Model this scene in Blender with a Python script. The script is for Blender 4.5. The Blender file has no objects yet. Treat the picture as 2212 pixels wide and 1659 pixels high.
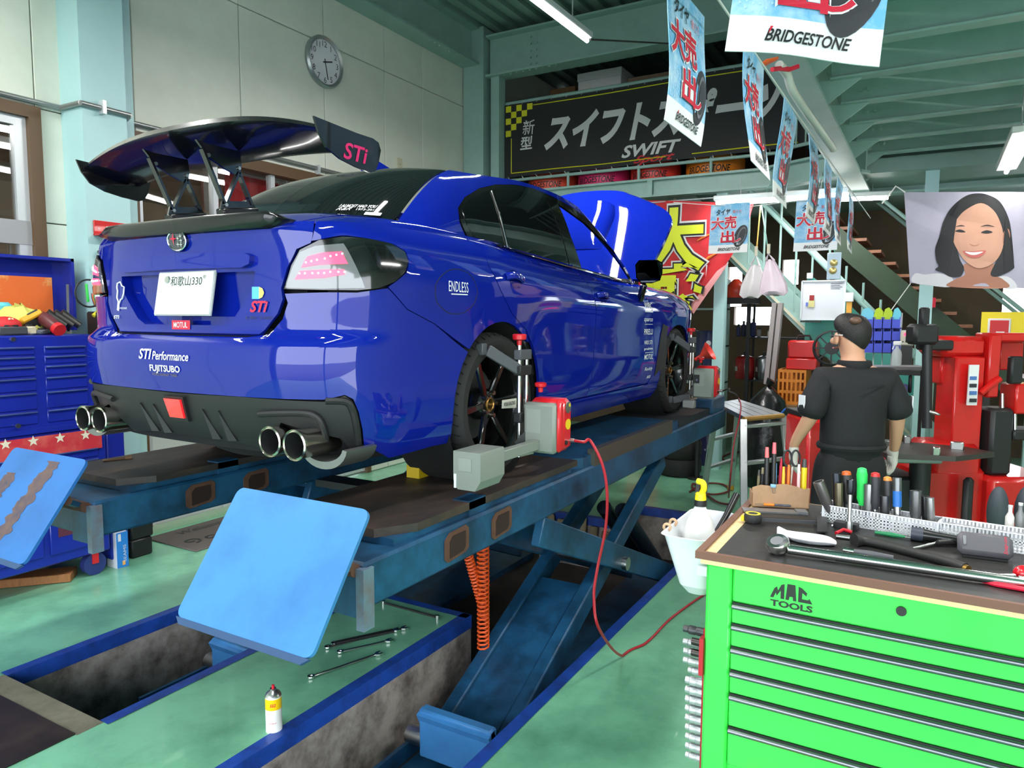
import bpy, bmesh, math, random
import numpy as np
from mathutils import Vector, Matrix
random.seed(7)
SC = bpy.context.scene
COL = SC.collection
PI = math.pi
# ---------------------------------------------------------------- camera
W, H, FPX = 2212.0, 1659.0, 1568.0
LIFT = 1.0
CAM = np.array([2.565, -2.78, 1.72])
_y, _p, _r = [math.radians(a) for a in (30.0, 5.2, 0.3)]
FW = np.array([-math.sin(_y)*math.cos(_p), math.cos(_y)*math.cos(_p), -math.sin(_p)])
RT = np.array([math.cos(_y), math.sin(_y), 0.0])
UP = np.cross(RT, FW)
RT, UP = RT*math.cos(_r)+UP*math.sin(_r), -RT*math.sin(_r)+UP*math.cos(_r)
cam_d = bpy.data.cameras.new('camera')
cam_d.sensor_width = 36.0
cam_d.lens = FPX*36.0/W
cam_d.clip_start = 0.05
cam_o = bpy.data.objects.new('camera', cam_d)
COL.objects.link(cam_o)
cam_o.matrix_world = Matrix(((RT[0], UP[0], -FW[0], CAM[0]), (RT[1], UP[1], -FW[1], CAM[1]), (RT[2], UP[2], -FW[2], CAM[2]), (0, 0, 0, 1)))
SC.camera = cam_o
def at(px, py, X=None, Y=None, Z=None, D=None):
    """the place in the shop that a photo pixel shows, on a known plane"""
    d = FW+RT*(px-W/2)/FPX-UP*(py-H/2)/FPX
    if X is not None: t = (X-CAM[0])/d[0]
    elif Y is not None: t = (Y-CAM[1])/d[1]
    elif Z is not None: t = (Z-CAM[2])/d[2]
    else: t = D
    return CAM+d*t
def proj(P):
    v = np.asarray(P, float)-CAM
    z = v@FW
    return np.stack([W/2+FPX*(v@RT)/z, H/2-FPX*(v@UP)/z], -1)
# ---------------------------------------------------------------- light
world = bpy.data.worlds.new('World')
SC.world = world
world.use_nodes = True
wn = world.node_tree.nodes
wn['Background'].inputs['Color'].default_value = (0.86, 0.93, 1.0, 1)
wn['Background'].inputs['Strength'].default_value = 3.8
SC.view_settings.view_transform = 'Standard'
SC.view_settings.look = 'None'
SC.view_settings.exposure = 1.0
SC.view_settings.gamma = 1.0
SC.view_settings.use_curve_mapping = False
# ---------------------------------------------------------------- materials
MATS = {}
def mat(name, col, rough=0.5, metal=0.0, coat=0.0, var=0.0, vscale=6.0, dark=None, bump=0.0, bscale=60.0, emit=None, estr=0.0, alpha=1.0, trans=0.0, stretch=None, spec=None, dlo=0.42, dhi=0.7):
    if name in MATS: return MATS[name]
    m = bpy.data.materials.new(name)
    m.use_nodes = True
    nt = m.node_tree; b = nt.nodes['Principled BSDF']
    col = tuple(col)[:3]
    b.inputs['Base Color'].default_value = col+(1,)
    b.inputs['Roughness'].default_value = rough
    b.inputs['Metallic'].default_value = metal
    if coat:
        b.inputs['Coat Weight'].default_value = coat
        b.inputs['Coat Roughness'].default_value = 0.03
    if spec is not None: b.inputs['Specular IOR Level'].default_value = spec
    if trans: b.inputs['Transmission Weight'].default_value = trans
    if alpha < 1: b.inputs['Alpha'].default_value = alpha
    if emit is not None:
        b.inputs['Emission Color'].default_value = tuple(emit)[:3]+(1,)
        b.inputs['Emission Strength'].default_value = estr
    if var or bump:
        tc = nt.nodes.new('ShaderNodeTexCoord')
        src = tc.outputs['Object']
        if stretch:
            mp = nt.nodes.new('ShaderNodeMapping'); mp.inputs['Scale'].default_value = stretch
            nt.links.new(src, mp.inputs['Vector']); src = mp.outputs['Vector']
    if var:
        n = nt.nodes.new('ShaderNodeTexNoise'); n.inputs['Scale'].default_value = vscale; n.inputs['Detail'].default_value = 7; n.inputs['Roughness'].default_value = 0.65
        nt.links.new(src, n.inputs['Vector'])
        r = nt.nodes.new('ShaderNodeValToRGB')
        dk = dark if dark is not None else tuple(c*0.35 for c in col)
        r.color_ramp.elements[0].position = dlo; r.color_ramp.elements[0].color = col+(1,)
        r.color_ramp.elements[1].position = dhi
        r.color_ramp.elements[1].color = tuple(col[i]*(1-var)+dk[i]*var for i in range(3))+(1,)
        nt.links.new(n.outputs['Fac'], r.inputs['Fac'])
        nt.links.new(r.outputs['Color'], b.inputs['Base Color'])
    if bump:
        n2 = nt.nodes.new('ShaderNodeTexNoise'); n2.inputs['Scale'].default_value = bscale; n2.inputs['Detail'].default_value = 4
        nt.links.new(src, n2.inputs['Vector'])
        bp = nt.nodes.new('ShaderNodeBump'); bp.inputs['Strength'].default_value = bump; bp.inputs['Distance'].default_value = 0.01
        nt.links.new(n2.outputs['Fac'], bp.inputs['Height']); nt.links.new(bp.outputs['Normal'], b.inputs['Normal'])
    if emit is not None: m.cycles.emission_sampling = 'NONE'
    MATS[name] = m
    return m
def srgb(r, g, b):
    f = lambda c: (c/255.0)/12.92 if c/255.0 <= 0.04045 else ((c/255.0+0.055)/1.055)**2.4
    return (f(r), f(g), f(b))
# ---------------------------------------------------------------- mesh kit
def V(*a): return Vector(a)
def catmull(pts, n=8, closed=False):
    P = [Vector(p) for p in pts]; out = []
    m = len(P); segs = m if closed else m-1
    for i in range(segs):
        if closed: p0, p1, p2, p3 = P[(i-1) % m], P[i], P[(i+1) % m], P[(i+2) % m]
        else: p0, p1, p2, p3 = P[max(i-1, 0)], P[i], P[i+1], P[min(i+2, m-1)]
        for k in range(n):
            t = k/n
            out.append(0.5*((2*p1)+(p2-p0)*t+(2*p0-5*p1+4*p2-p3)*t*t+(3*p1-p0-3*p2+p3)*t**3))
    if not closed: out.append(P[-1].copy())
    return out
class MB:
    """collects shapes; build() links them as one mesh object"""
    def __init__(s): s.v = []; s.f = []; s.mi = []; s.cur = 0
    def add(s, vs, fs):
        o = len(s.v)
        s.v += [tuple(float(c) for c in v) for v in vs]
        for f in fs: s.f.append([i+o for i in f]); s.mi.append(s.cur)
        return s
    def slot(s, i): s.cur = i; return s
    def box(s, c, size, rot=None, bev=0.0):
        hx, hy, hz = [x/2.0 for x in size]
        if bev > 0:
            b = min(bev, hx*.9, hy*.9, hz*.9)
            vs = []; 
            for sx in (-1, 1):
                for sy in (-1, 1):
                    for sz in (-1, 1):
                        vs += [(sx*hx, sy*(hy-b), sz*(hz-b)), (sx*(hx-b), sy*hy, sz*(hz-b)), (sx*(hx-b), sy*(hy-b), sz*hz)]
            I = lambda a, b_, c_, k: ((a*2+b_)*2+c_)*3+k
            fs = []
            for a in (0, 1): fs.append([I(a, 0, 0, 0), I(a, 0, 1, 0), I(a, 1, 1, 0), I(a, 1, 0, 0)])
            for a in (0, 1): fs.append([I(0, a, 0, 1), I(0, a, 1, 1), I(1, a, 1, 1), I(1, a, 0, 1)])
            for a in (0, 1): fs.append([I(0, 0, a, 2), I(0, 1, a, 2), I(1, 1, a, 2), I(1, 0, a, 2)])
            for p in (0, 1):
                for q in (0, 1):
                    fs.append([I(p, q, 0, 0), I(p, q, 1, 0), I(p, q, 1, 1), I(p, q, 0, 1)])
                    fs.append([I(p, 0, q, 0), I(p, 1, q, 0), I(p, 1, q, 2), I(p, 0, q, 2)])
                    fs.append([I(0, p, q, 1), I(1, p, q, 1), I(1, p, q, 2), I(0, p, q, 2)])
            for a in (0, 1):
                for b_ in (0, 1):
                    for c_ in (0, 1): fs.append([I(a, b_, c_, 0), I(a, b_, c_, 1), I(a, b_, c_, 2)])
        else:
            vs = [(x*hx, y*hy, z*hz) for x in (-1, 1) for y in (-1, 1) for z in (-1, 1)]
            fs = [[0, 1, 3, 2], [4, 6, 7, 5], [0, 4, 5, 1], [2, 3, 7, 6], [0, 2, 6, 4], [1, 5, 7, 3]]
        R = rot if rot is not None else Matrix.Identity(3)
        if isinstance(rot, (tuple, list)):
            from mathutils import Euler
            R = Euler(rot).to_matrix()
        c = Vector(c)
        return s.add([c+R @ Vector(v) for v in vs], fs)
    def b2(s, lo, hi, bev=0.0):
        lo = Vector(lo); hi = Vector(hi)
        return s.box((lo+hi)/2, [abs(a) for a in (hi-lo)], None, bev)
    def bar(s, p0, p1, w, h, up=(0, 0, 1), bev=0.0):
        p0 = Vector(p0); p1 = Vector(p1); d = p1-p0; L = d.length; d.normalize()
        u = Vector(up); x = d.cross(u)
        if x.length < 1e-4: x = d.cross(Vector((1, 0, 0)))
        x.normalize(); u = x.cross(d)
        R = Matrix((x, d, u)).transposed()
        return s.box((p0+p1)/2, (w, L, h), R, bev)
    def frame(s, d):
        d = Vector(d).normalized(); a = Vector((0, 0, 1)) if abs(d.z) < .95 else Vector((1, 0, 0))
        x = a.cross(d).normalized(); return x, d.cross(x)
    def cyl(s, p0, p1, r0, r1=None, n=16, cap=True):
        p0 = Vector(p0); p1 = Vector(p1); r1 = r0 if r1 is None else r1
        x, y = s.frame(p1-p0); vs = []
        for p, r in ((p0, r0), (p1, r1)):
            for i in range(n):
                a = 2*PI*i/n; vs.append(p+x*(r*math.cos(a))+y*(r*math.sin(a)))
        fs = [[i, (i+1) % n, n+(i+1) % n, n+i] for i in range(n)]
        if cap: fs += [list(range(n))[::-1], list(range(n, 2*n))]
        return s.add(vs, fs)
    def lathe(s, prof, p=(0, 0, 0), axis=(0, 0, 1), n=24, cap=True, a0=0.0, a1=2*PI):
        """prof: (radius, along)"""
        p = Vector(p); d = Vector(axis).normalized(); x, y = s.frame(d)
        full = abs(a1-a0-2*PI) < 1e-6; m = n if full else n+1
        vs = []
        for r, h in prof:
            for i in range(m):
                a = a0+(a1-a0)*i/n; vs.append(p+d*h+x*(r*math.cos(a))+y*(r*math.sin(a)))
        fs = []
        for j in range(len(prof)-1):
            for i in range(n):
                k = (i+1) % m if full else i+1
                fs.append([j*m+i, j*m+k, (j+1)*m+k, (j+1)*m+i])
        if cap and full:
            if prof[0][0] > 1e-5: fs.append(list(range(m))[::-1])
            if prof[-1][0] > 1e-5: fs.append([(len(prof)-1)*m+i for i in range(m)])
        return s.add(vs, fs)
    def tube(s, pts, r, n=8, cap=True, closed=False, flat=1.0):
        P = [Vector(p) for p in pts]; m = len(P); rs = r if isinstance(r, (list, tuple)) else [r]*m
        vs = []; x = None
        for i in range(m):
            if closed: d = P[(i+1) % m]-P[(i-1) % m]
            else: d = P[min(i+1, m-1)]-P[max(i-1, 0)]
            if d.length < 1e-9: d = Vector((0, 0, 1))
            d.normalize()
            if x is None: x, y = s.frame(d)
            else:
                x = x-d*x.dot(d)
                if x.length < 1e-6: x, y = s.frame(d)
                x.normalize(); y = d.cross(x)
            for k in range(n):
                a = 2*PI*k/n; vs.append(P[i]+x*(rs[i]*math.cos(a))+y*(rs[i]*flat*math.sin(a)))
        fs = []
        for i in range(m if closed else m-1):
            j = (i+1) % m
            for k in range(n): fs.append([i*n+k, i*n+(k+1) % n, j*n+(k+1) % n, j*n+k])
        if cap and not closed: fs += [list(range(n))[::-1], [(m-1)*n+k for k in range(n)]]
        return s.add(vs, fs)
    def ell(s, c, r, n=16, m=10, rot=None):
        c = Vector(c); vs = []; R = rot if rot is not None else Matrix.Identity(3)
        r = (r, r, r) if isinstance(r, (int, float)) else r
        for j in range(m+1):
            t = PI*j/m
            for i in range(n):
                a = 2*PI*i/n; vs.append(c+R @ Vector((r[0]*math.sin(t)*math.cos(a), r[1]*math.sin(t)*math.sin(a), r[2]*math.cos(t))))
        fs = [[j*n+i, j*n+(i+1) % n, (j+1)*n+(i+1) % n, (j+1)*n+i] for j in range(m) for i in range(n)]
        return s.add(vs, fs)
    def prism(s, poly, o, ex, ey, thick):
        """flat outline (2-D points) at o spanned by ex, ey, extruded by vector thick"""
        o = Vector(o); ex = Vector(ex); ey = Vector(ey); th = Vector(thick)
        a = [o+ex*p[0]+ey*p[1] for p in poly]; n = len(a)
        return s.add(a+[p+th for p in a], [list(range(n))[::-1], list(range(n, 2*n))]+[[i, (i+1) % n, n+(i+1) % n, n+i] for i in range(n)])
    def quad(s, a, b, c, d): return s.add([a, b, c, d], [[0, 1, 2, 3]])
    def poly(s, pts): return s.add(pts, [list(range(len(pts)))])
    def grid(s, fn, nu, nv):
        vs = [fn(i/nu, j/nv) for j in range(nv+1) for i in range(nu+1)]
        return s.add(vs, [[j*(nu+1)+i, j*(nu+1)+i+1, (j+1)*(nu+1)+i+1, (j+1)*(nu+1)+i] for j in range(nv) for i in range(nu)])
    def sheet(s, fn, nu, nv, th):
        """grid with a real thickness: fn(u,v) -> point, th: offset vector"""
        th = Vector(th)
        a = [Vector(fn(i/nu, j/nv)) for j in range(nv+1) for i in range(nu+1)]; n = len(a)
        q = [[j*(nu+1)+i, j*(nu+1)+i+1, (j+1)*(nu+1)+i+1, (j+1)*(nu+1)+i] for j in range(nv) for i in range(nu)]
        fs = q+[[n+k for k in f[::-1]] for f in q]
        ring = [i for i in range(nu+1)]+[(j+1)*(nu+1)+nu for j in range(nv)]+[nv*(nu+1)+i for i in range(nu-1, -1, -1)]+[j*(nu+1) for j in range(nv-1, 0, -1)]
        for k in range(len(ring)):
            i0, i1 = ring[k], ring[(k+1) % len(ring)]; fs.append([i1, i0, n+i0, n+i1])
        return s.add(a+[p+th for p in a], fs)
    def build(s, name, mats, parent=None, smooth=True, ang=40, local=False):
        me = bpy.data.meshes.new(name)
        off = (0, 0, 0)
        if parent is not None and not local: off = root_loc(parent)
        me.from_pydata([(v[0]-off[0], v[1]-off[1], v[2]-off[2]) for v in s.v], [], s.f)
        mats = mats if isinstance(mats, (list, tuple)) else [mats]
        for m in mats: me.materials.append(m)
        if len(mats) > 1: me.polygons.foreach_set('material_index', s.mi)
        me.validate(clean_customdata=False)
        bm = bmesh.new(); bm.from_mesh(me); bmesh.ops.recalc_face_normals(bm, faces=bm.faces[:]); bm.to_mesh(me); bm.free()
        if smooth:
            me.shade_smooth(); me.set_sharp_from_angle(angle=math.radians(ang))
        me.update()
        o = bpy.data.objects.new(name, me); COL.objects.link(o)
        if parent is not None: o.parent = parent
        return o
def root_loc(o):
    l = Vector((0, 0, 0))
    while o is not None: l = l+o.location; o = o.parent
    return l
def tag(o, label=None, cat=None, group=None, kind=None):
    if label: o['label'] = label
    if cat: o['category'] = cat
    if group: o['group'] = group
    if kind: o['kind'] = kind
    return o
def thing(name, label, cat, loc=(0, 0, 0), group=None):
    o = bpy.data.objects.new(name, None); COL.objects.link(o); o.location = Vector([float(c) for c in loc]); o.empty_display_size = 0.1
    return tag(o, label, cat, group)
def part_empty(name, parent):
    o = bpy.data.objects.new(name, None); COL.objects.link(o); o.parent = parent; return o
def struct(o): o['kind'] = 'structure'; return o
def copy_tree(o, parent=None):
    c = o.copy(); COL.objects.link(c); c.parent = parent
    for ch in [k for k in bpy.data.objects if k.parent == o]: copy_tree(ch, c)
    return c
# ---------------------------------------------------------------- lettering
def text2d(body, size=1.0, bold=0.0, shear=0.0, sx=1.0, align='CENTER', spacing=1.0):
    """outline of a text as flat triangles: (points, faces) in its own plane"""
    cu = bpy.data.curves.new('lettering', 'FONT'); cu.body = body; cu.size = size; cu.align_x = align; cu.align_y = 'CENTER'
    cu.offset = bold; cu.shear = shear; cu.resolution_u = 3; cu.space_character = spacing
    o = bpy.data.objects.new('lettering', cu); COL.objects.link(o)
    dg = bpy.context.evaluated_depsgraph_get(); ev = o.evaluated_get(dg); me = ev.to_mesh()
    vs = [(v.co.x*sx, v.co.y) for v in me.vertices]; fs = [list(p.vertices) for p in me.polygons]
    ev.to_mesh_clear(); bpy.data.objects.remove(o); bpy.data.curves.remove(cu)
    return vs, fs
def fit2d(vs, w=None, h=None):
    """centre a text on 0,0 and scale it to a width and/or height"""
    if not vs: return vs
    x0 = min(v[0] for v in vs); x1 = max(v[0] for v in vs); y0 = min(v[1] for v in vs); y1 = max(v[1] for v in vs)
    kx = w/(x1-x0) if w else None; ky = h/(y1-y0) if h else None
    kx = kx or ky; ky = ky or kx
    return [((v[0]-(x0+x1)/2)*kx, (v[1]-(y0+y1)/2)*ky) for v in vs]
def letter(body, m, parent, fn, w=None, h=None, bold=0.0, shear=0.0, name='lettering', spacing=1.0):
    """fn(x, y) maps the flat text onto the surface it is printed on"""
    vs, fs = text2d(body, 1.0, bold, shear, spacing=spacing)
    vs = fit2d(vs, w, h)
    b = MB(); b.add([fn(*v) for v in vs], fs)
    return b.build(name, m, parent, smooth=False)
def plane_fn(o, ex, ey):
    o = Vector(o); ex = Vector(ex).normalized(); ey = Vector(ey).normalized()
    return lambda x, y: o+ex*x+ey*y
# ================================================================ the car
def cr1(xs, ys):
    """smooth (monotone) curve through nodes, vectorised"""
    xs = np.asarray(xs, float); ys = np.asarray(ys, float)
    h = np.diff(xs); d = np.diff(ys)/h; m = np.zeros(len(xs))
    m[1:-1] = np.where(d[:-1]*d[1:] > 0, (h[:-1]+h[1:])/((h[:-1]/np.where(d[1:] == 0, 1e-9, d[1:]))+(h[1:]/np.where(d[:-1] == 0, 1e-9, d[:-1]))+1e-12), 0)
    m[1:-1] = np.where(d[:-1]*d[1:] > 0, 2*d[:-1]*d[1:]/(d[:-1]+d[1:]+1e-15), 0)
    m[0] = d[0]; m[-1] = d[-1]
    def f(x):
        x = np.clip(np.asarray(x, float), xs[0], xs[-1]); i = np.clip(np.searchsorted(xs, x)-1, 0, len(h)-1)
        t = (x-xs[i])/h[i]; t2 = t*t; t3 = t2*t
        return ys[i]*(2*t3-3*t2+1)+m[i]*h[i]*(t3-2*t2+t)+ys[i+1]*(-2*t3+3*t2)+m[i+1]*h[i]*(t3-t2)
    return f
def cat1(xs, ys):
    """Catmull-Rom through nodes (rounder), vectorised"""
    xs = np.asarray(xs, float); ys = np.asarray(ys, float); h = np.diff(xs)
    m = np.zeros(len(xs)); m[1:-1] = (ys[2:]-ys[:-2])/(xs[2:]-xs[:-2]); m[0] = (ys[1]-ys[0])/h[0]; m[-1] = (ys[-1]-ys[-2])/h[-1]
    def f(x):
        x = np.clip(np.asarray(x, float), xs[0], xs[-1]); i = np.clip(np.searchsorted(xs, x)-1, 0, len(h)-1)
        t = (x-xs[i])/h[i]; t2 = t*t; t3 = t2*t
        return ys[i]*(2*t3-3*t2+1)+m[i]*h[i]*(t3-2*t2+t)+ys[i+1]*(-2*t3+3*t2)+m[i+1]*h[i]*(t3-t2)
    return f
# lower body: wraps from the middle of the tail round the corner and along the side to the nose
_u = [-1.69, -1.47, -1.25, -1.071, -.935, -.805, -.64, -.4, -.1, .3, .8, 1.3, 1.8, 2.3, 2.65, 2.95, 3.2, 3.38, 3.58, 3.83, 4.1]
_x = [0, .25, .5, .70, .842, .937, .985, 1.005, 1.012, 1.003, .99, .985, .99, 1.003, 1.008, .99, .93, .83, .62, .33, 0]
_yy = [-1.0, -.997, -.985, -.955, -.90, -.80, -.64, -.40, -.1, .3, .8, 1.3, 1.8, 2.3, 2.65, 2.95, 3.2, 3.36, 3.49, 3.56, 3.58]
_rw = [1, 1, 1, 1, .95, .75, .4, .1, 0, 0, 0, 0, 0, 0, 0, 0, 0, 0, 0, 0, 0]
fX, fY, fR = cat1(_u, _x), cat1(_u, _yy), cr1(_u, _rw)
fX0 = fX
fW = cat1([.15, .22, .30, .40, .52, .62, .72, .80, .86, .92, .98, 1.03, 1.06], [.79, .835, .862, .872, .874, .876, .882, .888, .889, .880, .858, .825, .79])
fYr = cr1([.15, .22, .30, .42, .54, .615, .635, .655, .67, .80, .90, .96, 1.00, 1.03, 1.06], [.115, .085, .045, .012, .0, .005, .012, .05, .056, .058, .06, .062, .06, .055, .06])
fBelt = cr1([-1.69, -.4, 0, .3, .9, 1.86, 2.65, 3.2, 3.58, 4.1], [1.06, 1.06, 1.06, 1.04, 1.01, .958, .93, .87, .80, .77])
def S_low(u, z):
    u = np.asarray(u, float); z = np.asarray(z, float)
    x = fX(u)*fW(z); y = fY(u)+fYr(z)*fR(u)
    for yc in (0.0, 2.65):
        x = x+0.014*np.exp(-((u-yc)/.42)**4)*np.clip((.86-z)/.3, 0, 1)
    zz = np.where(z < .6, z, .6+(z-.6)*(fBelt(u)-.6)/.46)
    return np.stack([x, y, zz+LIFT], -1)
_gb = [(0, -.55, 1.10), (.30, -.54, 1.10), (.55, -.49, 1.092), (.68, -.40, 1.08), (.755, -.25, 1.07), (.79, 0, 1.062), (.803, .35, 1.04), (.805, .8, 1.012), (.803, 1.3, .985), (.79, 1.75, .962), (.745, 2.10, .95), (.55, 2.32, .96), (.28, 2.42, .975), (0, 2.45, .98)]
_gt = [(0, .06, 1.455), (.25, .08, 1.452), (.43, .13, 1.44), (.53, .20, 1.427), (.585, .30, 1.422), (.607, .45, 1.432), (.622, .62, 1.443), (.628, .85, 1.446), (.624, 1.10, 1.44), (.612, 1.32, 1.425), (.59, 1.48, 1.405), (.45, 1.58, 1.415), (.24, 1.63, 1.435), (0, 1.645, 1.44)]
_gi = np.arange(14)
GB = [cat1(_gi, [p[k] for p in _gb]) for k in range(3)]
GT = [cat1(_gi, [p[k] for p in _gt]) for k in range(3)]
gBul = cr1(_gi, [.06, .06, .055, .045, .032, .022, .018, .018, .018, .018, .02, .03, .035, .035])
def S_glass(i, t):
    i = np.asarray(i, float); t = np.asarray(t, float)
    b = np.stack([f(i) for f in GB], -1); tp = np.stack([f(i) for f in GT], -1)
    P = b+(tp-b)*t[..., None]
    di = 0.05
    e = np.stack([GB[0](i+di)-GB[0](i-di), GB[1](i+di)-GB[1](i-di), GB[2](i+di)-GB[2](i-di)], -1)
    n = np.cross(e, tp-b); n = n/(np.linalg.norm(n, axis=-1, keepdims=True)+1e-9)
    n = n*np.where(n[..., 2:3] < 0, -1, 1)
    P = P+n*(gBul(i)*4*t*(1-t))[..., None]
    P[..., 2] += LIFT
    return P
fRoofZ = cat1([.05, .35, .8, 1.2, 1.65], [1.455, 1.497, 1.515, 1.498, 1.44])
fRoofY = cat1(_gi, [.06, .09, .15, .23, .32, .45, .62, .85, 1.10, 1.32, 1.48, 1.58, 1.63, 1.645])
def S_roof(i, r):
    i = np.asarray(i, float); r = np.asarray(r, float)
    tx, ty, tz = [f(i) for f in GT]; yc = fRoofY(i); zc = fRoofZ(yc); k = 1-r
    return np.stack([tx*k, ty+(yc-ty)*r, tz+(zc-tz)*(1-k**2.6)+LIFT], -1)
# trunk deck / cowl: belt loop (u) inward to the glass base (i) - joined through a table
_map_u = [-1.69, -1.47, -1.25, -1.071, -.80, -.45, .3, .8, 1.3, 1.75, 2.1]
_map_i = [0, .9, 1.9, 2.7, 3.6, 4.5, 6, 7, 8, 9, 10]
fUI = cr1(_map_u, _map_i)
def S_deck(u, r):
    u = np.asarray(u, float); r = np.asarray(r, float)
    a = S_low(u, np.full_like(u, 1.06)); i = fUI(u)
    b = np.stack([f(i) for f in GB], -1); b[..., 2] += LIFT
    P = a+(b-a)*r[..., None]
    P[..., 2] += (.03*np.sin(np.clip(r, 0, 1)*PI))*np.clip(-.2-u, 0, 1) + .012*np.sin(np.clip(r, 0, 1)*PI)
    return P
def inside(px, py, poly):
    poly = np.asarray(poly, float); r = np.zeros(px.shape, bool); n = len(poly); j = n-1
    for i in range(n):
        xi, yi = poly[i]; xj, yj = poly[j]
        c = ((yi > py) != (yj > py)) & (px < (xj-xi)*(py-yi)/((yj-yi) if yj != yi else 1e-12)+xi)
        r ^= c; j = i
    return r
def snap(p, polys):
    best = None
    for poly in polys:
        a = np.asarray(poly, float); b = np.roll(a, -1, 0); d = b-a; L = (d**2).sum(1)+1e-15
        t = np.clip(((p[None]-a)*d).sum(1)/L, 0, 1); q = a+d*t[:, None]; e = ((q-p)**2).sum(1); k = int(e.argmin())
        if best is None or e[k] < best[0]: best = (e[k], q[k])
    return best[1]
def smooth2(pts, n=6): return [(v[0], v[1]) for v in catmull([(p[0], p[1], 0) for p in pts], n, True)]
def patch(S, poly, holes=(), du=.03, dv=.02, off=0.0, rim=.014, mirror=False, flip=False):
    """cut a panel with the given outline out of the surface S; returns an MB"""
    poly = [tuple(p) for p in poly]; A = np.asarray(poly)
    u0, v0 = A.min(0); u1, v1 = A.max(0)
    nu = max(2, int(math.ceil((u1-u0)/du))); nv = max(2, int(math.ceil((v1-v0)/dv)))
    us = np.linspace(u0, u1, nu+1); vs = np.linspace(v0, v1, nv+1)
    cu, cv = np.meshgrid((us[1:]+us[:-1])/2, (vs[1:]+vs[:-1])/2, indexing='ij')
    keep = inside(cu, cv, poly)
    for h in holes: keep &= ~inside(cu, cv, h)
    UU, VV = np.meshgrid(us, vs, indexing='ij')
    cnt = np.zeros((nu+1, nv+1), int)
    for a in (0, 1):
        for b in (0, 1): cnt[a:nu+a, b:nv+b] += keep
    P2 = np.stack([UU, VV], -1)
    bd = [(i, j) for i in range(nu+1) for j in range(nv+1) if 0 < cnt[i, j] < 4]
    polys = [poly]+[list(h) for h in holes]
    sc = np.array([1.0/du, 1.0/dv])
    spolys = [np.asarray(p)*sc for p in polys]
    for (i, j) in bd: P2[i, j] = snap(P2[i, j]*sc, spolys)/sc
    if bd:
        B = np.array([P2[i, j] for i, j in bd])*sc
        for p in spolys:
            if len(p) > 40: continue
            for c in p:
                e = ((B-c)**2).sum(1); k = int(e.argmin())
                if e[k] < 2.0: P2[bd[k]] = c/sc; B[k] = c
    idx = -np.ones((nu+1, nv+1), int); used = cnt > 0; idx[used] = np.arange(used.sum())
    UVu = P2[used]
    pts = S(UVu[:, 0], UVu[:, 1])
    e = 1e-3
    du_ = S(UVu[:, 0]+e, UVu[:, 1])-S(UVu[:, 0]-e, UVu[:, 1]); dv_ = S(UVu[:, 0], UVu[:, 1]+e)-S(UVu[:, 0], UVu[:, 1]-e)
    nr = np.cross(du_, dv_); nr /= (np.linalg.norm(nr, axis=1, keepdims=True)+1e-12)
    c = pts-np.array([0, 1.2, .6+LIFT]); sgn = np.sign((nr*c).sum(1).mean()) or 1
    nr *= sgn
    pts = pts+nr*off
    faces = []; edges = {}
    for i in range(nu):
        for j in range(nv):
            if keep[i, j]:
                f = [idx[i, j], idx[i+1, j], idx[i+1, j+1], idx[i, j+1]]; faces.append(f)
                for k in range(4):
                    a, b = f[k], f[(k+1) % 4]; key = (min(a, b), max(a, b)); edges[key] = None if key in edges else (a, b)
    vsl = pts.tolist()
    if rim:
        low = {}
        for key, ed in edges.items():
            if ed is None: continue
            for a in ed:
                if a not in low: low[a] = len(vsl); vsl.append((pts[a]-nr[a]*rim).tolist())
            faces.append([ed[1], ed[0], low[ed[0]], low[ed[1]]])
    if mirror: vsl = [(-v[0], v[1], v[2]) for v in vsl]
    m = MB(); m.add(vsl, faces); return m
# pixel -> place on a car surface (for panel lines read off the photo)
class Finder:
    def __init__(s, S, u0, u1, v0, v1, n=700, k=220):
        s.S = S; s.U, s.V = np.meshgrid(np.linspace(u0, u1, n), np.linspace(v0, v1, k), indexing='ij')
        s.Q = proj(S(s.U.ravel(), s.V.ravel())); s.U = s.U.ravel(); s.V = s.V.ravel()
    def __call__(s, px, py):
        e = (s.Q[:, 0]-px)**2+(s.Q[:, 1]-py)**2; k = int(e.argmin()); return (float(s.U[k]), float(s.V[k]))
LOWF = Finder(S_low, -1.69, 3.2, .15, 1.06)
LOWL = Finder(lambda u, z: S_low(u, z)*np.array([-1, 1, 1]), -1.69, -1.0, .15, 1.06)
GLF = Finder(S_glass, 0, 10.5, 0, 1)
def L(*pp): return [LOWF(*p) for p in pp]
def G(*pp): return [GLF(*p) for p in pp]
blue = mat('car blue paint', (.003, .012, .25), .45, 0, 1.0, spec=0.0)
blackgloss = mat('gloss black', (.004, .004, .005), .12, 0, .6)
carbon = mat('carbon black', (.004, .004, .005), .3, 0, .6, spec=.2)
plastic = mat('black plastic', (.012, .012, .013), .5, bump=.1, bscale=300)
rubber = mat('tyre rubber', (.014, .013, .013), .72, bump=.1, bscale=200)
glassdark = mat('tinted glass', (.004, .005, .006), .04, 0, 0, spec=.8)
chrome = mat('chrome', (.75, .75, .74), .12, 1.0)
steel = mat('brushed steel', (.55, .55, .54), .28, 1.0)
seam = mat('dark gap', (.004, .004, .006), .8)
white = mat('white print', (.85, .86, .86), .5)
redprint = mat('red print', (.65, .01, .05), .4)
pinkprint = mat('pink print', (.75, .01, .14), .4)
car = thing('car', 'blue sedan with a tall black rear wing, bonnet open, raised on the lift', 'car', (0, 1.3, LIFT))
GAP = .004
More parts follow.
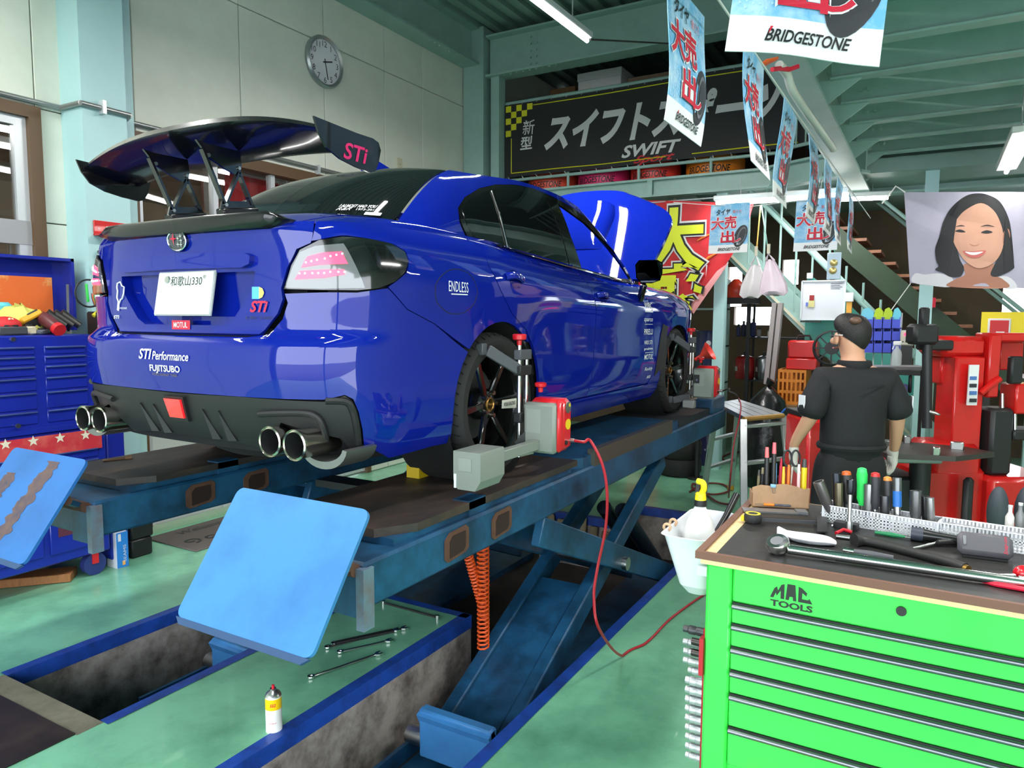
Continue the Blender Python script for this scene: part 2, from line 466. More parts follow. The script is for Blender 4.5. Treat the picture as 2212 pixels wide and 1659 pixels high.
def arc(yc, r, z0, z1, zc=.335, n=22):
    """wheel-arch outline from the rear foot over the top to the front foot, as (u, z)"""
    a0 = math.asin(max(-1, min(1, (z0-zc)/r))); a1 = math.asin(max(-1, min(1, (z1-zc)/r)))
    aa = np.linspace(PI-a0, a1, n)
    return [(yc+r*math.cos(a), zc+r*math.sin(a)) for a in aa]
AR = .368
def both(name, m, S, poly, mirrored=True, parent=car, **k):
    o = [patch(S, poly, **k).build(name, m, parent, ang=60)]
    if mirrored: o.append(patch(S, poly, mirror=True, **k).build(name, m, parent, ang=60))
    return o
# inner dark shell behind the panel gaps
sh = MB()
def shell(mir):
    u = np.linspace(-1.69, 4.1, 150); z = np.linspace(.2, 1.05, 26)
    UU, ZZ = np.meshgrid(u, z, indexing='ij'); P = S_low(UU, ZZ)
    c = np.array([0, 1.25, 0]); P = P.copy()
    P[..., 0] *= .965; P[..., 1] = 1.29+(P[..., 1]-1.29)*.984
    k = np.ones((149, 25), bool)
    um = (u[1:]+u[:-1])/2; zm = (z[1:]+z[:-1])/2
    for yc in (0, 2.65): k &= ~(((um[:, None]-yc)**2+(zm[None]-.33)**2) < .40**2)
    k &= ~((um[:, None] < -1.0) & (zm[None] > .68) & (zm[None] < .95))
    k &= ~((um[:, None] > .55) & (um[:, None] < 2.2) & (zm[None] > .93))
    pts = P.reshape(-1, 3); 
    if mir: pts = pts*np.array([-1, 1, 1])
    fs = [[i*26+j, (i+1)*26+j, (i+1)*26+j+1, i*26+j+1] for i in range(149) for j in range(25) if k[i, j]]
    sh.add(pts.tolist(), fs)
shell(False); shell(True)
sh.build('inner_body', seam, car)
# ---- outlines on the right side (u, z)
zs = .27  # skirt top
rear_u = -.985
tl = L((614, 625), (630, 575), (648, 540), (690, 520), (741, 511), (795, 517), (845, 529), (872, 545), (879, 565), (874, 588), (850, 608), (815, 622), (770, 627), (700, 627))
# bumper/quarter seam starts at the lamp's outer lower point and falls to the arch
bseam = L((838, 622), (880, 668), (940, 700), (1020, 722))
sA = bseam[0]
archR = arc(0.02, AR, .20, .20)
qarch = arc(0.02, AR, .20, .30)
bum_end = (0.02+AR*math.cos(2.42), .335+AR*math.sin(2.42))
# rear bumper: from the middle of the tail to the arch
arch_b = [p for p in archR if p[0] < bum_end[0] and p[1] < bum_end[1]]
dif_top = L((300, 846), (520, 855), (700, 862), (735, 850), (765, 852))
bumper = [(-1.69, .645), (-1.30, .645), (-1.215, .655)] + [LOWF(612, 690), LOWF(622, 655), LOWF(616, 634)] + [(p[0], p[1]) for p in L((700, 631), (770, 631), (818, 626))] + [(bseam[0][0], bseam[0][1]-.003)] + [(p[0]-.001, p[1]-.001) for p in bseam[1:3]] + [bum_end] + arch_b[::-1] + [(-.44, .20), (-.70, .185)] + L((786, 964), (783, 930), (776, 890), (765, 862), (745, 852), (700, 864)) + [(-1.69, LOWF(398, 848)[1])]
both('rear_bumper', blue, S_low, bumper, du=.025, dv=.018)
# black lower diffuser
dz = LOWF(398, 848)[1]
difp = [(-1.69, dz-.006)]+L((520, 858), (700, 868), (744, 856), (761, 866), (771, 892), (778, 930), (781, 962))+[(-.80, .21), (-.87, .20), (-.92, .28), (-1.15, .335), (-1.25, .22), (-1.40, .235), (-1.69, .24)]
both('diffuser', plastic, S_low, difp, du=.02, dv=.015, off=-.004, rim=.05)
# trunk lid rear face with a hole for the plate recess
rec = [LOWF(292, 585), LOWF(552, 585), LOWF(545, 625), LOWF(505, 690), LOWF(496, 695)]
recess = [(-1.69, rec[1][1]), (rec[1][0], rec[1][1]), (rec[2][0], rec[2][1]), (rec[3][0], rec[3][1]), (rec[4][0]-.03, rec[4][1]-.012), (-1.69, rec[4][1]-.012)]
tr_side = L((670, 524), (643, 538), (622, 578), (610, 622), (612, 648), (602, 678), (575, 712))
trunk = [(-1.69, 1.06), (LOWF(682, 484)[0], 1.06)]+[(a-.002, b) for a, b in tr_side]+[(-1.26, .656), (-1.69, .656)]
tr_o = both('trunk_lid', blue, S_low, trunk, holes=[recess], du=.02, dv=.015)
both('tail_light', blackgloss, S_low, tl, du=.015, dv=.012, off=.006, rim=.03)
# quarter panel
q_top = [(rear_u+.0, 1.06), (-.3, 1.06), (-.1, 1.06), (.02, 1.06)]
dr1 = L((1055, 575), (1080, 625), (1105, 675), (1135, 712))
doorline = [LOWF(1024, 518)]+dr1
quarter = [(LOWF(682, 484)[0]+.008, 1.06), (-.5, 1.06), (-.15, 1.06)]+[(p[0]-GAP, p[1]) for p in doorline]
end_a = arc(0.02, AR, .335, .20)
qa = [p for p in arc(0.02, AR, .20, .20, n=60) if p[1] > .25]
# arch points between the door seam foot and the bumper seam
dfoot = doorline[-1]
qa_mid = [p for p in arc(0.02, AR, -.02, -.02, n=90) if not (p[0] < 0 and p[1] < bum_end[1]) and p[0] < .40 and not (p[0] > .02 and p[1] < .52)]
quarter += qa_mid[::-1]
quarter += [(p[0]+.001, p[1]+.0015) for p in bseam[::-1][1:]]
quarter += [(p[0]+.001, p[1]) for p in L((853, 610), (878, 589), (883, 565), (876, 543), (848, 526), (795, 514), (741, 508), (690, 516), (672, 522))]
both('quarter_panel', blue, S_low, quarter, du=.025, dv=.018)
# rear door
bz = 1.06
dmid = [LOWF(1253, 590), LOWF(1281, 640), LOWF(1290, 720), LOWF(1288, 790), LOWF(1276, 812)]
dmid = [(dmid[0][0], bz)]+dmid[1:]
dtop = .5*(dmid[1][0]+dmid[2][0])
rarc = [p for p in arc(0.02, AR+.03, .30, .30, n=60) if p[0] > .30 and p[1] < dfoot[1]-.03]
rdoor = [(p[0]+GAP, p[1]) for p in doorline]
rdoor[0] = (rdoor[0][0]-.02, bz)
rdoor = rdoor+rarc+[(.45, zs), (1.06, zs)]+[(1.10, .35), (1.125, .6), (1.115, .8), (1.03, .95), (.94, bz)]
both('rear_door', blue, S_low, rdoor, du=.03, dv=.018)
# front door
fr_edge = [(1.90, bz), (1.97, .95), (2.05, .84), (2.12, .65), (2.16, .45), (2.14, .32), (2.08, zs)]
fdoor = [(.94+2*GAP, bz), (1.03+2*GAP, .95), (1.115+2*GAP, .8), (1.125+2*GAP, .6), (1.10+2*GAP, .35), (1.06+2*GAP, zs)]+[(2.06, zs)]+[(p[0]-GAP, p[1]) for p in fr_edge[::-1][1:]]
both('front_door', blue, S_low, fdoor, du=.03, dv=.018)
# front fender with arch
farc = [p for p in arc(2.65, AR, .22, .22, n=60)]
fend = [(p[0]+GAP, p[1]) for p in fr_edge]+[(2.2, zs-.03), (farc[0][0], zs-.03)]+[p for p in farc if p[1] > .245 and p[0] < 2.95]+[(3.02, .62), (3.2, .68), (3.3, .9), (3.15, bz)]
both('front_fender', blue, S_low, fend, du=.03, dv=.02)
# front bumper (nose)
nose = [p for p in arc(2.65, AR+.0, .22, .22, n=60) if p[0] > 2.97][::1]
nose = [(3.02+.01, .61)]+[p for p in nose if p[1] < .60]+[(3.1, .2), (4.1, .2), (4.1, .9), (3.31, .9), (3.21, .68)]
both('front_bumper', blue, S_low, nose, du=.04, dv=.03)
# side skirt
skirt = [(.43, zs-.006), (2.2, zs-.006), (2.27, .24), (2.25, .16), (.45, .155), (.40, .21)]
both('side_skirt', blue, S_low, skirt, du=.04, dv=.015, off=.012, rim=.04)
# trunk deck and shoulders
both('trunk_deck', blue, S_deck, [(-1.69, 0), (-1.02, 0), (-.98, 1), (-1.69, 1)], du=.03, dv=.1, rim=.01)
both('shoulder', blue, S_deck, [(-1.005, 0), (.93, 0), (.93, 1), (-.97, 1)], du=.03, dv=.2, rim=.01)
both('door_shoulder', blue, S_deck, [(.945, 0), (1.9, 0), (2.05, 1), (.945, 1)], du=.04, dv=.25, rim=.01)
# ---- greenhouse
dlo = G((993, 452), (1010, 428), (1040, 411), (1075, 405), (1109, 406), (1150, 415), (1180, 428))
# rear side glass
qg = G((997, 452), (1012, 432), (1040, 417), (1056, 412), (1076, 470), (1090, 532), (1060, 526), (1022, 511), (1008, 485))
rg = G((1064, 411), (1100, 410), (1140, 418), (1172, 430), (1196, 475), (1216, 530), (1224, 570), (1160, 552), (1100, 536), (1082, 470))
bp = G((1178, 428), (1196, 434), (1225, 500), (1250, 580), (1229, 573), (1215, 515), (1200, 475))
both('quarter_glass', glassdark, S_glass, qg, du=.06, dv=.03, off=.003, rim=.006)
both('rear_door_glass', glassdark, S_glass, rg, du=.06, dv=.03, off=.003, rim=.006)
both('pillar_cover', blackgloss, S_glass, bp, du=.04, dv=.03, off=.004, rim=.01)
# surround: black frame round the side glass, open in front
dlo_out = G((989, 450), (1003, 427), (1035, 407), (1070, 399), (1109, 399), (1150, 407), (1196, 427), (1264, 468), (1336, 535), (1372, 588))
i_end = dlo_out[-1][0]
outer = dlo_out+[(9.9, 0.02), (8.5, .0), (6.5, 0), (5.2, .0)]+G((1012, 516), (996, 480))
hole_f = G((1205, 440), (1264, 482), (1330, 546), (1352, 575), (1362, 604), (1300, 596), (1256, 586), (1232, 510))
both('window_frame', blackgloss, S_glass, outer, holes=[qg, rg, hole_f], du=.05, dv=.025, off=.001, rim=.012)
# C pillar and roof sides in body colour
rgl_i = 2.75
c_out = [(rgl_i, 0), (rgl_i+.02, .5), (rgl_i+.05, 1)]
cp = [(2.72, 0.0), (2.70, .5), (2.66, 1.0), (10.6, 1.0), (10.6, .9)]+[(10.35, .5), (10.15, .02), (9.93, .02)]+[(p[0], p[1]+.008) for p in dlo_out[::-1]]+[(p[0]-.02, p[1]) for p in G((994, 480), (1010, 516))]+[(5.15, 0)]
both('roof_pillar', blue, S_glass, cp, du=.05, dv=.03)
both('rear_window', glassdark, S_glass, [(0, .02), (2.5, .02), (2.62, .1), (2.58, .97), (2.5, .99), (0, .99)], du=.1, dv=.04, off=-.004, rim=.006)
clearglass = mat('clear glass', (.9, .95, .95), .02, 0, 0, trans=1.0)
both('windscreen', mat('windscreen glass', (.02, .025, .03), .03, alpha=.12), S_glass, [(10.75, .03), (13, .03), (13, .98), (10.75, .98)], du=.1, dv=.04, off=-.004, rim=.004)
both('roof', blue, S_roof, [(0, 0), (13, 0), (13, 1), (0, 1)], du=.25, dv=.07, rim=.0)
both('window_trim', blackgloss, S_deck, [(-.0, .90), (1.95, .86), (1.95, 1.02), (-.0, 1.02)], du=.05, dv=.05, off=.006, rim=.01)
# ---------------------------------------------------------------- car details
def S_rear(x, z, off=0.0):
    """point on the tail at sideways place x and height z, pushed out by off"""
    u = -1.69+abs(x)*1.0
    p = S_low(np.array([u]), np.array([z]))[0]
    return Vector((math.copysign(p[0], x) if x else 0.0, p[1]-off, p[2]))
def rear_fn(px, py, off=.004):
    u, z = LOWF(px, py) if px > 398 else LOWL(px, py)
    x0 = (u+1.69) if px > 398 else -(u+1.69)
    return lambda x, y: S_rear(x0+x, z+y, off)
def side_fn(px, py, off=.003, tilt=0.0):
    u0, z0 = LOWF(px, py)
    ct, st = math.cos(tilt), math.sin(tilt)
    def f(x, y):
        u = u0+x*ct-y*st; z = z0+x*st+y*ct
        p = S_low(np.array([u, u+.004, u]), np.array([z, z, z+.004])); n = np.cross(p[1]-p[0], p[2]-p[0]); n /= np.linalg.norm(n)
        if n[0] < 0: n = -n
        return Vector((p[0]+n*off).tolist())
    return f
def decal(outline, fn, m, name='decal', parent=car):
    b = MB(); b.add([fn(*p) for p in outline], [list(range(len(outline)))]); return b.build(name, m, parent, smooth=False)
def surf_tube(S, uv, r, off=0.0):
    P = []
    for u, v in uv:
        p = S(np.array([u, u+.004, u]), np.array([v, v, v+.004])); n = np.cross(p[1]-p[0], p[2]-p[0]); n /= (np.linalg.norm(n)+1e-9)
        if n@(p[0]-np.array([0, 1.2, 1.4])) < 0: n = -n
        P.append((p[0]+n*off).tolist())
    return P
# plate recess
patch(S_low, recess, off=-.045, rim=-.045, du=.03, dv=.02).build('plate_recess', blue, car)
patch(S_low, recess, off=-.045, rim=-.045, du=.03, dv=.02, mirror=True).build('plate_recess', blue, car)
# ledge over the plate
led = L((398, 548), (535, 546), (548, 553), (546, 572), (530, 578), (398, 582))
led = [(-1.69, led[0][1])]+led[1:5]+[(-1.69, led[5][1])]
for mm in (False, True): patch(S_low, led, off=.022, rim=.03, du=.02, dv=.01, mirror=mm).build('garnish', blue, car, ang=30)
# licence plate
pc = at(398.5, 634, Y=-.955)
pe = Vector((1, 0, 0)); pu = Vector((0, .18, .98)).normalized(); pn = pe.cross(pu)
pl = part_empty('license_plate', car)
b = MB(); b.prism([(-.165, -.0825), (.165, -.0825), (.165, .0825), (-.165, .0825)], Vector(pc)+pn*0.006, pe, pu, -pn*.004); b.build('plate_sheet', mat('plate white', (.82, .83, .82), .35), pl)
b = MB(); b.prism([(-.170, -.0875), (.170, -.0875), (.170, .0875), (-.170, .0875)], Vector(pc)+pn*.001, pe, pu, -pn*.006); b.build('plate_holder', mat('plate rim grey', (.45, .45, .45), .4), pl)
pf = lambda ox, oy: plane_fn(Vector(pc)+pn*.0066+pe*ox+pu*oy, pe, pu)
letter('和歌山330', mat('plate green', (.012, .03, .02), .5), pl, pf(.01, .048), w=.19, h=.04, bold=.01)
b = MB(); b.cyl(Vector(pc)+pn*.006+pe*-.105+pu*.055, Vector(pc)+pn*.012+pe*-.105+pu*.055, .015, .013); b.build('seal', steel, pl)
b = MB(); b.cyl(Vector(pc)+pn*.006+pe*.118+pu*.062, Vector(pc)+pn*.010+pe*.118+pu*.062, .007, .007); b.build('bolt', steel, pl)
# round badge
bf = rear_fn(395, 518, .012)
bd = part_empty('badge', car)
ov = [(.058*math.cos(a), .040*math.sin(a)) for a in np.linspace(0, 2*PI, 32)[:-1]]
b = MB(); b.add([bf(*p) for p in ov]+[bf(*p)+Vector((0, .02, 0)) for p in ov], [list(range(31))]+[[i, (i+1) % 31, 31+(i+1) % 31, 31+i] for i in range(31)]); b.build('badge_face', mat('badge black', (.01, .012, .03), .2, coat=1), bd)
b = MB(); b.tube([bf(*p) for p in ov], .0035, 6, closed=True); b.build('badge_ring', chrome, bd)
def star4(cx, cy, r): return [(cx+(r if k % 2 == 0 else r*.22)*math.cos(k*PI/4), cy+(r if k % 2 == 0 else r*.22)*math.sin(k*PI/4)) for k in range(8)]
bf2 = rear_fn(395, 518, .015)
decal(star4(-.018, .006, .025), bf2, redprint, 'badge_star', bd)
for cx, cy in ((.012, .006), (.030, .014), (.030, -.002), (.008, -.016), (.026, -.018)): decal(star4(cx, cy, .012), bf2, chrome, 'badge_star', bd)
# stickers on the tail
letter('STI', white, car, rear_fn(315, 764), h=.042, w=.085, bold=.02, shear=.25)
letter('Performance', white, car, rear_fn(381, 770), h=.034, w=.225, bold=.012, shear=.2)
letter('FUJITSUBO', white, car, rear_fn(357, 797), h=.034, w=.19, bold=.02)
letter('WORLD EXHAUST TUNER', mat('gold print', (.12, .10, .06), .4), car, rear_fn(357, 809), h=.010, w=.16, bold=.01)
rw, rh = .056, .018
decal([(-rw, -rh), (rw, -rh), (rw, rh), (-rw, rh)], rear_fn(392, 702, .003), mat('label red', (.75, .02, .06), .4), 'sticker')
letter('MOTUL', white, car, rear_fn(392, 702, .005), w=.085, h=.022, bold=.01)
letter('STi', redprint, car, rear_fn(561, 662, .006), w=.085, h=.042, bold=.03, shear=.3)
decal([(-.028, -.022), (.006, -.022), (.006, .022), (-.028, .022)], rear_fn(560, 632, .004), mat('sticker blue', (.1, .45, .75), .4), 'sticker')
decal([(.006, -.022), (.022, -.016), (.03, 0), (.022, .016), (.006, .022)], rear_fn(560, 632, .004), mat('sticker yellow', (.8, .7, .15), .4), 'sticker')
letter('R-SPEC TUNED', mat('grey print', (.02, .02, .03), .5), car, rear_fn(562, 687, .004), w=.13, h=.010)
letter('STI', white, car, rear_fn(254, 684, .005), w=.05, h=.014, bold=.02, shear=.2)
letter('S PACKAGE', white, car, rear_fn(268, 665, .005), w=.06, h=.008)
trk = [(.0, .05), (.02, .055), (.03, .04), (.045, .035), (.04, .01), (.028, -.01), (.018, -.012), (.006, -.03), (.0, -.055), (-.006, -.052), (.002, -.02), (-.006, -.005), (0, .02), (-.004, .035)]
tf = rear_fn(262, 640, .005)
b = MB(); b.tube([tf(x*1.2-.02, y*1.1) for x, y in trk], .0028, 5, closed=True); b.build('sticker', white, car)
# lens and lamp details
lens = L((618, 622), (634, 577), (650, 545), (682, 533), (742, 528), (765, 565), (786, 622), (700, 623))
lensm = mat('lamp lens', (.13, .13, .14), .12, 0, 1.0)
patch(S_low, lens, du=.012, dv=.01, off=.0085, rim=.004).build('lamp_lens', lensm, car)
patch(S_low, lens, du=.012, dv=.01, off=.0085, rim=.004, mirror=True).build('lamp_lens', lensm, car)
redlit = mat('lit lamp red', (.6, .01, .03), .2, emit=(1.0, .04, .08), estr=2.6)
ledlit = mat('lit led', (.9, .3, .3), .2, emit=(1.0, .55, .55), estr=5)
red1 = L((666, 556), (700, 548), (738, 545), (748, 560), (752, 570), (690, 574), (656, 578), (660, 566))
red2 = L((650, 586), (700, 583), (746, 582), (744, 594), (700, 600), (642, 604))
for pol in (red1, red2):
    for mm in (False, True): patch(S_low, pol, du=.01, dv=.008, off=.011, rim=.003, mirror=mm).build('brake_lamp', redlit, car)
leds = [(664+13*k, 568-3.0*k) for k in range(7)]+[(650+13.5*k, 592-.6*k) for k in range(8)]
for sx in (1, -1):
    for p in leds:
        b = MB(); q = surf_tube(S_low, [LOWF(*p)], 0, .013)[0]; b.ell((q[0]*sx, q[1], q[2]), .0035, 6, 4); b.build('led', ledlit, car)
# fog lamp and diffuser fins
fg = [(-1.69, LOWF(398, 862)[1]), (-1.69+.052, LOWF(398, 862)[1]), (-1.69+.045, LOWF(398, 862)[1]-.082), (-1.69, LOWF(398, 862)[1]-.082)]
fz = LOWF(398, 862)[1]
def rquad(w, z0, z1, off): return [S_rear(-w, z0, off), S_rear(w, z0, off), S_rear(w*.88, z1, off), S_rear(-w*.88, z1, off)]
b = MB(); a = rquad(.062, fz+.008, fz-.092, .012); c_ = [p+Vector((0, .03, 0)) for p in a]
b.add(a+c_, [[0, 1, 2, 3], [0, 1, 5, 4], [1, 2, 6, 5], [2, 3, 7, 6], [3, 0, 4, 7]]); b.build('fog_lamp_bezel', plastic, car, smooth=False)
b = MB(); a = rquad(.050, fz-.002, fz-.078, .02); c_ = [p+Vector((0, .03, 0)) for p in a]
b.add(a+c_, [[0, 1, 2, 3], [0, 1, 5, 4], [1, 2, 6, 5], [2, 3, 7, 6], [3, 0, 4, 7]]); b.build('fog_lamp', mat('lamp red', (.75, .01, .015), .12, coat=1, emit=(.9, .02, .03), estr=.35), car, smooth=False)
for x0 in (-.24, -.15, .16, .25):
    b = MB()
    a = S_rear(x0-.010, fz-.035, .004); d = S_rear(x0+.012, .245, .020); e_ = S_rear(x0-.014, .245, .005); g = S_rear(x0+.04, .245, .004)
    k = Vector((0, .03, 0)); b.add([a, d, e_, g, a+k, e_+k, g+k], [[0, 2, 1], [0, 1, 3], [0, 2, 5, 4], [0, 3, 6, 4], [2, 1, 3, 6, 5]]); b.build('diffuser_fin', plastic, car, smooth=False)
# raised moulding over the exhaust openings
for sx in (1, -1):
    b = MB(); pts = L((562, 893), (600, 891), (660, 893), (688, 903), (700, 930), (706, 955))
    P = surf_tube(S_low, pts, 0, .004); b.tube([(sx*p[0], p[1], p[2]) for p in catmull(P, 5)], .012, 8); b.build('exhaust_moulding', plastic, car)
    b = MB(); pts = L((705, 866), (748, 868), (762, 885), (770, 920), (776, 960))
    P = surf_tube(S_low, pts, 0, -.004); b.tube([(sx*p[0], p[1], p[2]) for p in catmull(P, 5)], .014, 8); b.build('exhaust_moulding', plastic, car)
# exhaust tips
tipm = mat('exhaust steel', (.62, .58, .5), .18, 1.0)
sooty = mat('soot', (.006, .006, .006), .9)
for sx in (1, -1):
    for x in (.525, .648):
        z = .273+LIFT if x < .6 else .271+LIFT
        e = part_empty('exhaust_tip', car)
        b = MB(); b.lathe([(.047, .0), (.054, .004), (.056, .0), (.056, .012), (.052, .03), (.052, .2)], (sx*x, -.985, z), (0, 1, 0), 32, cap=False); b.build('pipe', tipm, e)
        b = MB(); b.lathe([(.047, .0), (.046, .18), (.0, .18)], (sx*x, -.985, z), (0, 1, 0), 24, cap=False); b.build('pipe_bore', sooty, e)
    b = MB(); b.lathe([(.02, 0), (.10, .015), (.115, .05), (.115, .25), (.02, .30)], (sx*.60, -.74, .27+LIFT), (sx*.1, 1, 0), 28); b.build('muffler', mat('muffler steel', (.05, .05, .05), .5, .5), car)
    ar = np.linspace(PI*1.06, PI*1.96, 14); out = [(sx*(.70+.115*math.cos(a)), .262+LIFT+.085*math.sin(a)) for a in ar]; inn = [(sx*(.695+.10*math.cos(a)), .262+LIFT+.058*math.sin(a)) for a in ar[::-1]]
    b = MB(); b.prism(out+inn, (0, -.90, 0), (1, 0, 0), (0, 0, 1), (0, .16, 0)); b.build('heat_shield_lip', mat('shield steel', (.25, .25, .25), .35, .8), car)
# underbody
b = MB(); b.b2((-.62, -.72, LIFT+.20), (.62, 3.3, LIFT+.26)); b.ell((0, -.52, LIFT+.22), (.34, .26, .12)); b.b2((-.7, .45, LIFT+.17), (.7, 2.2, LIFT+.3)); b.build('underbody', sooty, car)
b = MB()
b.b2((-.6, -.86, LIFT+.30), (.6, -.72, LIFT+.98)); b.build('inner_tail', sooty, car)
# boot lip spoiler
us = np.linspace(-1.69, -1.05, 26)
sec = [(.006, -.026), (.020, -.018), (.032, .025), (.026, .036), (-.03, .034), (-.09, .022), (-.16, .018), (-.16, -.02)]
for sx in (1, -1):
    rows = []
    for u in us:
        e = S_low(np.array([u]), np.array([1.06]))[0]; k = float(np.clip((-1.05-u)/.10, .15, 1))
        nrm = np.array([float(fX(u))*.35 if u > -1.3 else 0., -1., 0.]); nrm /= np.linalg.norm(nrm)
        rows.append([(sx*(e[0]+nrm[0]*o), e[1]+nrm[1]*o, e[2]+h*k) for o, h in sec])
    b = MB(); n = len(sec)
    b.add([p for r in rows for p in r], [[i*n+j, i*n+j+1, (i+1)*n+j+1, (i+1)*n+j] for i in range(len(rows)-1) for j in range(n-1)]+[[(len(rows)-1)*n+j for j in range(n)]])
    b.build('lip_spoiler', carbon, car, ang=50)
# rear wing
wing = part_empty('rear_wing', car)
prof = [(0, .0), (.02, .004), (.2, .010), (.45, .012), (.75, .010), (.93, .004), (1.0, -.008), (.98, -.022), (.88, -.032), (.7, -.040), (.5, -.042), (.3, -.038), (.15, -.032), (.05, -.026), (.0, -.018)]
SP = .71
def wpt(s, c, h):
    ch = .28*(1-.06*s*s); yt = -.925+.035*s*s
    zt = 1.375+.085*(1-abs(s)**2.6); ang = math.radians(9+5*(1-s*s))
    d = c*ch
    return (SP*s, yt+d*math.cos(ang)+h*math.sin(ang), LIFT+zt-d*(.30-.16*s*s)+h*(1-.45*s*s))
b = MB(); ss = np.linspace(-1, 1, 41); n = len(prof)
b.add([wpt(s, c, h) for s in ss for c, h in prof], [[i*n+j, i*n+(j+1) % n, (i+1)*n+(j+1) % n, (i+1)*n+j] for i in range(40) for j in range(n)]+[list(range(n)), [40*n+j for j in range(n)]])
b.build('wing_blade', mat('wing black', (.004, .004, .005), .2, 0, .4), wing, ang=50)
ep = [(678, 250), (720, 267), (770, 287), (806, 299), (818, 308), (823, 325), (818, 352), (811, 370), (800, 373), (770, 361), (735, 343), (705, 318), (688, 285)]
epy = [at(*p, X=SP+.004) for p in ep]
for sx in (1, -1):
    b = MB(); pts = [(p[1], p[2]) for p in epy]
    b.prism(pts, (sx*(SP+.004), 0, 0), (0, 1, 0), (0, 0, 1), (sx*-.008, 0, 0)); b.build('endplate', carbon, wing, smooth=False)
f = lambda x, y: Vector((SP+.0055, 0, 0))+Vector((0, 1, 0))*(epc[1]+x)+Vector((0, 0, 1))*(epc[2]+y)
epc = at(768, 331, X=SP+.004)
letter('STi', pinkprint, wing, f, w=.13, h=.06, bold=.02, shear=.25)
stay_legs = [((371, 452), (322, 341)), ((374, 452), (402, 388)), ((431, 455), (402, 388))]
SX = .16
for sx in (-1, 1):
    st = MB()
    def q(p): v = at(*p, X=-SX); return Vector((sx*SX, v[1], v[2]))
    for a, c_ in stay_legs: st.bar(q(a), q(c_), .010, .022, up=(1, 0, 0))
    st.prism([(q(p)[1], q(p)[2]) for p in ((308, 322), (330, 330), (404, 345), (408, 372), (405, 394), (392, 392), (370, 380), (336, 358))], (sx*SX-.005, 0, 0), (0, 1, 0), (0, 0, 1), (.010, 0, 0))
    st.prism([(q(p)[1], q(p)[2]) for p in ((362, 464), (366, 446), (384, 447), (432, 448), (440, 462))], (sx*SX-.005, 0, 0), (0, 1, 0), (0, 0, 1), (.010, 0, 0))
    st.build('wing_stay', blackgloss, wing, smooth=False)
    a = q((362, 464)); c_ = q((440, 462))
    b = MB(); b.bar(a+Vector((0, 0, -.012)), c_+Vector((0, 0, -.012)), .05, .03, bev=.005); b.build('stay_foot', carbon, wing)
    for p in ((334, 354), (401, 380), (373, 455)):
        b = MB(); v = q(p); b.cyl(v+Vector((-.012, 0, 0)), v+Vector((.012, 0, 0)), .007, n=10); b.build('bolt', steel, wing)
# antenna fin
b = MB(); b.add([(-.025, .18, LIFT+1.48), (.025, .18, LIFT+1.48), (.02, .36, LIFT+1.50), (-.02, .36, LIFT+1.50), (-.008, .17, LIFT+1.545), (.008, .17, LIFT+1.545), (0, .21, LIFT+1.545), (-.03, .14, LIFT+1.47), (.03, .14, LIFT+1.47)], [[7, 8, 5, 4], [7, 4, 6, 3], [8, 2, 6, 5], [4, 5, 6], [3, 6, 2]]); b.build('antenna_fin', blue, car, ang=30)
# wing mirrors
for sx in (1, -1):
    mi = part_empty('door_mirror', car)
    def q(px, py, Y): v = at(px, py, Y=Y); return Vector((sx*v[0], v[1], v[2]))
    ol = [(1372, 572), (1380, 562), (1420, 561), (1432, 568), (1431, 590), (1426, 606), (1408, 612), (1384, 612), (1374, 600)]
    A = [q(*p, 1.76) for p in ol]; c_ = sum(A, Vector())/len(A)
    B_ = [c_+(p-c_)*.80+Vector((sx*-.01, .07, 0)) for p in A]; C_ = [c_+(p-c_)*.4+Vector((sx*-.02, .10, 0)) for p in A]
    b = MB(); n = len(A)
    b.add([*A, *B_, *C_], [[i, (i+1) % n, n+(i+1) % n, n+i] for i in range(n)]+[[n+i, n+(i+1) % n, 2*n+(i+1) % n, 2*n+i] for i in range(n)]+[[2*n+i for i in range(n)]]); b.build('mirror_housing', blackgloss, mi, ang=50)
    b = MB(); b.add([c_+(p-c_)*.93+Vector((0, .004, 0)) for p in A], [list(range(n))]); b.build('mirror_glass', mat('mirror glass', (.10, .12, .14), .03, 1.0), mi, smooth=False)
    b = MB(); b.bar(q(1392, 612, 1.79), q(1382, 650, 1.84), .035, .05, bev=.008); b.build('mirror_stalk', blackgloss, mi)
# door handles
for (px, py) in ((1112, 604), (1302, 641)):
    for sx in (1, -1):
        u0, z0 = LOWF(px, py); h = part_empty('door_handle', car)
        P = surf_tube(S_low, [(u0-.075, z0+.004), (u0-.055, z0+.006), (u0, z0+.008), (u0+.06, z0+.006)], 0, .022); P[0] = surf_tube(S_low, [(u0-.085, z0+.002)], 0, .0)[0]; P[-1] = surf_tube(S_low, [(u0+.075, z0+.004)], 0, .002)[0]
        b = MB(); b.tube([(sx*p[0], p[1], p[2]) for p in catmull(P, 5)], .012, 8, flat=1.4); b.build('grip', blue, h)
        ov = [(u0+.005+.062*math.cos(a), z0+.045*math.sin(a)) for a in np.linspace(0, 2*PI, 28)[:-1]]
        patch(S_low, ov, du=.012, dv=.01, off=.0012, rim=.001, mirror=(sx < 0)).build('cup', mat('handle cup shade blue', (.002, .006, .14), .4, 0, 1.0, spec=0.0), h)  # flush oval in darker body blue: painted shade of the handle recess
# fuel flap
fl = [LOWF(985+46*math.cos(a), 630+48*math.sin(a)) for a in np.linspace(0, 2*PI, 32)[:-1]]
b = MB(); b.tube(surf_tube(S_low, fl, 0, .0), .0018, 5, closed=True); b.build('fuel_flap_gap', seam, car)
letter('ENDLESS', white, car, side_fn(991, 620, tilt=-.02), w=.135, h=.042, spacing=1.1)
b = MB(); b.tube([side_fn(991, 620)(x, -.03) for x in np.linspace(-.05, .06, 8)], .0025, 5); b.build('decal', white, car)
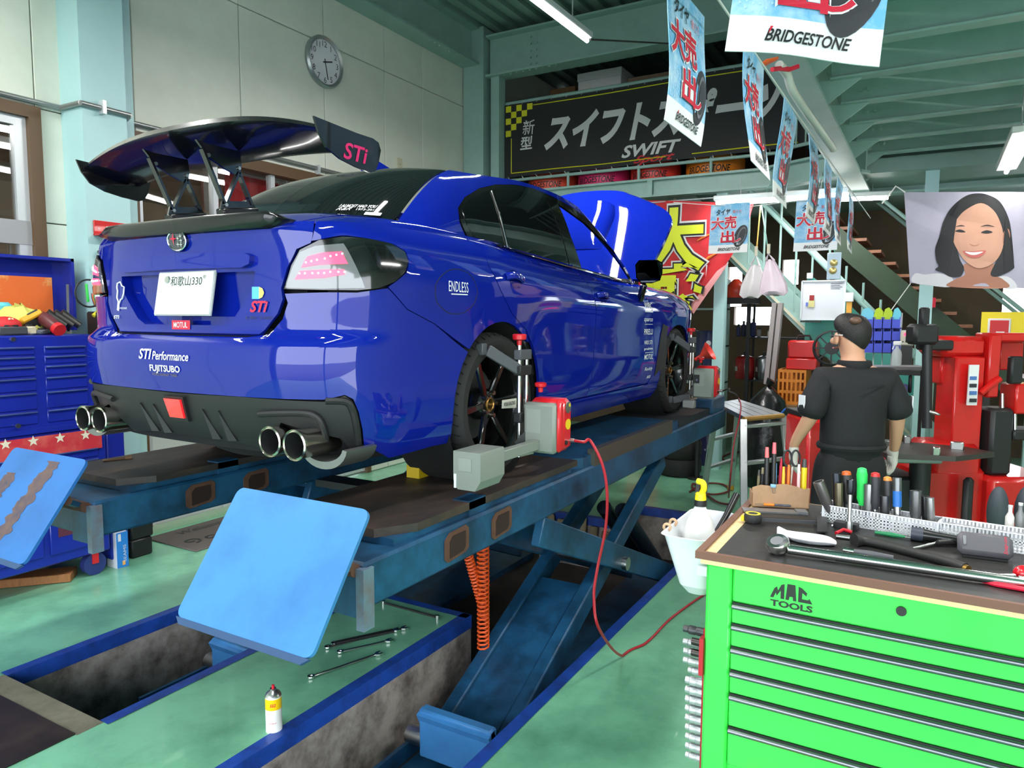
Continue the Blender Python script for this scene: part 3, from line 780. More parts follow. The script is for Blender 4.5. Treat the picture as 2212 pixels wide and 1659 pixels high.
# sponsor stickers on the front door
for t, py, w_, h_, kw in (('WRC', 660, .15, .05, dict(bold=.01)), ('sparco', 692, .16, .04, dict(bold=.005)), ('PIRELLI', 716, .16, .05, dict(bold=.01)), ('WRX STI', 740, .15, .028, dict(bold=.01, shear=.2)), ('prodrive', 754, .16, .024, dict(bold=.01)), ('MOTUL', 771, .16, .036, dict(bold=.01, shear=.2)), ('Reddy', 797, .15, .03, dict(shear=.3)), ('AVO', 814, .07, .02, dict(bold=.02, shear=.2))):
    letter(t, white, car, side_fn(1400, py), w=w_, h=h_, **kw)
for py, hh in ((673, .012), (700, .004), (762, .003)):
    decal([(-.075, -hh/2), (.075, -hh/2), (.075, hh/2), (-.075, hh/2)], side_fn(1401, py), white)
# fender vent
vp = [LOWF(*p) for p in ((1432, 700), (1442, 705), (1432, 790), (1412, 812), (1420, 770))]
for sx in (1, -1): patch(S_low, vp, du=.02, dv=.02, off=.006, rim=.004, mirror=sx < 0).build('fender_vent', plastic, car)
# windows: bright strip between the rear glasses
for sx in (1, -1):
    for strip in (((1060, 414), (1078, 470), (1094, 535)),):
        P = surf_tube(S_glass, [GLF(*p) for p in strip], 0, .006); b = MB(); b.tube([(sx*p[0], p[1], p[2]) for p in catmull(P, 5)], .004, 6); b.build('glass_divider', steel, car)
# open bonnet
def hood(u, v):
    hw = .74+.06*math.sin(min(v, .62)/.62*PI/2) if v < .62 else .80-.42*((v-.62)/.38)**1.8
    x = (u*2-1)*hw; bow = .05*(1-(u*2-1)**2)
    y = 2.27+.70*v-bow*.7; z = LIFT+1.0+.76*v+bow*.5-.035*abs(u*2-1)**6*v
    return Vector((x, y, z))
b = MB(); b.sheet(hood, 28, 20, (0, .022, -.016)); b.build('bonnet', blue, car, ang=50)
def scoop(u, v):
    p = hood(.5+(u-.5)*.42, .30+v*.5); k = math.sin(PI*min(1, max(0, u)))**.35*math.sin(PI/2*min(1, v*1.6+.02))**.6
    return p+Vector((0, -.055, .045))*k
b = MB(); b.sheet(scoop, 16, 12, (0, .02, -.015)); b.build('bonnet_scoop', blue, car, ang=60)
# cabin
cab = part_empty('cabin', car)
dark = mat('cabin black', (.01, .01, .011), .7)
b = MB(); b.b2((-.76, 1.72, LIFT+.72), (.76, 2.2, LIFT+.95), .05); b.build('dashboard', dark, cab)
b = MB(); b.b2((-.72, -.4, LIFT+.3), (.72, 2.1, LIFT+.42)); b.b2((-.72, -.45, LIFT+.4), (.72, -.2, LIFT+1.05)); b.build('cabin_floor', dark, cab)
for x in (-.36, .36):
    b = MB(); b.box((x, .62, LIFT+.78), (.46, .14, .62), (-.22, 0, 0), .05); b.box((x, .55, LIFT+1.17), (.27, .10, .20), (-.15, 0, 0), .04); b.box((x, .92, LIFT+.52), (.48, .5, .16), None, .05); b.build('seat', dark, cab)
for x, y in ((-.28, 1.70), (-.10, 1.74), (.05, 1.76)):
    b = MB(); b.lathe([(.0, 0), (.028, 0), (.032, .01), (.032, .045), (.02, .06), (0, .06)], (x+.5, y+.1, LIFT+.985), (0, 1, .1), 16); b.build('gauge', blackgloss, cab)
b = MB(); b.tube([(.36+.18*math.cos(a), 1.52+.05*math.sin(a), LIFT+.86+.18*math.sin(a)) for a in np.linspace(0, 2*PI, 28)[:-1]], .016, 8, closed=True); b.bar((.2, 1.52, LIFT+.86), (.52, 1.52, LIFT+.86), .03, .03); b.build('steering_wheel', dark, cab)
# stickers in the rear window
def glass_fn(px, py, off=.003):
    i0, t0 = GLF(px, py)
    o = Vector(surf_tube(S_glass, [(i0, t0)], 0, off)[0]); e1 = (Vector(surf_tube(S_glass, [(i0+.2, t0)], 0, off)[0])-o).normalized(); e2 = (Vector(surf_tube(S_glass, [(i0, t0+.1)], 0, off)[0])-o).normalized()
    return lambda x, y: o+e1*x+e2*y
letter("I ALMOST HAD YOU", white, car, glass_fn(774, 446), w=.17, h=.022, bold=.01, shear=.3)
letter('R&R', white, car, glass_fn(744, 452), w=.07, h=.02, shear=.4)
letter('1973-2013', white, car, glass_fn(792, 454), w=.09, h=.014)
decal([(-.035, -.010), (.035, -.010), (.035, .010), (-.035, .010)], glass_fn(806, 463), mat('sticker pale', (.6, .7, .75), .5), 'sticker')
# ---- wheels
def wheel(x, y, sx, front):
    w = part_empty('wheel', car)
    c = Vector((x, y, LIFT+.327)); ax = Vector((sx, 0, 0)); wd = .235
    b = MB(); b.lathe([(.240, -wd/2+.01), (.262, -wd/2), (.295, -wd/2-.004), (.315, -wd/2+.012), (.327, -wd/2+.04), (.327, wd/2-.04), (.315, wd/2-.012), (.295, wd/2+.004), (.262, wd/2), (.240, wd/2-.01)], c, ax, 64, cap=False); b.build('tyre', rubber, w)
    b = MB()
    for off in (-.055, -.018, .018, .055):
        b.lathe([(.3275, off-.005), (.3285, off-.004), (.3285, off+.004), (.3275, off+.005)], c, ax, 64, cap=False)
    b.build('tread_groove', mat('groove black', (.002, .002, .002), .9), w)
    if sx > 0:
        b = MB()
        for k in range(44):
            a = 2*PI*k/44; r = .324
            for o0, o1 in ((wd/2-.045, wd/2-.008),):
                p0 = c+ax*o0+Vector((0, math.cos(a)*.3272, math.sin(a)*.3272)); p1 = c+ax*o1+Vector((0, math.cos(a+.05)*.316, math.sin(a+.05)*.316))
                b.bar(p0, p1, .004, .004, up=(0, math.cos(a), math.sin(a)))
        b.build('tread_sipe', mat('groove black', (.002, .002, .002), .9), w)['kind'] = 'stuff'
    rimm = mat('rim black', (.012, .012, .012), .22, .4, .6)
    b = MB(); b.lathe([(.225, -.10), (.228, -.02), (.222, .06), (.236, .085), (.246, .10), (.250, .104), (.246, .108), (.238, .10), (.228, .07), (.215, .03), (.212, -.1)], c, ax, 56, cap=False); b.build('rim_barrel', rimm, w)
    b = MB(); b.lathe([(.2475, .1065), (.2500, .1085), (.2525, .1065)], c, ax, 56, cap=False); b.build('rim_lip', chrome, w)
    for k in range(6):
        a = 2*PI*k/6+.05; rad = Vector((0, math.cos(a), math.sin(a)))
        b = MB(); b.bar(c+rad*.045+ax*.055, c+rad*.235+ax*.082, .034, .022, up=ax, bev=.006)
        o = b.build('spoke', rimm, w)
    b = MB(); b.lathe([(.075, 0), (.07, .05), (.055, .065), (.034, .068), (.034, .06), (0, .06)], c, ax, 30); b.build('hub', rimm, w)
    b = MB(); b.lathe([(.030, .055), (.034, .072), (.028, .076), (.024, .072), (.024, .06)], c, ax, 28, cap=False); b.build('hub_ring', mat('bronze ring', (.45, .22, .06), .3, .9), w)
    b = MB()
    for k in range(5):
        a = 2*PI*k/5; b.cyl(c+ax*.05+Vector((0, math.cos(a)*.054, math.sin(a)*.054)), c+ax*.085+Vector((0, math.cos(a)*.054, math.sin(a)*.054)), .011, .010, 8)
    b.build('wheel_nuts', mat('nut steel', (.35, .3, .25), .3, 1), w)
    b = MB(); b.lathe([(.06, -.045), (.165, -.045), (.165, -.02), (.06, -.02)], c, ax, 40); b.build('brake_disc', mat('disc iron', (.06, .06, .06), .5, .5), w)
    b = MB(); b.lathe([(.10, -.07), (.185, -.07), (.185, .0), (.10, .0)], c, ax, 16, cap=False, a0=(PI*.72 if sx > 0 else PI*.72), a1=PI*1.22); b.build('brake_caliper', mat('caliper blue', (.01, .08, .65), .3, coat=.5), w)
    return c
for y in (.02, 2.65):
    for sx in (1, -1): wc = wheel(sx*.762, y, sx, y > 1)
# printed spoke label
lab = MB(); lc = Vector((.762+.101, .02, LIFT+.327)); lab.prism([(.055, -.020), (.185, -.024), (.185, .022), (.055, .018)], lc, (0, 1, -.05), (0, .05, 1), (.003, 0, 0)); lab.build('spoke_label', mat('label cream', (.75, .72, .62), .5), car, smooth=False)
letter('VOLK RACING', mat('ink', (.02, .02, .02), .6), car, lambda x, y: lc+Vector((.0045, .12+x, y-.006)), w=.105, h=.018, bold=.01, shear=.2)
# wheel-house liners
for y in (.02, 2.65):
    for sx in (1, -1):
        b = MB(); b.lathe([(.375, .0), (.375, .30), (.02, .30)], (sx*.86, y, LIFT+.335), (-sx, 0, 0), 32, cap=False, a0=0, a1=2*PI); b.build('wheel_liner', sooty, car)
# ================================================================ the shop
fl_m = mat('green floor paint', srgb(128, 196, 160), .28, var=.75, vscale=2.2, dark=srgb(74, 128, 104), bump=.04, bscale=9, coat=.25)
kerb_m = mat('kerb blue', srgb(30, 72, 165), .4, var=.7, vscale=9, dark=srgb(18, 30, 70))
conc = mat('pit concrete', srgb(165, 155, 148), .85, var=.9, vscale=5, dark=srgb(70, 60, 55), bump=.3, bscale=30, dlo=.4, dhi=.66)
pitdark = mat('oily pit floor', srgb(60, 50, 45), .6, var=.9, vscale=4, dark=srgb(14, 12, 11))
wall_m = mat('wall panel', srgb(216, 220, 206), .7, var=.25, vscale=3, dark=srgb(178, 182, 165))
teal = mat('steel teal paint', srgb(150, 182, 174), .45, var=.35, vscale=5, dark=srgb(120, 150, 140))
tealdeck = mat('deck teal', srgb(138, 166, 156), .5, var=.3, vscale=6, dark=srgb(108, 132, 122))
brown = mat('brown frame', srgb(92, 68, 44), .5)
colb = mat('column pale blue', srgb(172, 208, 208), .5, var=.2, vscale=3, dark=srgb(150, 188, 186))
PD = -.45
XL, XR, YF, YB, ZC = -2.8, 6.5, -7.0, 8.2, 5.35
P1, P2, P3, P4 = -1.19, -.42, .33, 1.095      # trench edges across
PE, PC0, PC1, PN = 3.46, .63, 2.9, -1.1         # far end, cross trench, near end (left trench)
# floor as slabs round the trenches
fl = MB()
def slab(x0, x1, y0, y1): fl.b2((x0, y0, -.02), (x1, y1, 0))
slab(XL-.1, P1, YF, YB); slab(P4, XR, YF, YB); slab(P1, P4, PE, YB); slab(P2, P3, YF, PC0); slab(P1, P2, YF, -2.6); slab(P3, P4, YF, -3.4); slab(P2, P3, PC1, PE)
struct(fl.build('floor', fl_m, None, smooth=False))
floor_o = bpy.data.objects['floor']
pw = MB()
def pwall(x0, y0, x1, y1): pw.quad((x0, y0, PD), (x1, y1, PD), (x1, y1, -.021), (x0, y0, -.021))
pwall(P4, -3.4, P4, PE); pwall(P3, -3.4, P3, PC0); pwall(P3, PC0, P2, PC0); pwall(P2, PC0, P2, PN); pwall(P1, PN, P1, PE); pwall(P2, PN, P1, PN); pwall(P1, PE, P2, PE); pwall(P3, PE, P4, PE); pwall(P2, PC1, P3, PC1); pwall(P2, PC1, P2, PE); pwall(P3, PC1, P3, PE); pwall(P3, -3.4, P4, -3.4)
struct(pw.build('wall_pit', conc, None, smooth=False))
pb = MB(); pb.b2((P1-.02, -3.4, PD-.04), (P4+.02, PE+.02, PD)); struct(pb.build('floor_pit', pitdark, None, smooth=False))
# blue kerb angle along the trench edges, proud of the floor
KW, KH = .055, .07
def kerb(x0, y0, x1, y1, side):
    k = MB(); d = Vector((x1-x0, y1-y0, 0)).normalized(); n = Vector((-d.y, d.x, 0))*side
    a = Vector((x0, y0, 0)); c_ = Vector((x1, y1, 0))
    k.add([a+n*KW+Vector((0, 0, .004)), c_+n*KW+Vector((0, 0, .004)), c_+Vector((0, 0, .004)), a+Vector((0, 0, .004)), c_+Vector((0, 0, -KH))-n*.004, a+Vector((0, 0, -KH))-n*.004, c_-n*.004+Vector((0, 0, .004)), a-n*.004+Vector((0, 0, .004))], [[0, 1, 2, 3], [3, 2, 6, 7], [7, 6, 4, 5]])
    k.build('kerb', kerb_m, floor_o, smooth=False)
kerb(P4, -3.4, P4, PE, -1); kerb(P3, -3.4, P3, PC0, 1); kerb(P2, PC0, P3, PC0, -1); kerb(P2, PN, P2, PC0, -1); kerb(P1, PN, P1, PE, 1); kerb(P3, PE, P4, PE, 1); kerb(P3, PC1, P3, PE, 1); kerb(P2, PC1, P3, PC1, 1)
b = MB(); b.b2((P1-.02, -2.6, -.03), (P2+.01, -1.21, .006)); b.build('pit_cover', mat('pit cover steel', srgb(40, 34, 30), .45, .3, var=.8, vscale=6, dark=srgb(66, 55, 44)), floor_o)
b = MB(); b.b2((P1-.02, -1.21, -.3), (P2+.02, PN, .002)); b.build('pit_sill', mat('sill concrete', srgb(120, 116, 100), .8, var=.6, vscale=9), floor_o)
b = MB(); b.b2((-40, -60, -.08), (40, YF, -.022)); struct(b.build('ground_outside', mat('asphalt', (.32, .32, .31), .9, var=.5, vscale=2), None))
# left wall: panels with open joints on a backing
wl = MB(); wl.b2((XL-.16, 3.35, 0), (XL-.05, YB+.1, ZC+.07)); wl.b2((XL-.16, YF, 3.13), (XL-.05, 3.35, ZC+.07)); wl.b2((XL-.16, YF, 0), (XL-.05, -1.6, 3.13)); wl.b2((XL-.16, 0.02, 0), (XL-.05, .66, 3.13)); wl.b2((XL-.16, -1.6, 0), (XL-.05, .02, 1.9))
struct(wl.build('wall_left', mat('joint grey', srgb(150, 152, 140), .9), None, smooth=False)); wallo = bpy.data.objects['wall_left']
def wp(y0, y1, z0, z1): MB().b2((XL-.05, y0+.004, z0+.004), (XL, y1-.004, z1-.004), .004).build('panel', wall_m, wallo, ang=20)
ys = [.72, 1.72, 2.744, 3.665, 4.356, 5.215, 6.2, 7.2, YB]
for i in range(len(ys)-1):
    wp(ys[i], ys[i+1], 4.42, ZC)
    wp(ys[i], ys[i+1], 3.13 if ys[i] < 3.3 else 0.0, 4.42)
wp(2.744+.62, 3.665, 0, 3.13)
yl = [-6.6, -5.6, -4.6, -3.6, -2.6, -1.6, -.8, .0, .72]
for i in range(len(yl)-1):
    wp(yl[i], yl[i+1], 3.13, 4.42); wp(yl[i], yl[i+1], 4.42, ZC)
    if yl[i] < -1.61: wp(yl[i], yl[i+1], 0, 2.35); wp(yl[i], yl[i+1], 2.35, 3.13)
    elif yl[i] < -.1: wp(yl[i], yl[i+1], 0, 1.9)
wp(.02, .66, 0, 2.36); wp(.02, .66, 2.36, 3.13)
# pale blue column on the left wall
b = MB(); b.b2((XL, .17, 0), (-2.545, .49, ZC)); b.b2((XL, .47, 0), (-2.72, .66, ZC)); o = struct(b.build('wall_column', colb, None, smooth=False))
# office behind the glass
of = MB()
of.quad((-7, -3, 0), (-7, 6, 0), (-7, 6, 3.3), (-7, -3, 3.3)); of.quad((-7, 6, 0), (XL-.17, 6, 0), (XL-.17, 6, 3.3), (-7, 6, 3.3)); of.quad((-7, -3, 0), (XL-.17, -3, 0), (XL-.17, -3, 3.3), (-7, -3, 3.3))
struct(of.build('wall_office', mat('office wall', srgb(196, 178, 150), .8), None, smooth=False))
of = MB(); of.quad((-7, -3, 3.3), (-7, 6, 3.3), (XL-.16, 6, 3.3), (XL-.16, -3, 3.3)); struct(of.build('ceiling_office', mat('office ceiling', srgb(150, 128, 112), .8), None, smooth=False))
of = MB(); of.quad((-7, -3, .01), (-7, 6, .01), (XL-.16, 6, .01), (XL-.16, -3, .01)); struct(of.build('floor_office', mat('office floor', srgb(120, 110, 95), .6), None, smooth=False))
tubew = mat('lit tube', (.9, .9, .9), .4, emit=(1.0, .98, .94), estr=14)
lampw = mat('lamp housing white', srgb(225, 226, 222), .4)
def tube_lamp(name, p0, p1, label, w=.14, up=(0, 0, 1), tubes=1, group='fluorescent ceiling lamps', m=None):
    p0 = Vector([float(c) for c in p0]); p1 = Vector([float(c) for c in p1])
    t = thing(name, label, 'lamp', (p0+p1)/2, group)
    MB().bar(p0+Vector((0, 0, .045)), p1+Vector((0, 0, .045)), w, .05, bev=.008).build('housing', lampw, t)
    d = (p1-p0).normalized(); s = d.cross(Vector((0, 0, 1)))
    for k in range(tubes):
        o = s*((k-(tubes-1)/2)*.09); MB().cyl(p0+d*.02+o, p1-d*.02+o, .017, n=12).build('tube', m or tubew, t)
    return t
for i, (y0, x) in enumerate(((-.9, -3.6), (.3, -4.2), (2.0, -4.0), (3.6, -4.3))):
    tube_lamp('office_lamp', (x, y0, 3.12), (x, y0+1.15, 3.12), ('long lit tube seen through the small window over the blue chest', 'lit tube seen through the glass near the pale blue column', 'lit tube on the office ceiling behind the rear wing', 'lit tube on the office ceiling behind the car roof')[i], group='office lamps')
# small office window (upper left)
alu = mat('window aluminium', srgb(205, 208, 210), .35, .4)
wglass = mat('window glass', (.75, .8, .8), .02, trans=1.0, alpha=.35)
w1 = struct(bpy.data.objects.new('window_1', None)); COL.objects.link(w1)
for y0, y1, z0, z1 in ((-1.6, .02, 3.05, 3.13), (-.06, .02, 1.97, 3.05), (-1.6, -1.53, 1.97, 3.05), (-1.6, .02, 1.9, 1.97)): MB().b2((XL-.1, y0, z0), (XL+.03, y1, z1)).build('window_frame', brown, w1)
for y0, y1, z0, z1 in ((-.14, -.061, 2.03, 2.99), (-.82, -.76, 2.03, 2.99), (-1.529, -.061, 2.99, 3.049), (-1.529, -.061, 1.971, 2.03)): MB().b2((XL-.06, y0, z0), (XL-.01, y1, z1)).build('sash', alu, w1)
MB().b2((XL-.06, -1.53, 2.20), (XL-.005, -.06, 2.36)).build('transom', mat('grey rail', srgb(150, 150, 150), .5), w1)
MB().b2((XL-.04, -1.53, 1.97), (XL-.034, -.06, 3.05)).build('pane', wglass, w1)
for y in np.linspace(-1.45, -.16, 9): MB().b2((XL-.10, y-.004, 1.98), (XL-.092, y+.004, 2.2)).build('bar', alu, w1)
# large glazed sliding door behind the car
d1 = struct(bpy.data.objects.new('door_1', None)); COL.objects.link(d1)
for y0, y1, z0, z1 in ((.66, 3.35, 3.03, 3.13), (.66, .72, 0, 3.03), (3.29, 3.35, 0, 3.03)): MB().b2((XL-.12, y0, z0), (XL+.02, y1, z1)).build('door_frame', brown, d1)
MB().b2((XL-.1, .72, 2.10), (XL-.0, 3.29, 2.18)).build('transom', alu, d1)
for y in (.72, 1.42, 2.05, 2.70, 3.25): MB().b2((XL-.08, y, 0.02), (XL-.02, y+.05, 3.03)).build('sash', alu, d1)
for z in (.02, .95): MB().b2((XL-.08, .72, z), (XL-.03, 3.29, z+.07)).build('rail', alu, d1)
MB().b2((XL-.06, .74, .05), (XL-.045, 2.05, .93)).build('kick_panel', mat('door panel white', srgb(190, 195, 188), .5), d1)
MB().b2((XL-.05, .72, .95), (XL-.044, 3.29, 3.03)).build('pane', wglass, d1)
MB().b2((XL-.02, .66, 0), (XL+.10, 2.6, .03)).build('threshold', mat('sill pale green', srgb(150, 180, 150), .5), d1)
# ceiling of the high bay: ribbed deck
ce = MB(); ce.b2((XL-.2, YF, ZC+.06), (XR, YB, ZC+.12)); struct(ce.build('ceiling', tealdeck, None, smooth=False)); ceo = bpy.data.objects['ceiling']
me0 = None
for i in range(24):
    x = XL+.2+i*.2
    if x > 1.9: break
    o = MB().b2((x-.05, YF, ZC), (x+.05, YB, ZC+.06)).build('deck_rib', tealdeck, ceo, smooth=False)
def ibeam(name, p0, p1, h, w, label=None, tf=.025, tw=.02):
    p0 = Vector(p0); p1 = Vector(p1); b = MB()
    b.bar(p0+Vector((0, 0, h/2-tf/2)), p1+Vector((0, 0, h/2-tf/2)), w, tf); b.bar(p0-Vector((0, 0, h/2-tf/2)), p1-Vector((0, 0, h/2-tf/2)), w, tf); b.bar(p0, p1, tw, h-2*tf)
    return struct(b.build(name, teal, None, smooth=False))
bolt_me = MB().lathe([(.0, .016), (.012, .016), (.014, 0)], (0, 0, 0), (0, 0, 1), 8).build('bolt', teal).data
[bpy.data.objects.remove(o_) for o_ in list(bpy.data.objects) if o_.data == bolt_me]
def bolts(parent, pts, axis):
    q = Vector((0, 0, 1)).rotation_difference(Vector(axis))
    for p in pts:
        o = bpy.data.objects.new('bolt', bolt_me); COL.objects.link(o); o.parent = parent; o.location = Vector(p)-root_loc(parent); o.rotation_mode = 'QUATERNION'; o.rotation_quaternion = q
bm1 = ibeam('ceiling_beam', (XL+.13, YF, 5.12), (XL+.13, 5.2, 5.12), .46, .26)
bm2 = ibeam('ceiling_beam', (-2.45, 5.32, 4.98), (1.9, 5.32, 4.98), .50, .24)
bm3 = ibeam('ceiling_beam', (XL, -2.5, 5.1), (XR, -2.5, 5.1), .46, .24)
bolts(bm2, [(x, 5.30, z) for x in (-1.86, -1.78) for z in (4.82, 4.90, 4.98, 5.06, 5.14)], (0, -1, 0))
bolts(bm2, [(-2.2+.09*k, 5.24, 4.735) for k in range(9)], (0, -.3, -1))
bolts(bm1, [(-2.58, 4.2+.1*k, 4.885) for k in range(7)], (.3, 0, -1))
b = MB(); b.b2((-2.78, 5.2, 0), (-2.48, 5.5, ZC)); b.b2((-2.40, 5.25, 0), (-2.28, 5.4, 4.75)); struct(b.build('column_corner', teal, None, smooth=False))
# mezzanine: floor, edge beam, rails
b = MB(); b.b2((XL, 5.45, 3.18), (XR, YB, 3.32)); struct(b.build('slab_mezzanine', tealdeck, None, smooth=False))
mz = ibeam('beam_mezzanine', (-2.45, 5.42, 3.215), (1.0, 5.42, 3.215), .21, .14)
mz2 = ibeam('beam_mezzanine', (1.0, 5.42, 3.215), (1.95, 4.9, 3.215), .24, .14)
bolts(mz2, [(1.08+.05*k, 5.35-.03*k, z) for k in range(2) for z in (3.15, 3.22)], (-.4, -.9, 0))
MB().bar((-.32, 5.345, 3.12), (-.32, 5.345, 3.31), .012, .06).build('stiffener', teal, mz, smooth=False)
rl = thing('mezzanine_railing', 'pale teal steel handrail along the edge of the mezzanine', 'railing', (-.6, 5.42, 3.33))
MB().cyl((-2.3, 5.44, 4.43), (1.05, 5.44, 4.43), .025, n=12).build('handrail', teal, rl); MB().cyl((-2.3, 5.44, 3.475), (1.05, 5.44, 3.475), .020, n=12).build('handrail', teal, rl)
MB().cyl((1.05, 5.44, 4.43), (1.95, 4.95, 4.43), .025, n=12).build('handrail', teal, rl); MB().cyl((1.05, 5.44, 3.50), (1.95, 4.95, 3.50), .02, n=12).build('handrail', teal, rl)
for x in (-2.28, -1.4, -.49, .35, 1.05): MB().cyl((x, 5.44, 3.33), (x, 5.44, 4.43), .018, n=10).build('post', teal, rl)
for k in range(8): MB().cyl((1.15+.1*k, 5.385-.055*k, 3.50), (1.15+.1*k, 5.385-.055*k, 4.43), .010, n=8).build('baluster', teal, rl)
# right bay: girder, joists and ribbed deck
g1 = ibeam('girder', (1.80, YF, 3.30), (1.80, 6.4, 3.30), .42, .22)
b = MB(); b.b2((1.85, YF, 3.56), (XR, 6.5, 3.60)); struct(b.build('ceiling_bay', tealdeck, None, smooth=False)); cbo = bpy.data.objects['ceiling_bay']
rib_me = MB().b2((-.035, 0, 0), (.035, 6.4-YF, .04)).build('deck_rib', tealdeck, None, smooth=False); rm = rib_me.data; bpy.data.objects.remove(rib_me)
for i in range(42):
    o = bpy.data.objects.new('deck_rib', rm); COL.objects.link(o); o.parent = cbo; o.location = (1.95+i*.11, YF, 3.521)
for i in range(13):
    y = -1.2+i*.63
    jb = ibeam('joist', (1.9, y, 3.40), (XR, y, 3.40), .22, .10, tf=.014, tw=.012)
    MB().prism([(0, 0), (.28, .0), (0, -.20)], (1.82, y-.006, 3.30), (1, 0, 0), (0, 0, 1), (0, .012, 0)).build('gusset', teal, jb, smooth=False)
    if y > 1: bolts(jb, [(2.02, y-.012, 3.38), (2.08, y-.012, 3.38)], (0, -1, 0))
ibeam('beam_rear', (1.0, 6.4, 3.28), (XR, 6.4, 3.28), .36, .18)
# rear and right walls with openings
back_m = mat('rear wall brown', srgb(92, 74, 56), .8, var=.4, vscale=3)
b = MB()
pxw = lambda x0, y0, x1, y1: (float(at(x0, y1, Y=YB)[0]), float(at(x1, y1, Y=YB)[0]), float(at(x0, y1, Y=YB)[2]), float(at(x1, y0, Y=YB)[2]))
wins = [pxw(1570, 576, 1601, 662), pxw(1585, 663, 1668, 702), pxw(1689, 560, 1724, 615), pxw(2160, 600, 2400, 735)]
xs = sorted({XL, XR} | {w for a in wins for w in a[:2]}); zs_ = sorted({0, ZC+.12} | {w for a in wins for w in a[2:]})
for i in range(len(xs)-1):
    for j in range(len(zs_)-1):
        cx, cz = (xs[i]+xs[i+1])/2, (zs_[j]+zs_[j+1])/2
        if not any(a[0] < cx < a[1] and a[2] < cz < a[3] for a in wins): b.b2((xs[i], YB, zs_[j]), (xs[i+1], YB+.12, zs_[j+1]))
struct(b.build('wall_back', back_m, None, smooth=False))
b = MB(); b.b2((XR, -3.0, 0), (XR+.12, YB, ZC)); b.b2((XR, YF, 3.0), (XR+.12, -3.0, ZC)); struct(b.build('wall_right', wall_m, None, smooth=False))
b = MB(); b.b2((XL-.2, YF-.1, 4.2), (XR, YF, ZC+.1)); b.b2((XL-.2, YF-.1, 0), (XL+.3, YF, 4.2)); b.b2((2.9, YF-.1, 0), (3.2, YF, 4.2)); struct(b.build('wall_front', wall_m, None, smooth=False))
# conduit along the left wall
ct = struct(bpy.data.objects.new('wall_conduit', None)); COL.objects.link(ct); ct.location = (XL, 1, 3.16)
MB().cyl((XL+.03, -6, 3.16), (XL+.03, .15, 3.16), .018, n=10).cyl((XL+.28, .15, 3.16), (XL+.28, .5, 3.16), .018, n=10).cyl((XL+.03, .15, 3.16), (XL+.28, .15, 3.16), .018, n=10).cyl((XL+.28, .5, 3.16), (XL+.03, .6, 3.16), .018, n=10).cyl((XL+.03, .6, 3.18), (XL+.03, 4.0, 3.18), .018, n=10).build('pipe', mat('galvanised', srgb(150, 152, 150), .35, .7), ct)
for y in (-2, -.9, .3, 1.4, 2.6): MB().b2((XL+(.245 if .1 < y < .5 else 0), y-.012, 3.12), (XL+(.31 if .1 < y < .5 else .06), y+.012, 3.21)).build('clip', alu, ct)
# wall clock
cp_ = at(698, 135, X=XL); cr = .245
ck = thing('wall_clock', 'round silver wall clock high on the left wall', 'clock', (XL, cp_[1], cp_[2])); cv = Vector((XL, cp_[1], cp_[2]))
MB().lathe([(0, 0), (cr, 0), (cr+.004, .03), (cr-.012, .05), (cr-.035, .035), (cr-.037, .02)], cv, (1, 0, 0), 48, cap=False).build('rim', mat('clock silver', srgb(165, 168, 168), .3, .7), ck)
MB().lathe([(0, .022), (cr-.03, .022)], cv, (1, 0, 0), 48, cap=False).build('dial', mat('dial white', srgb(222, 222, 226), .5), ck)
ink = mat('ink black', (.01, .01, .012), .5)
for h in range(12):
    a = PI/2-(h+1)*PI/6; r = cr*.70
    letter(str(h+1), mat('numeral grey', srgb(60, 60, 62), .5), ck, (lambda dy, dz: lambda x, y: cv+Vector((.024, dy+x, dz+y)))(r*math.cos(a), r*math.sin(a)), h=.055)
for ang, ln, wd in ((PI/2-2.47*PI/6, .10, .012), (PI/2-PI*2*28/60, .165, .008)):
    d = Vector((0, math.cos(ang), math.sin(ang))); MB().bar(cv+Vector((.030, 0, 0))-d*.03, cv+Vector((.030, 0, 0))+d*ln, .003, wd, up=Vector((0, -d.z, d.y))).build('hand', ink, ck)
bx = at(862, 355, X=XL); sp = thing('wall_plate', 'small beige blank cover plate on the left wall', 'cover plate', bx); MB().b2((XL, bx[1]-.05, bx[2]-.07), (XL+.012, bx[1]+.05, bx[2]+.07), .004).build('plate', mat('plate beige', srgb(200, 196, 170), .6), sp); MB().cyl((XL+.012, bx[1], bx[2]), (XL+.016, bx[1], bx[2]), .008, n=8).build('screw', steel, sp)
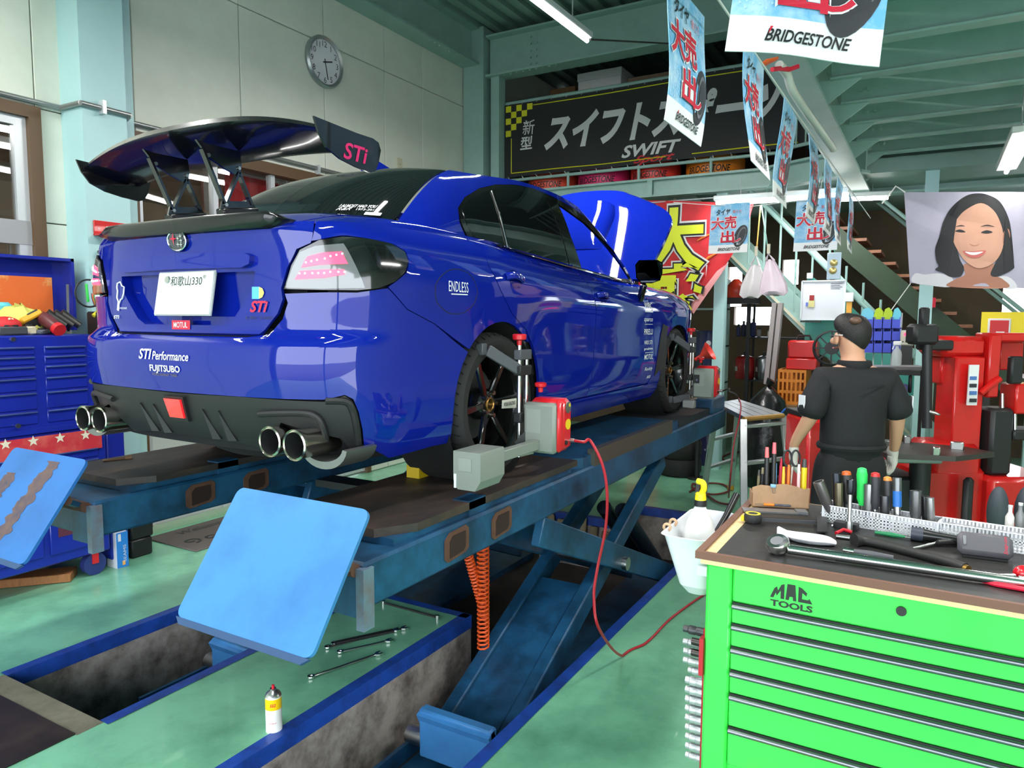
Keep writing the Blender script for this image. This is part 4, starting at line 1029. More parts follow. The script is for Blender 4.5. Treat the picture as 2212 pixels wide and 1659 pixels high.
# ---------------------------------------------------------------- lift
lb = mat('lift blue', srgb(30, 82, 120), .42, var=.85, vscale=5, dark=srgb(10, 26, 44), dlo=.4, dhi=.68)
lbl = mat('lift blue bright', srgb(62, 128, 188), .42, var=.55, vscale=4, dark=srgb(48, 95, 150))
deckm = mat('worn deck', srgb(52, 46, 44), .55, .1, var=.8, vscale=7, dark=srgb(96, 74, 62), stretch=(1, .35, 1), dlo=.45, dhi=.7)
rustm = mat('rust', srgb(96, 62, 48), .8, var=.6, vscale=20)
lift = thing('car_lift', 'blue scissor alignment lift with two runways carrying the car', 'car lift', (0, 1.0, 0))
def runway(x0, x1):
    outer = x1 if x1 > 0 else x0
    MB().b2((x0, -1.08, LIFT-.21), (x1, 3.55, LIFT-.055), .01).build('runway_beam', lb, lift, ang=20)
    # deck plate with chamfered near corners
    MB().prism([(x0+.02, -.78), (x0+.10, -.92), (x1-.10, -.92), (x1-.02, -.78), (x1-.02, .55), (x0+.02, .55)], (0, 0, LIFT-.03), (1, 0, 0), (0, 1, 0), (0, 0, .03)).build('deck_plate', deckm, lift, smooth=False)
    MB().prism([(x0+.02, .62), (x0+.06, .56), (x1-.06, .56), (x1-.02, .62), (x1-.02, 2.25), (x0+.02, 2.25)], (0, 0, LIFT-.055), (1, 0, 0), (0, 1, 0), (0, 0, .054)).build('slip_plate', lb, lift, smooth=False)
    MB().b2((x0+.02, 2.27, LIFT-.055), (x1-.02, 3.1, LIFT-.002)).build('turn_plate', mat('plate dark', srgb(40, 44, 50), .5, .2, var=.5), lift)
    MB().b2((x0+.05, 3.1, LIFT-.055), (x1, 3.5, LIFT+.07), .01).build('wheel_stop', lb, lift)
    MB().b2((x0+.03, -.9, LIFT-.06), (x1-.03, .5, LIFT-.03)).build('deck_spacer', lb, lift)
    s = 1 if x1 > 0 else -1
    ox = x1 if x1 > 0 else x1
    MB().b2((ox-.04, .72, LIFT-.06), (ox+.002, 2.05, LIFT+.028)).build('guide_rail', mat('rail steel', srgb(92, 90, 84), .4, .5), lift)
    MB().b2((ox-.10, -.45, LIFT-.055), (ox-.02, -.33, LIFT+.004)).build('tab', lb, lift)
    for y0 in (-.57, -.24):
        e = part_empty('slot', lift)
        MB().prism([(y0-.06, LIFT-.185), (y0+.06, LIFT-.175), (y0+.08, LIFT-.16), (y0+.08, LIFT-.085), (y0+.06, LIFT-.07), (y0-.05, LIFT-.075), (y0-.08, LIFT-.10), (y0-.08, LIFT-.17)], (ox+.001, 0, 0), (0, 1, 0), (0, 0, 1), (.004, 0, 0)).build('slot_rim', rustm, e, smooth=False)
        MB().prism([(y0-.05, LIFT-.172), (y0+.04, LIFT-.165), (y0+.055, LIFT-.15), (y0+.055, LIFT-.09), (y0-.03, LIFT-.09), (y0-.05, LIFT-.11)], (ox+.004, 0, 0), (0, 1, 0), (0, 0, 1), (.003, 0, 0)).build('slot_hole', mat('hole brown', srgb(44, 22, 18), .8), e, smooth=False)
    MB().cyl((x0+.03, -1.10, LIFT-.075), (x1-.02, -1.10, LIFT-.075), .022, n=14).build('hinge_pin', rustm, lift)
    MB().b2((ox-.02, -1.10, LIFT-.27), (ox+.012, -1.05, LIFT-.07)).build('end_bracket', mat('bracket worn', srgb(110, 130, 150), .5, .2, var=.6, vscale=12, dark=srgb(120, 70, 45)), lift)
    MB().b2((ox-.13, -1.10, LIFT-.23), (ox-.02, -1.07, LIFT-.07)).build('end_bracket', lb, lift)
runway(.45, 1.05); runway(-1.05, -.43)
def scissor(dx):
    xo = .75+dx
    # leg A: ladder frame of two rails and a web plate, from the near pit floor up to the far deck
    A0 = Vector((xo, -.08, -.33)); A1 = Vector((xo, 2.2, LIFT-.28)); n = Vector((0, -(A1-A0).z, (A1-A0).y)).normalized()
    for sx in (-.17, .17): MB().bar(A0+Vector((sx, 0, 0)), A1+Vector((sx, 0, 0)), .075, .12, bev=.008).build('scissor_rail', lb, lift)
    am = A0.lerp(A1, .46); MB().bar(A0+n*.02, am+n*.02, .27, .03).build('scissor_web', lb, lift)
    MB().bar(A0+Vector((0, -.01, .06)), A0+Vector((0, -.01, .06))+n*.15-Vector((0, 0, .2))*0, .40, .05, up=(0, 1, .3)).build('leg_end', lbl, lift)
    MB().b2((xo-.20, -.16, -.36), (xo+.20, -.10, -.12), .01).build('leg_shoe', lbl, lift)
    MB().cyl((xo-.30, -.10, -.30), (xo+.24, -.10, -.30), .045, n=16).build('roller', steel, lift)
    # leg B: wide box arm crossing it
    B0 = Vector((xo+.03, .15, LIFT-.27)); B1 = Vector((xo+.03, 2.65, -.30))
    for sx in (-.235, .235): MB().bar(B0+Vector((sx, 0, 0)), B1+Vector((sx, 0, 0)), .05, .14, bev=.006).build('scissor_arm', lb, lift)
    nb = Vector((0, -(B1-B0).z, (B1-B0).y)).normalized()
    MB().bar(B0.lerp(B1, .12)+nb*.06, B0.lerp(B1, .92)+nb*.06, .42, .02).build('arm_plate', lb, lift)
    MB().cyl((xo-.28, 1.2, .27), (xo+.32, 1.2, .27), .04, n=16).build('pivot', steel, lift)
    # ram and far support
    MB().cyl((xo-.05, 2.6, -.25), (xo-.05, 1.7, .45), .05, n=16).cyl((xo+.08, 2.6, -.25), (xo+.08, 1.7, .45), .05, n=16).build('hydraulic_ram', mat('ram dark', srgb(30, 40, 52), .4, .3), lift)
    MB().b2((xo-.26, -1.0, PD), (xo+.26, 2.9, PD+.05)).build('base_plate', lb, lift)
    for sx in (-.29, .27): MB().b2((xo+sx, -.55, PD+.05), (xo+sx+.02, .2, PD+.13)).build('roller_guide', lb, lift)
scissor(0); scissor(-1.49)
def ramp(xa, xb, m, rusty):
    T0, T1 = Vector((xa, -1.15, 1.146)), Vector((xb, -1.15, 1.146)); B0, B1 = Vector((xa+.015, -1.415, .795)), Vector((xb+.015, -1.415, .795))
    ex = (T1-T0).normalized(); L_ = (T1-T0).length; ey = (T0-B0); Hh = ey.length; ey = ey.normalized(); nn = ex.cross(ey)
    r = .028; pts = []
    for cx, cy, a0 in ((L_-r, r, -PI/2), (L_-r, Hh-r, 0), (r, Hh-r, PI/2), (r, r, PI)):
        for k in range(5): a = a0+k*PI/8; pts.append((cx+r*math.cos(a), cy+r*math.sin(a)))
    t = thing('approach_ramp', 'bright blue square approach ramp flap above the spray can' if not rusty else 'rust-streaked blue approach ramp flap in front of the blue tool chest', 'ramp', B0, 'lift ramp flaps')
    MB().prism(pts, B0, ex, ey, nn*-.012).build('flap', m, t, smooth=False)
    MB().cyl(B0.lerp(T0, .62)+ex*.02-nn*.03, B1.lerp(T1, .62)-ex*.02-nn*.03, .018, n=12).build('hinge_tube', rustm, t)
    MB().bar(B0.lerp(T0, .62)+ex*.12-nn*.03, Vector((xa+.10, -1.09, LIFT-.08)), .04, .02).build('hinge_arm', lb, t); MB().bar(B1.lerp(T1, .62)-ex*.12-nn*.03, Vector((xb-.16, -1.09, LIFT-.08)), .04, .02).build('hinge_arm', lb, t)
    MB().prism([(.004, .0), (L_-.004, .0), (L_-.03, -.02), (.03, -.02)], B0+nn*.001, ex, ey, nn*-.01).build('bottom_lip', mat('lip dark blue', srgb(40, 70, 110), .5), t, smooth=False)
    return t, B0, ex, ey, nn
ramp(.560, 1.137, lbl, False)
rp = ramp(-.893, -.332, mat('ramp blue', srgb(40, 105, 175), .42, var=.4, vscale=5, dark=srgb(28, 70, 120)), True)
# rusty streaks worn into the left flap
rs = mat('tyre streak', srgb(98, 76, 72), .7, var=.7, vscale=25, dark=srgb(40, 52, 84))
for x0_, x1_, w0_, n_ in ((.30, .36, .055, 30), (.10, .12, .05, 12)):
    ys_ = np.linspace(.03, .41, n_) if n_ > 12 else np.linspace(.20, .33, n_); Lf, Rt = [], []
    for k, y in enumerate(ys_): xm = x0_+(x1_-x0_)*k/n_; Lf.append((xm-w0_*random.uniform(.45, 1.1), y+random.uniform(-.004, .004))); Rt.append((xm+w0_*random.uniform(.4, 1.0), y))
    b = MB(); b.add([rp[1]+rp[2]*q[0]+rp[3]*q[1]+rp[4]*.001 for q in Lf+Rt], [[k, k+1, n_+k+1, n_+k] for k in range(n_-1)]); b.build('rust_streak', rs, rp[0], smooth=False)
# orange coil hoses between runway and pit
for k, (a, c_, r) in enumerate((((.62, .30, LIFT-.21), (.56, .40, -.05), .03), ((.50, .22, LIFT-.24), (.56, .42, .12), .022))):
    a = Vector(a); c_ = Vector(c_); pts = []; N = 34*8
    x, y = MB().frame(c_-a)
    for i in range(N+1): t = i/N; th = i/8*2*PI; pts.append(a.lerp(c_, t)+x*r*math.cos(th)+y*r*math.sin(th)+Vector((0, 0, 0)))
    h = tag(MB().tube(pts, .006, 6).build('coil_hose', mat('hose orange', (.75, .09, .01), .4), None), ('thick orange coiled air hose hanging under the runway', 'thinner orange coiled air hose slanting behind the thick one')[k], 'hose')
# clutter at the pit's far side: rags against the wall
for i in range(6):
    b = MB(); x = .12-.0*i; y0 = 2.86; xx = -.28+i*.10
    b.box((xx, y0, -.12-.05*(i % 3)), (.07, .025, .22+.04*(i % 2)), (0, .04*(i-2), 0), .01); tag(b.build('wood_wedge', mat('pale wood %d' % (i % 3), srgb(150-15*(i % 3), 140-18*(i % 3), 108-12*(i % 3)), .8, var=.5, vscale=12), None), ('leftmost', 'second', 'third', 'fourth', 'fifth', 'rightmost')[i]+' worn wooden wedge leaning in the pit under the lift', 'wedge', 'wooden wedges in the pit')
# ================================================================ rear of the shop
def pr(x0, y0, x1, y1, Y):
    """sideways and height range of a picture box standing at depth Y"""
    a = at(x0, y1, Y=Y); c_ = at(x1, y0, Y=Y); return float(a[0]), float(c_[0]), float(a[2]), float(c_[2])
def AT(px, py, **k): return Vector([float(c) for c in at(px, py, **k)])
blk = mat('banner black', (.010, .010, .011), .7, bump=.15, bscale=12)
yel = mat('print yellow', srgb(214, 205, 30), .6)
wgrey = mat('print silver', srgb(205, 203, 203), .6)
# ---- long black banner on the mezzanine rail
bn = thing('banner', 'long black banner with large white katakana hung on the mezzanine rail', 'banner', (-.5, 5.38, 3.5))
BX0, BX1, BZ0, BZ1 = -2.27, 1.36, 3.50, 4.40
def bfn(x, z, o=0.0): return Vector((x, 5.385+.018*math.sin(x*2.3+z)+.012*math.sin(x*5.1)*(4.4-z)-o, z-.012*math.sin((x+2.27)/3.6*PI)*0))
def bsh(u, v): return bfn(BX0+(BX1-BX0)*u, BZ0+(BZ1-BZ0)*v)
MB().sheet(bsh, 60, 10, (0, .004, 0)).build('cloth', blk, bn)
def blet(t, px, py, m, **k):
    c_ = at(px, py, Y=5.38); return letter(t, m, bn, lambda x, y: bfn(c_[0]+x, c_[2]+y, .004), **k)
letc = AT(1425, 256, Y=5.38)
blet('スイフトスポーツ', 1412, 254, wgrey, w=2.80, h=.45, bold=.045, shear=.28)
blet('新', 1142, 275, wgrey, w=.17, h=.18, bold=.004, shear=.08)
blet('型', 1137, 309, wgrey, w=.17, h=.16, bold=.02, shear=.08)
blet('SWIFT', 1405, 321, wgrey, w=.72, h=.14, bold=.03, shear=.3)
blet('Sport', 1412, 343, mat('script red', srgb(190, 25, 40), .6), w=.5, h=.11, bold=.02, shear=.5)
ck_s = .075
for r in range(5):
    for c_ in range(5-r):
        if (r+c_) % 2 == 0:
            for side in (0, 1):
                x = BX0+.02+c_*ck_s if side == 0 else BX1-.02-(c_+1)*ck_s; z = BZ1-.02-r*ck_s
                MB().add([bfn(x, z-ck_s, .003), bfn(x+ck_s, z-ck_s, .003), bfn(x+ck_s, z, .003), bfn(x, z, .003)], [[0, 1, 2, 3]]).build('check', yel, bn, smooth=False)
for z, xa, xb in ((BZ1-.045, BX0+.40, BX1-.4), (BZ0+.05, BX0+.10, -.15), (BZ0+.05, .15, BX1-.1)):
    MB().tube([bfn(x, z, .003) for x in np.linspace(xa, xb, 30)], .006, 4).build('line', yel, bn)
MB().tube([bfn(BX0+.10, z, .003) for z in (BZ0+.05, BZ1-.42)], .006, 4).build('line', yel, bn)
# cable ties holding it
for k in range(18):
    x = BX0+.05+k*.2
    MB().cyl(bfn(x, BZ1-.01), (x, 5.44, 4.43), .006, n=5).build('tie', mat('tie white', (.7, .7, .7), .5), bn)
    MB().cyl(bfn(x, BZ0+.01), (x, 5.44, 3.475), .006, n=5).build('tie', mat('tie white', (.7, .7, .7), .5), bn)
# ---- wrapped tyres on the mezzanine
tc = [srgb(235, 85, 60), srgb(228, 50, 110), srgb(230, 60, 50), srgb(236, 130, 30)]
tl_ = ['pale red', 'magenta', 'red', 'orange']
for k, (pa, pb_) in enumerate(((1120, 1220), (1225, 1340), (1345, 1450), (1456, 1600))):
    x0 = at(pa, 395, Y=5.5)[0]; x1 = at(pb_, 395, Y=5.5)[0]; r = min(.33, (x1-x0)/2); cx = (x0+x1)/2
    t = thing('wrapped_tyre', 'tyre in %s printed paper wrap lying on the mezzanine edge' % tl_[k], 'tyre', (cx, 5.52+r, 3.33), 'wrapped tyres on the mezzanine')
    c_ = Vector((cx, 5.52+r, 3.33))
    MB().lathe([(r*.55, 0), (r*.95, 0), (r, .03), (r, .20), (r*.95, .225), (r*.6, .22), (r*.55, .2)], c_, (0, 0, 1), 40, cap=False).build('wrap', mat('wrap '+tl_[k], tc[k], .45), t)
    letter('BRIDGESTONE', ink, t, (lambda c_, r: lambda x, y: c_+Vector((math.sin(x/r)*(r+.002), -math.cos(x/r)*(r+.002), .075+y)))(c_, r), w=r*1.55, h=.075, bold=.02, shear=.25)
# ---- boxes stored on the mezzanine
def carton(name, label, X0, X1, Y0, Y1, Z0, Z1, m, lid=True, cat='box', group='cartons on the mezzanine'):
    t = thing(name, label, cat, ((X0+X1)/2, (Y0+Y1)/2, Z0), group)
    MB().b2((X0, Y0, Z0), (X1, Y1, Z1), .006).build('carton_body', m, t)
    if lid: MB().b2((X0-.01, Y0-.01, Z1-.10), (X1+.01, Y1+.01, Z1+.004), .006).build('lid', m, t)
    MB().b2((X0+.04, Y0-.012, Z1-.25), (X0+(X1-X0)*.3, Y0-.009, Z1-.14)).build('paper_label', mat('paper', srgb(225, 225, 220), .7), t)
    return t
carton('storage_box', 'white lidded storage box on the mezzanine above the black banner', -1.62, -1.02, 6.16, 6.75, 4.35, 4.90, mat('box white', srgb(222, 222, 224), .6))
MB().b2((-1.9, 5.7, 3.32), (-.5, 6.7, 4.35)).build('x', blk); bpy.data.objects.remove(bpy.data.objects['x'])
SHX = -.34
shelf = thing('storage_shelf', 'dark steel shelf on the mezzanine carrying boxes', 'shelf', (-.6, 6.3, 3.33))
for z in (3.36, 3.85, 4.31): MB().b2((-2.2, 6.15, z), (SHX, 6.8, z+.035)).build('board', mat('shelf dark', srgb(40, 38, 36), .7), shelf)
for x in (-2.2, -1.2, SHX-.035):
    for y in (6.15, 6.77): MB().b2((x, y, 3.32), (x+.035, y+.035, 4.6)).build('post', mat('shelf dark', srgb(40, 38, 36), .7), shelf)
crd = mat('cardboard', srgb(120, 88, 55), .8, var=.4); crd2 = mat('cardboard pale', srgb(135, 115, 92), .8, var=.4)
carton('carton', 'brown carton behind the white storage box on the mezzanine', -2.05, -1.68, 6.2, 6.6, 4.35, 4.78, crd, False)
carton('carton', 'open pale carton at the top of the mezzanine shelf', -.95, -.36, 6.2, 6.7, 4.35, 4.76, crd2, False)
# ---- red sale banner with two yellow characters
rb = thing('sale_banner', 'red cloth banner with huge lime characters behind the open bonnet', 'banner', (.2, 5.25, 1.8))
redc = mat('banner red', srgb(196, 28, 36), .65, var=.5, vscale=4, dark=srgb(110, 12, 20))
def rfn(px, py, o=0.0):
    p = AT(px, py, Y=5.25-o); p.y += .02*math.sin(px*.03+py*.01); return p
rows = [((1380, 432), (1628, 439)), ((1380, 480), (1616, 480)), ((1380, 520), (1600, 520)), ((1380, 560), (1575, 560)), ((1380, 600), (1547, 600)), ((1380, 640), (1517, 640)), ((1400, 668), (1495, 676))]
def rsh(u, v):
    k = v*(len(rows)-1); i = min(int(k), len(rows)-2); f_ = k-i
    a = [rows[i][0][q]*(1-f_)+rows[i+1][0][q]*f_ for q in (0, 1)]; c_ = [rows[i][1][q]*(1-f_)+rows[i+1][1][q]*f_ for q in (0, 1)]
    return rfn(a[0]*(1-u)+c_[0]*u, a[1]*(1-u)+c_[1]*u)
MB().sheet(rsh, 16, 18, (0, .005, 0)).build('cloth', redc, rb)
lime = mat('print lime', srgb(205, 214, 30), .55)
for ch, px, py, w_, h_ in (('大', 1456, 518, .72, .70), ('感', 1450, 622, .72, .54)):
    c_ = AT(px, py, Y=5.25)
    for o, bo, m in ((.006, .085, wgrey), (.010, .060, blk), (.014, .030, lime)):
        k = 1+(bo-.03)*2.6
        letter(ch, m, rb, (lambda c_, o: lambda x, y: Vector((c_.x+x, 5.25-.022-o, c_.z+y)))(c_, o), w=w_*k, h=h_*k, bold=bo)
MB().cyl((-.35, 5.25, 3.028), (.92, 5.25, 3.028), .008, n=8).build('hanging_rod', alu, rb)
for x in (-.3, .3, .88): MB().cyl((x, 5.25, 3.028), (x, 5.38, 3.04), .006, n=6).build('tie', alu, rb)
MB().add([rfn(1575, 566, .014), rfn(1497, 678, .014), rfn(1487, 664, .014), rfn(1548, 585, .014)], [[0, 1, 2, 3]]).build('pale_stripe', mat('print pink', srgb(226, 150, 150), .6), rb, smooth=False)
for a, c_ in (((1506, 520), (1535, 505)), ((1512, 570), (1550, 545))): MB().tube([rfn(*a, .01), rfn((a[0]+c_[0])/2, (a[1]+c_[1])/2-2, .012), rfn(*c_, .01)], [.006, .016, .004], 6).build('flame_stroke', mat('print orange', srgb(230, 120, 50), .6), rb)
# ---- sale flags
skyb = mat('flag sky blue', srgb(110, 180, 225), .65, var=.75, vscale=9, dark=srgb(225, 240, 250)); fwhite = mat('flag white', srgb(236, 236, 238), .65)
flred = mat('flag red', srgb(205, 25, 55), .6); tyred = mat('flag tyre grey', srgb(48, 48, 52), .6); tyrel = mat('flag tyre light', srgb(110, 110, 115), .6); pale = mat('flag pale blue', srgb(185, 222, 242), .65)
FWd, FHt = .40, .50
def make_flag(label, fn, nrm, hide_top=False):
    """fn(u, v): place on the cloth for metres across / up; nrm: towards the printed side"""
    nrm = Vector(nrm)
    t = thing('sale_flag', label, 'flag', fn(FWd/2, 0), 'tyre sale flags')
    MB().sheet(lambda u, v: fn(u*FWd, .085+v*(FHt-.085)), 10, 12, -nrm*.003).build('cloth', skyb, t)
    MB().sheet(lambda u, v: fn(u*FWd, v*.085), 10, 3, -nrm*.003).build('white_band', fwhite, t)
    F = lambda cx, cy, o=.003: (lambda x, y: fn(cx+x, cy+y)+nrm*o)
    for cx, cy, r in ((.06, .15, .055), (.33, .42, .06), (.2, .2, .05), (.05, .36, .045)):
        f_ = F(cx, cy, .002); b = MB()
        for ring, cnt in ((1.0, 18), (.7, 14), (.4, 9)):
            for k in range(cnt):
                a = 2*PI*k/cnt; rr = r*ring; s_ = r*.09
                b.add([f_(rr*math.cos(a)+s_*math.cos(q), rr*math.sin(a)+s_*math.sin(q)) for q in (0, 2.1, 4.2)], [[0, 1, 2]])
        o = b.build('firework_print', pale, t, smooth=False); o['kind'] = 'stuff'
    ell = lambda cx, cy, rx, ry, o, m, nm: MB().add([F(cx, cy, o)(rx*math.cos(a)*.9+ry*.25*math.sin(a), ry*math.sin(a)) for a in np.linspace(0, 2*PI, 26)[:-1]], [list(range(25))]).build(nm, m, t, smooth=False)
    ell(.325, .165, .072, .11, .0025, tyred, 'tyre_print'); ell(.335, .17, .045, .085, .0032, tyrel, 'tyre_print'); ell(.34, .17, .036, .07, .004, tyred, 'tyre_print')
    for ch, cx, cy, w_, h_ in (('大', .08, .305, .14, .13), ('売', .215, .31, .13, .13), ('出', .19, .165, .145, .125), ('し', .285, .155, .09, .09)):
        letter(ch, fwhite, t, F(cx, cy, .005), w=w_*1.10, h=h_*1.10, bold=.05)
        letter(ch, flred, t, F(cx, cy, .007), w=w_, h=h_, bold=.022)
    letter('タイヤ', ink, t, F(.135, .42, .005), w=.15, h=.06, bold=.02, shear=.2)
    letter('働き方', mat('flag soft red', srgb(215, 120, 130), .6), t, F(.28, .415, .005), w=.09, h=.035)
    letter('BRIDGESTONE', ink, t, F(.21, .040, .004), w=.24, h=.030, bold=.02, shear=.4)
    MB().add([F(.099, .042, .0045)(x, y) for x, y in ((0, .0), (.012, .018), (.004, .018))], [[0, 1, 2]]).build('red_mark', flred, t, smooth=False)
    return t
# string of flags seen almost edge-on, running towards the rear
c0 = AT(1671, 172, D=3.48); fx, fz = c0.x, c0.z
flag_px = [(1440, 'slanting sale flag hanging beside the large close flag, cut by the top of the picture'), (1583, 'edge-on sale flag hanging just below the large close flag'), (1671, 'edge-on sale flag in front of the right end of the black banner'), (1725, 'edge-on sale flag beside the yellow checks of the black banner'), (1762, 'edge-on sale flag over the middle of the bright lamp'), (1790, 'second last of the edge-on flags on the string'), (1815, 'last and farthest of the edge-on flags on the string')]
for k, (px, lab) in enumerate(flag_px):
    if k == 0: y0 = AT(1440, 60, D=2.55).y
    else:
        s_ = (px-W/2)/FPX; d = FW+RT*s_; y0 = CAM[1]+d[1]*((fx-CAM[0])/d[0])
    dx, dy = (.0, .40) if k else (.02, .40)
    x_ = fx if k else AT(1440, 60, D=2.55).x
    zt = fz if k else fz+.06
    def fn(u, v, y0=y0, x_=x_, k=k, dx=dx, dy=dy, zt=zt):
        w_ = .025*math.sin(v*7+k*1.7)*(1-v/.5)+.03*math.sin(k*2.4)*(1-v/.5)
        return Vector((x_+dx*u/.4+w_, y0+dy*u/.4, zt-FHt+v-.04*u))
    make_flag(lab, fn, (.95, -.25, 0))
st = MB(); st.tube([(fx-.04, -3.5, fz+.03), (fx, 1.5, fz-.0), (fx+.06, 6.3, fz-.02)], .005, 6); tag(st.build('flag_string', mat('cord white', (.75, .75, .72), .6), None), 'long white cord carrying the edge-on sale flags', 'cord')
# two flags facing the camera, on a cord across the rear
for px, py, lab in ((1535, 443, 'sale flag facing the camera left of the hanging plastic bags'), (1720, 432, 'sale flag facing the camera right of the hanging plastic bags')):
    o = AT(px, py, Y=4.9)
    make_flag(lab, (lambda o: lambda u, v: Vector((o.x+u-.02*(FHt-v), o.y+.02*math.sin(u*12+v*3), o.z-FHt+v)))(o), (0, -1, 0))
MB_ = MB(); MB_.tube([AT(1455, 437, Y=4.9), AT(1535, 443, Y=4.9), AT(1622, 446, Y=4.9), AT(1720, 434, Y=4.9), AT(1816, 432, Y=4.9), AT(1900, 420, Y=4.9)], .004, 5); tag(MB_.build('flag_string', mat('cord white', (.75, .75, .72), .6), None), 'white cord holding the two flags that face the camera', 'cord')
# the large close flag, only its lower half in view
P0, P1_, P2_ = AT(1566, 110, D=1.85), AT(1905, 140, D=1.80), AT(1602, 0-60, D=1.9)
ex = (P1_-P0); sc = ex.length/FWd; ex = ex/FWd
up_ = (AT(1612, -330, D=1.92)-P0); up_ = up_/FHt
make_flag('large close sale flag hanging at the top, its lower half in view', lambda u, v: P0+ex*u+up_*v+Vector((.01*math.sin(u*14+v*5), -.012*math.sin(u*11), 0)), (ex.cross(up_)).normalized())
# white banner pole with ties, hung under the girder
pole = thing('banner_pole', 'white bent plastic pole tied under the girder beside the flags', 'pole', AT(1770, 250, D=4.2))
pp = [AT(1683, 140, D=3.6), AT(1700, 160, D=3.7), AT(1712, 195, D=3.8), AT(1745, 245, D=4.1), AT(1800, 322, D=4.6)]
MB().tube(catmull(pp, 6), .022, 10).build('pole_tube', mat('pole white', srgb(205, 205, 198), .5), pole)
MB().tube([AT(1668, 150, D=3.55), AT(1685, 148, D=3.6), AT(1705, 150, D=3.65), AT(1725, 143, D=3.65)], .012, 6).build('red_tie', flred, pole)
MB().tube([AT(1632, 148, D=3.62), AT(1655, 135, D=3.6), AT(1680, 126, D=3.6)], [.012, .03, .015], 8, flat=.4).build('orange_strap', mat('strap orange', (.75, .12, .02), .5), pole)
# ---- lamps
def lamp_light(p, sx, sy, power, t):
    l = bpy.data.lights.new('lamp_light', 'AREA'); l.shape = 'RECTANGLE'; l.size = sx; l.size_y = sy; l.energy = power; l.color = (1.0, .985, .95)
    o = bpy.data.objects.new('lamp_light', l); COL.objects.link(o); o.parent = t; o.location = Vector(p)-t.location; return o
def lamp(p0, p1, label, power=70, tubes=1, w=.14):
    p0 = Vector([float(c) for c in p0]); p1 = Vector([float(c) for c in p1]); d = p1-p0
    t = tube_lamp('tube_lamp', p0, p1, label, w, tubes=tubes)
    a = abs(d.x) > abs(d.y)
    lamp_light((p0+p1)/2-Vector((0, 0, .03)), d.length if a else .10, .10 if a else d.length, power, t)
    for q_ in (.2, .8): MB().cyl(p0.lerp(p1, q_)+Vector((0, 0, .06)), p0.lerp(p1, q_)+Vector((0, 0, (5.35 if p0.z > 3.5 else 3.52 if p0.x > 1.9 else 3.18)-p0.z)), .005, n=5).build('hanger', alu, t)
    return t
PW = 25
l1 = lamp((-.05, 1.45, 4.0), (-.02, 2.93, 4.0), 'long lit tube lamp hanging at the top over the car', PW*2.2, w=.09)
MB().cyl((-.02, 2.97, 4.03), (-.02, 5.2, 4.70), .008, n=6).build('cable', mat('cable grey', srgb(70, 70, 66), .6), l1)
MB().cyl((-.05, 2.3, 4.07), (-.05, 2.3, 5.35), .006, n=6).build('hanger', mat('cable grey', srgb(70, 70, 66), .6), l1)
lamp((.50, 5.1, 2.94), (1.80, 5.1, 2.925), 'bright double tube lamp under the mezzanine beam above the plastic bags', PW*.3, 2, .2)
lamp((3.05, 3.45, 3.0), (3.05, 4.95, 3.0), 'lit tube lamp at the right edge above the portrait poster', PW*.35, 1, .16)
lamp((1.25, 5.9, 3.02), (2.1, 6.1, 3.02), 'thin lit tube behind the farthest flags under the mezzanine', PW*.3)
for k, (x, y, z, ps) in enumerate(((-2.2, -2.4, 4.0, 1), (1.0, -2.6, 4.0, 1), (-.05, -1.2, 4.0, 1), (1.2, 2.9, 4.0, 0), (3.2, -.6, 3.0, 1), (4.6, 1.5, 3.0, .35))):  # unseen tube lamps added as fill to brighten the shop
    if ps: lamp((x, y, z), (x, y+1.25, z), 'added fill tube lamp %s, outside the view' % ('over the left wall side', 'over the middle of the entrance', 'above the near end of the lift', '', 'over the tool cabinet', 'over the right bay')[k], PW*ps)
# ---- staircase in teal steel rising to the mezzanine
sa = thing('steel_stair', 'pale teal steel staircase with balusters rising left to the mezzanine', 'staircase', (2.4, 5.75, 0))
S0, S1 = Vector((2.95, 5.75, .0)), Vector((-.15, 5.75, 3.25)); dS = S1-S0
for dy in (0, .7): MB().bar(S0+Vector((0, dy, .1)), S1+Vector((0, dy, -.02)), .012, .24).build('stringer', teal, sa); 
MB().bar(S0+Vector((0, -.01, .0)), S1+Vector((0, -.01, -.12)), .05, .025).build('stringer_edge', mat('edge cream', srgb(205, 200, 175), .5), sa)
MB().tube([S0+Vector((-.35, 0, 1.15)), S0.lerp(S1, .70)+Vector((-.2, 0, 1.02))], .025, 10).build('handrail', teal, sa)
MB().tube([S0+Vector((-.35, .7, 1.15)), S0.lerp(S1, .70)+Vector((-.2, .7, 1.02))], .025, 10).build('handrail', teal, sa)
for k in range(13):
    f_ = .06+k*.055; p = S0.lerp(S1, f_)
    MB().cyl(p, p+Vector((-.0, 0, 1.02)), .012, n=8).build('baluster', teal, sa)
for k in range(15):
    p = S0.lerp(S1, (k+.6)/15.5); MB().b2((p.x-.13, 5.76, p.z-.015), (p.x+.13, 6.44, p.z+.01)).build('tread', tealdeck, sa)
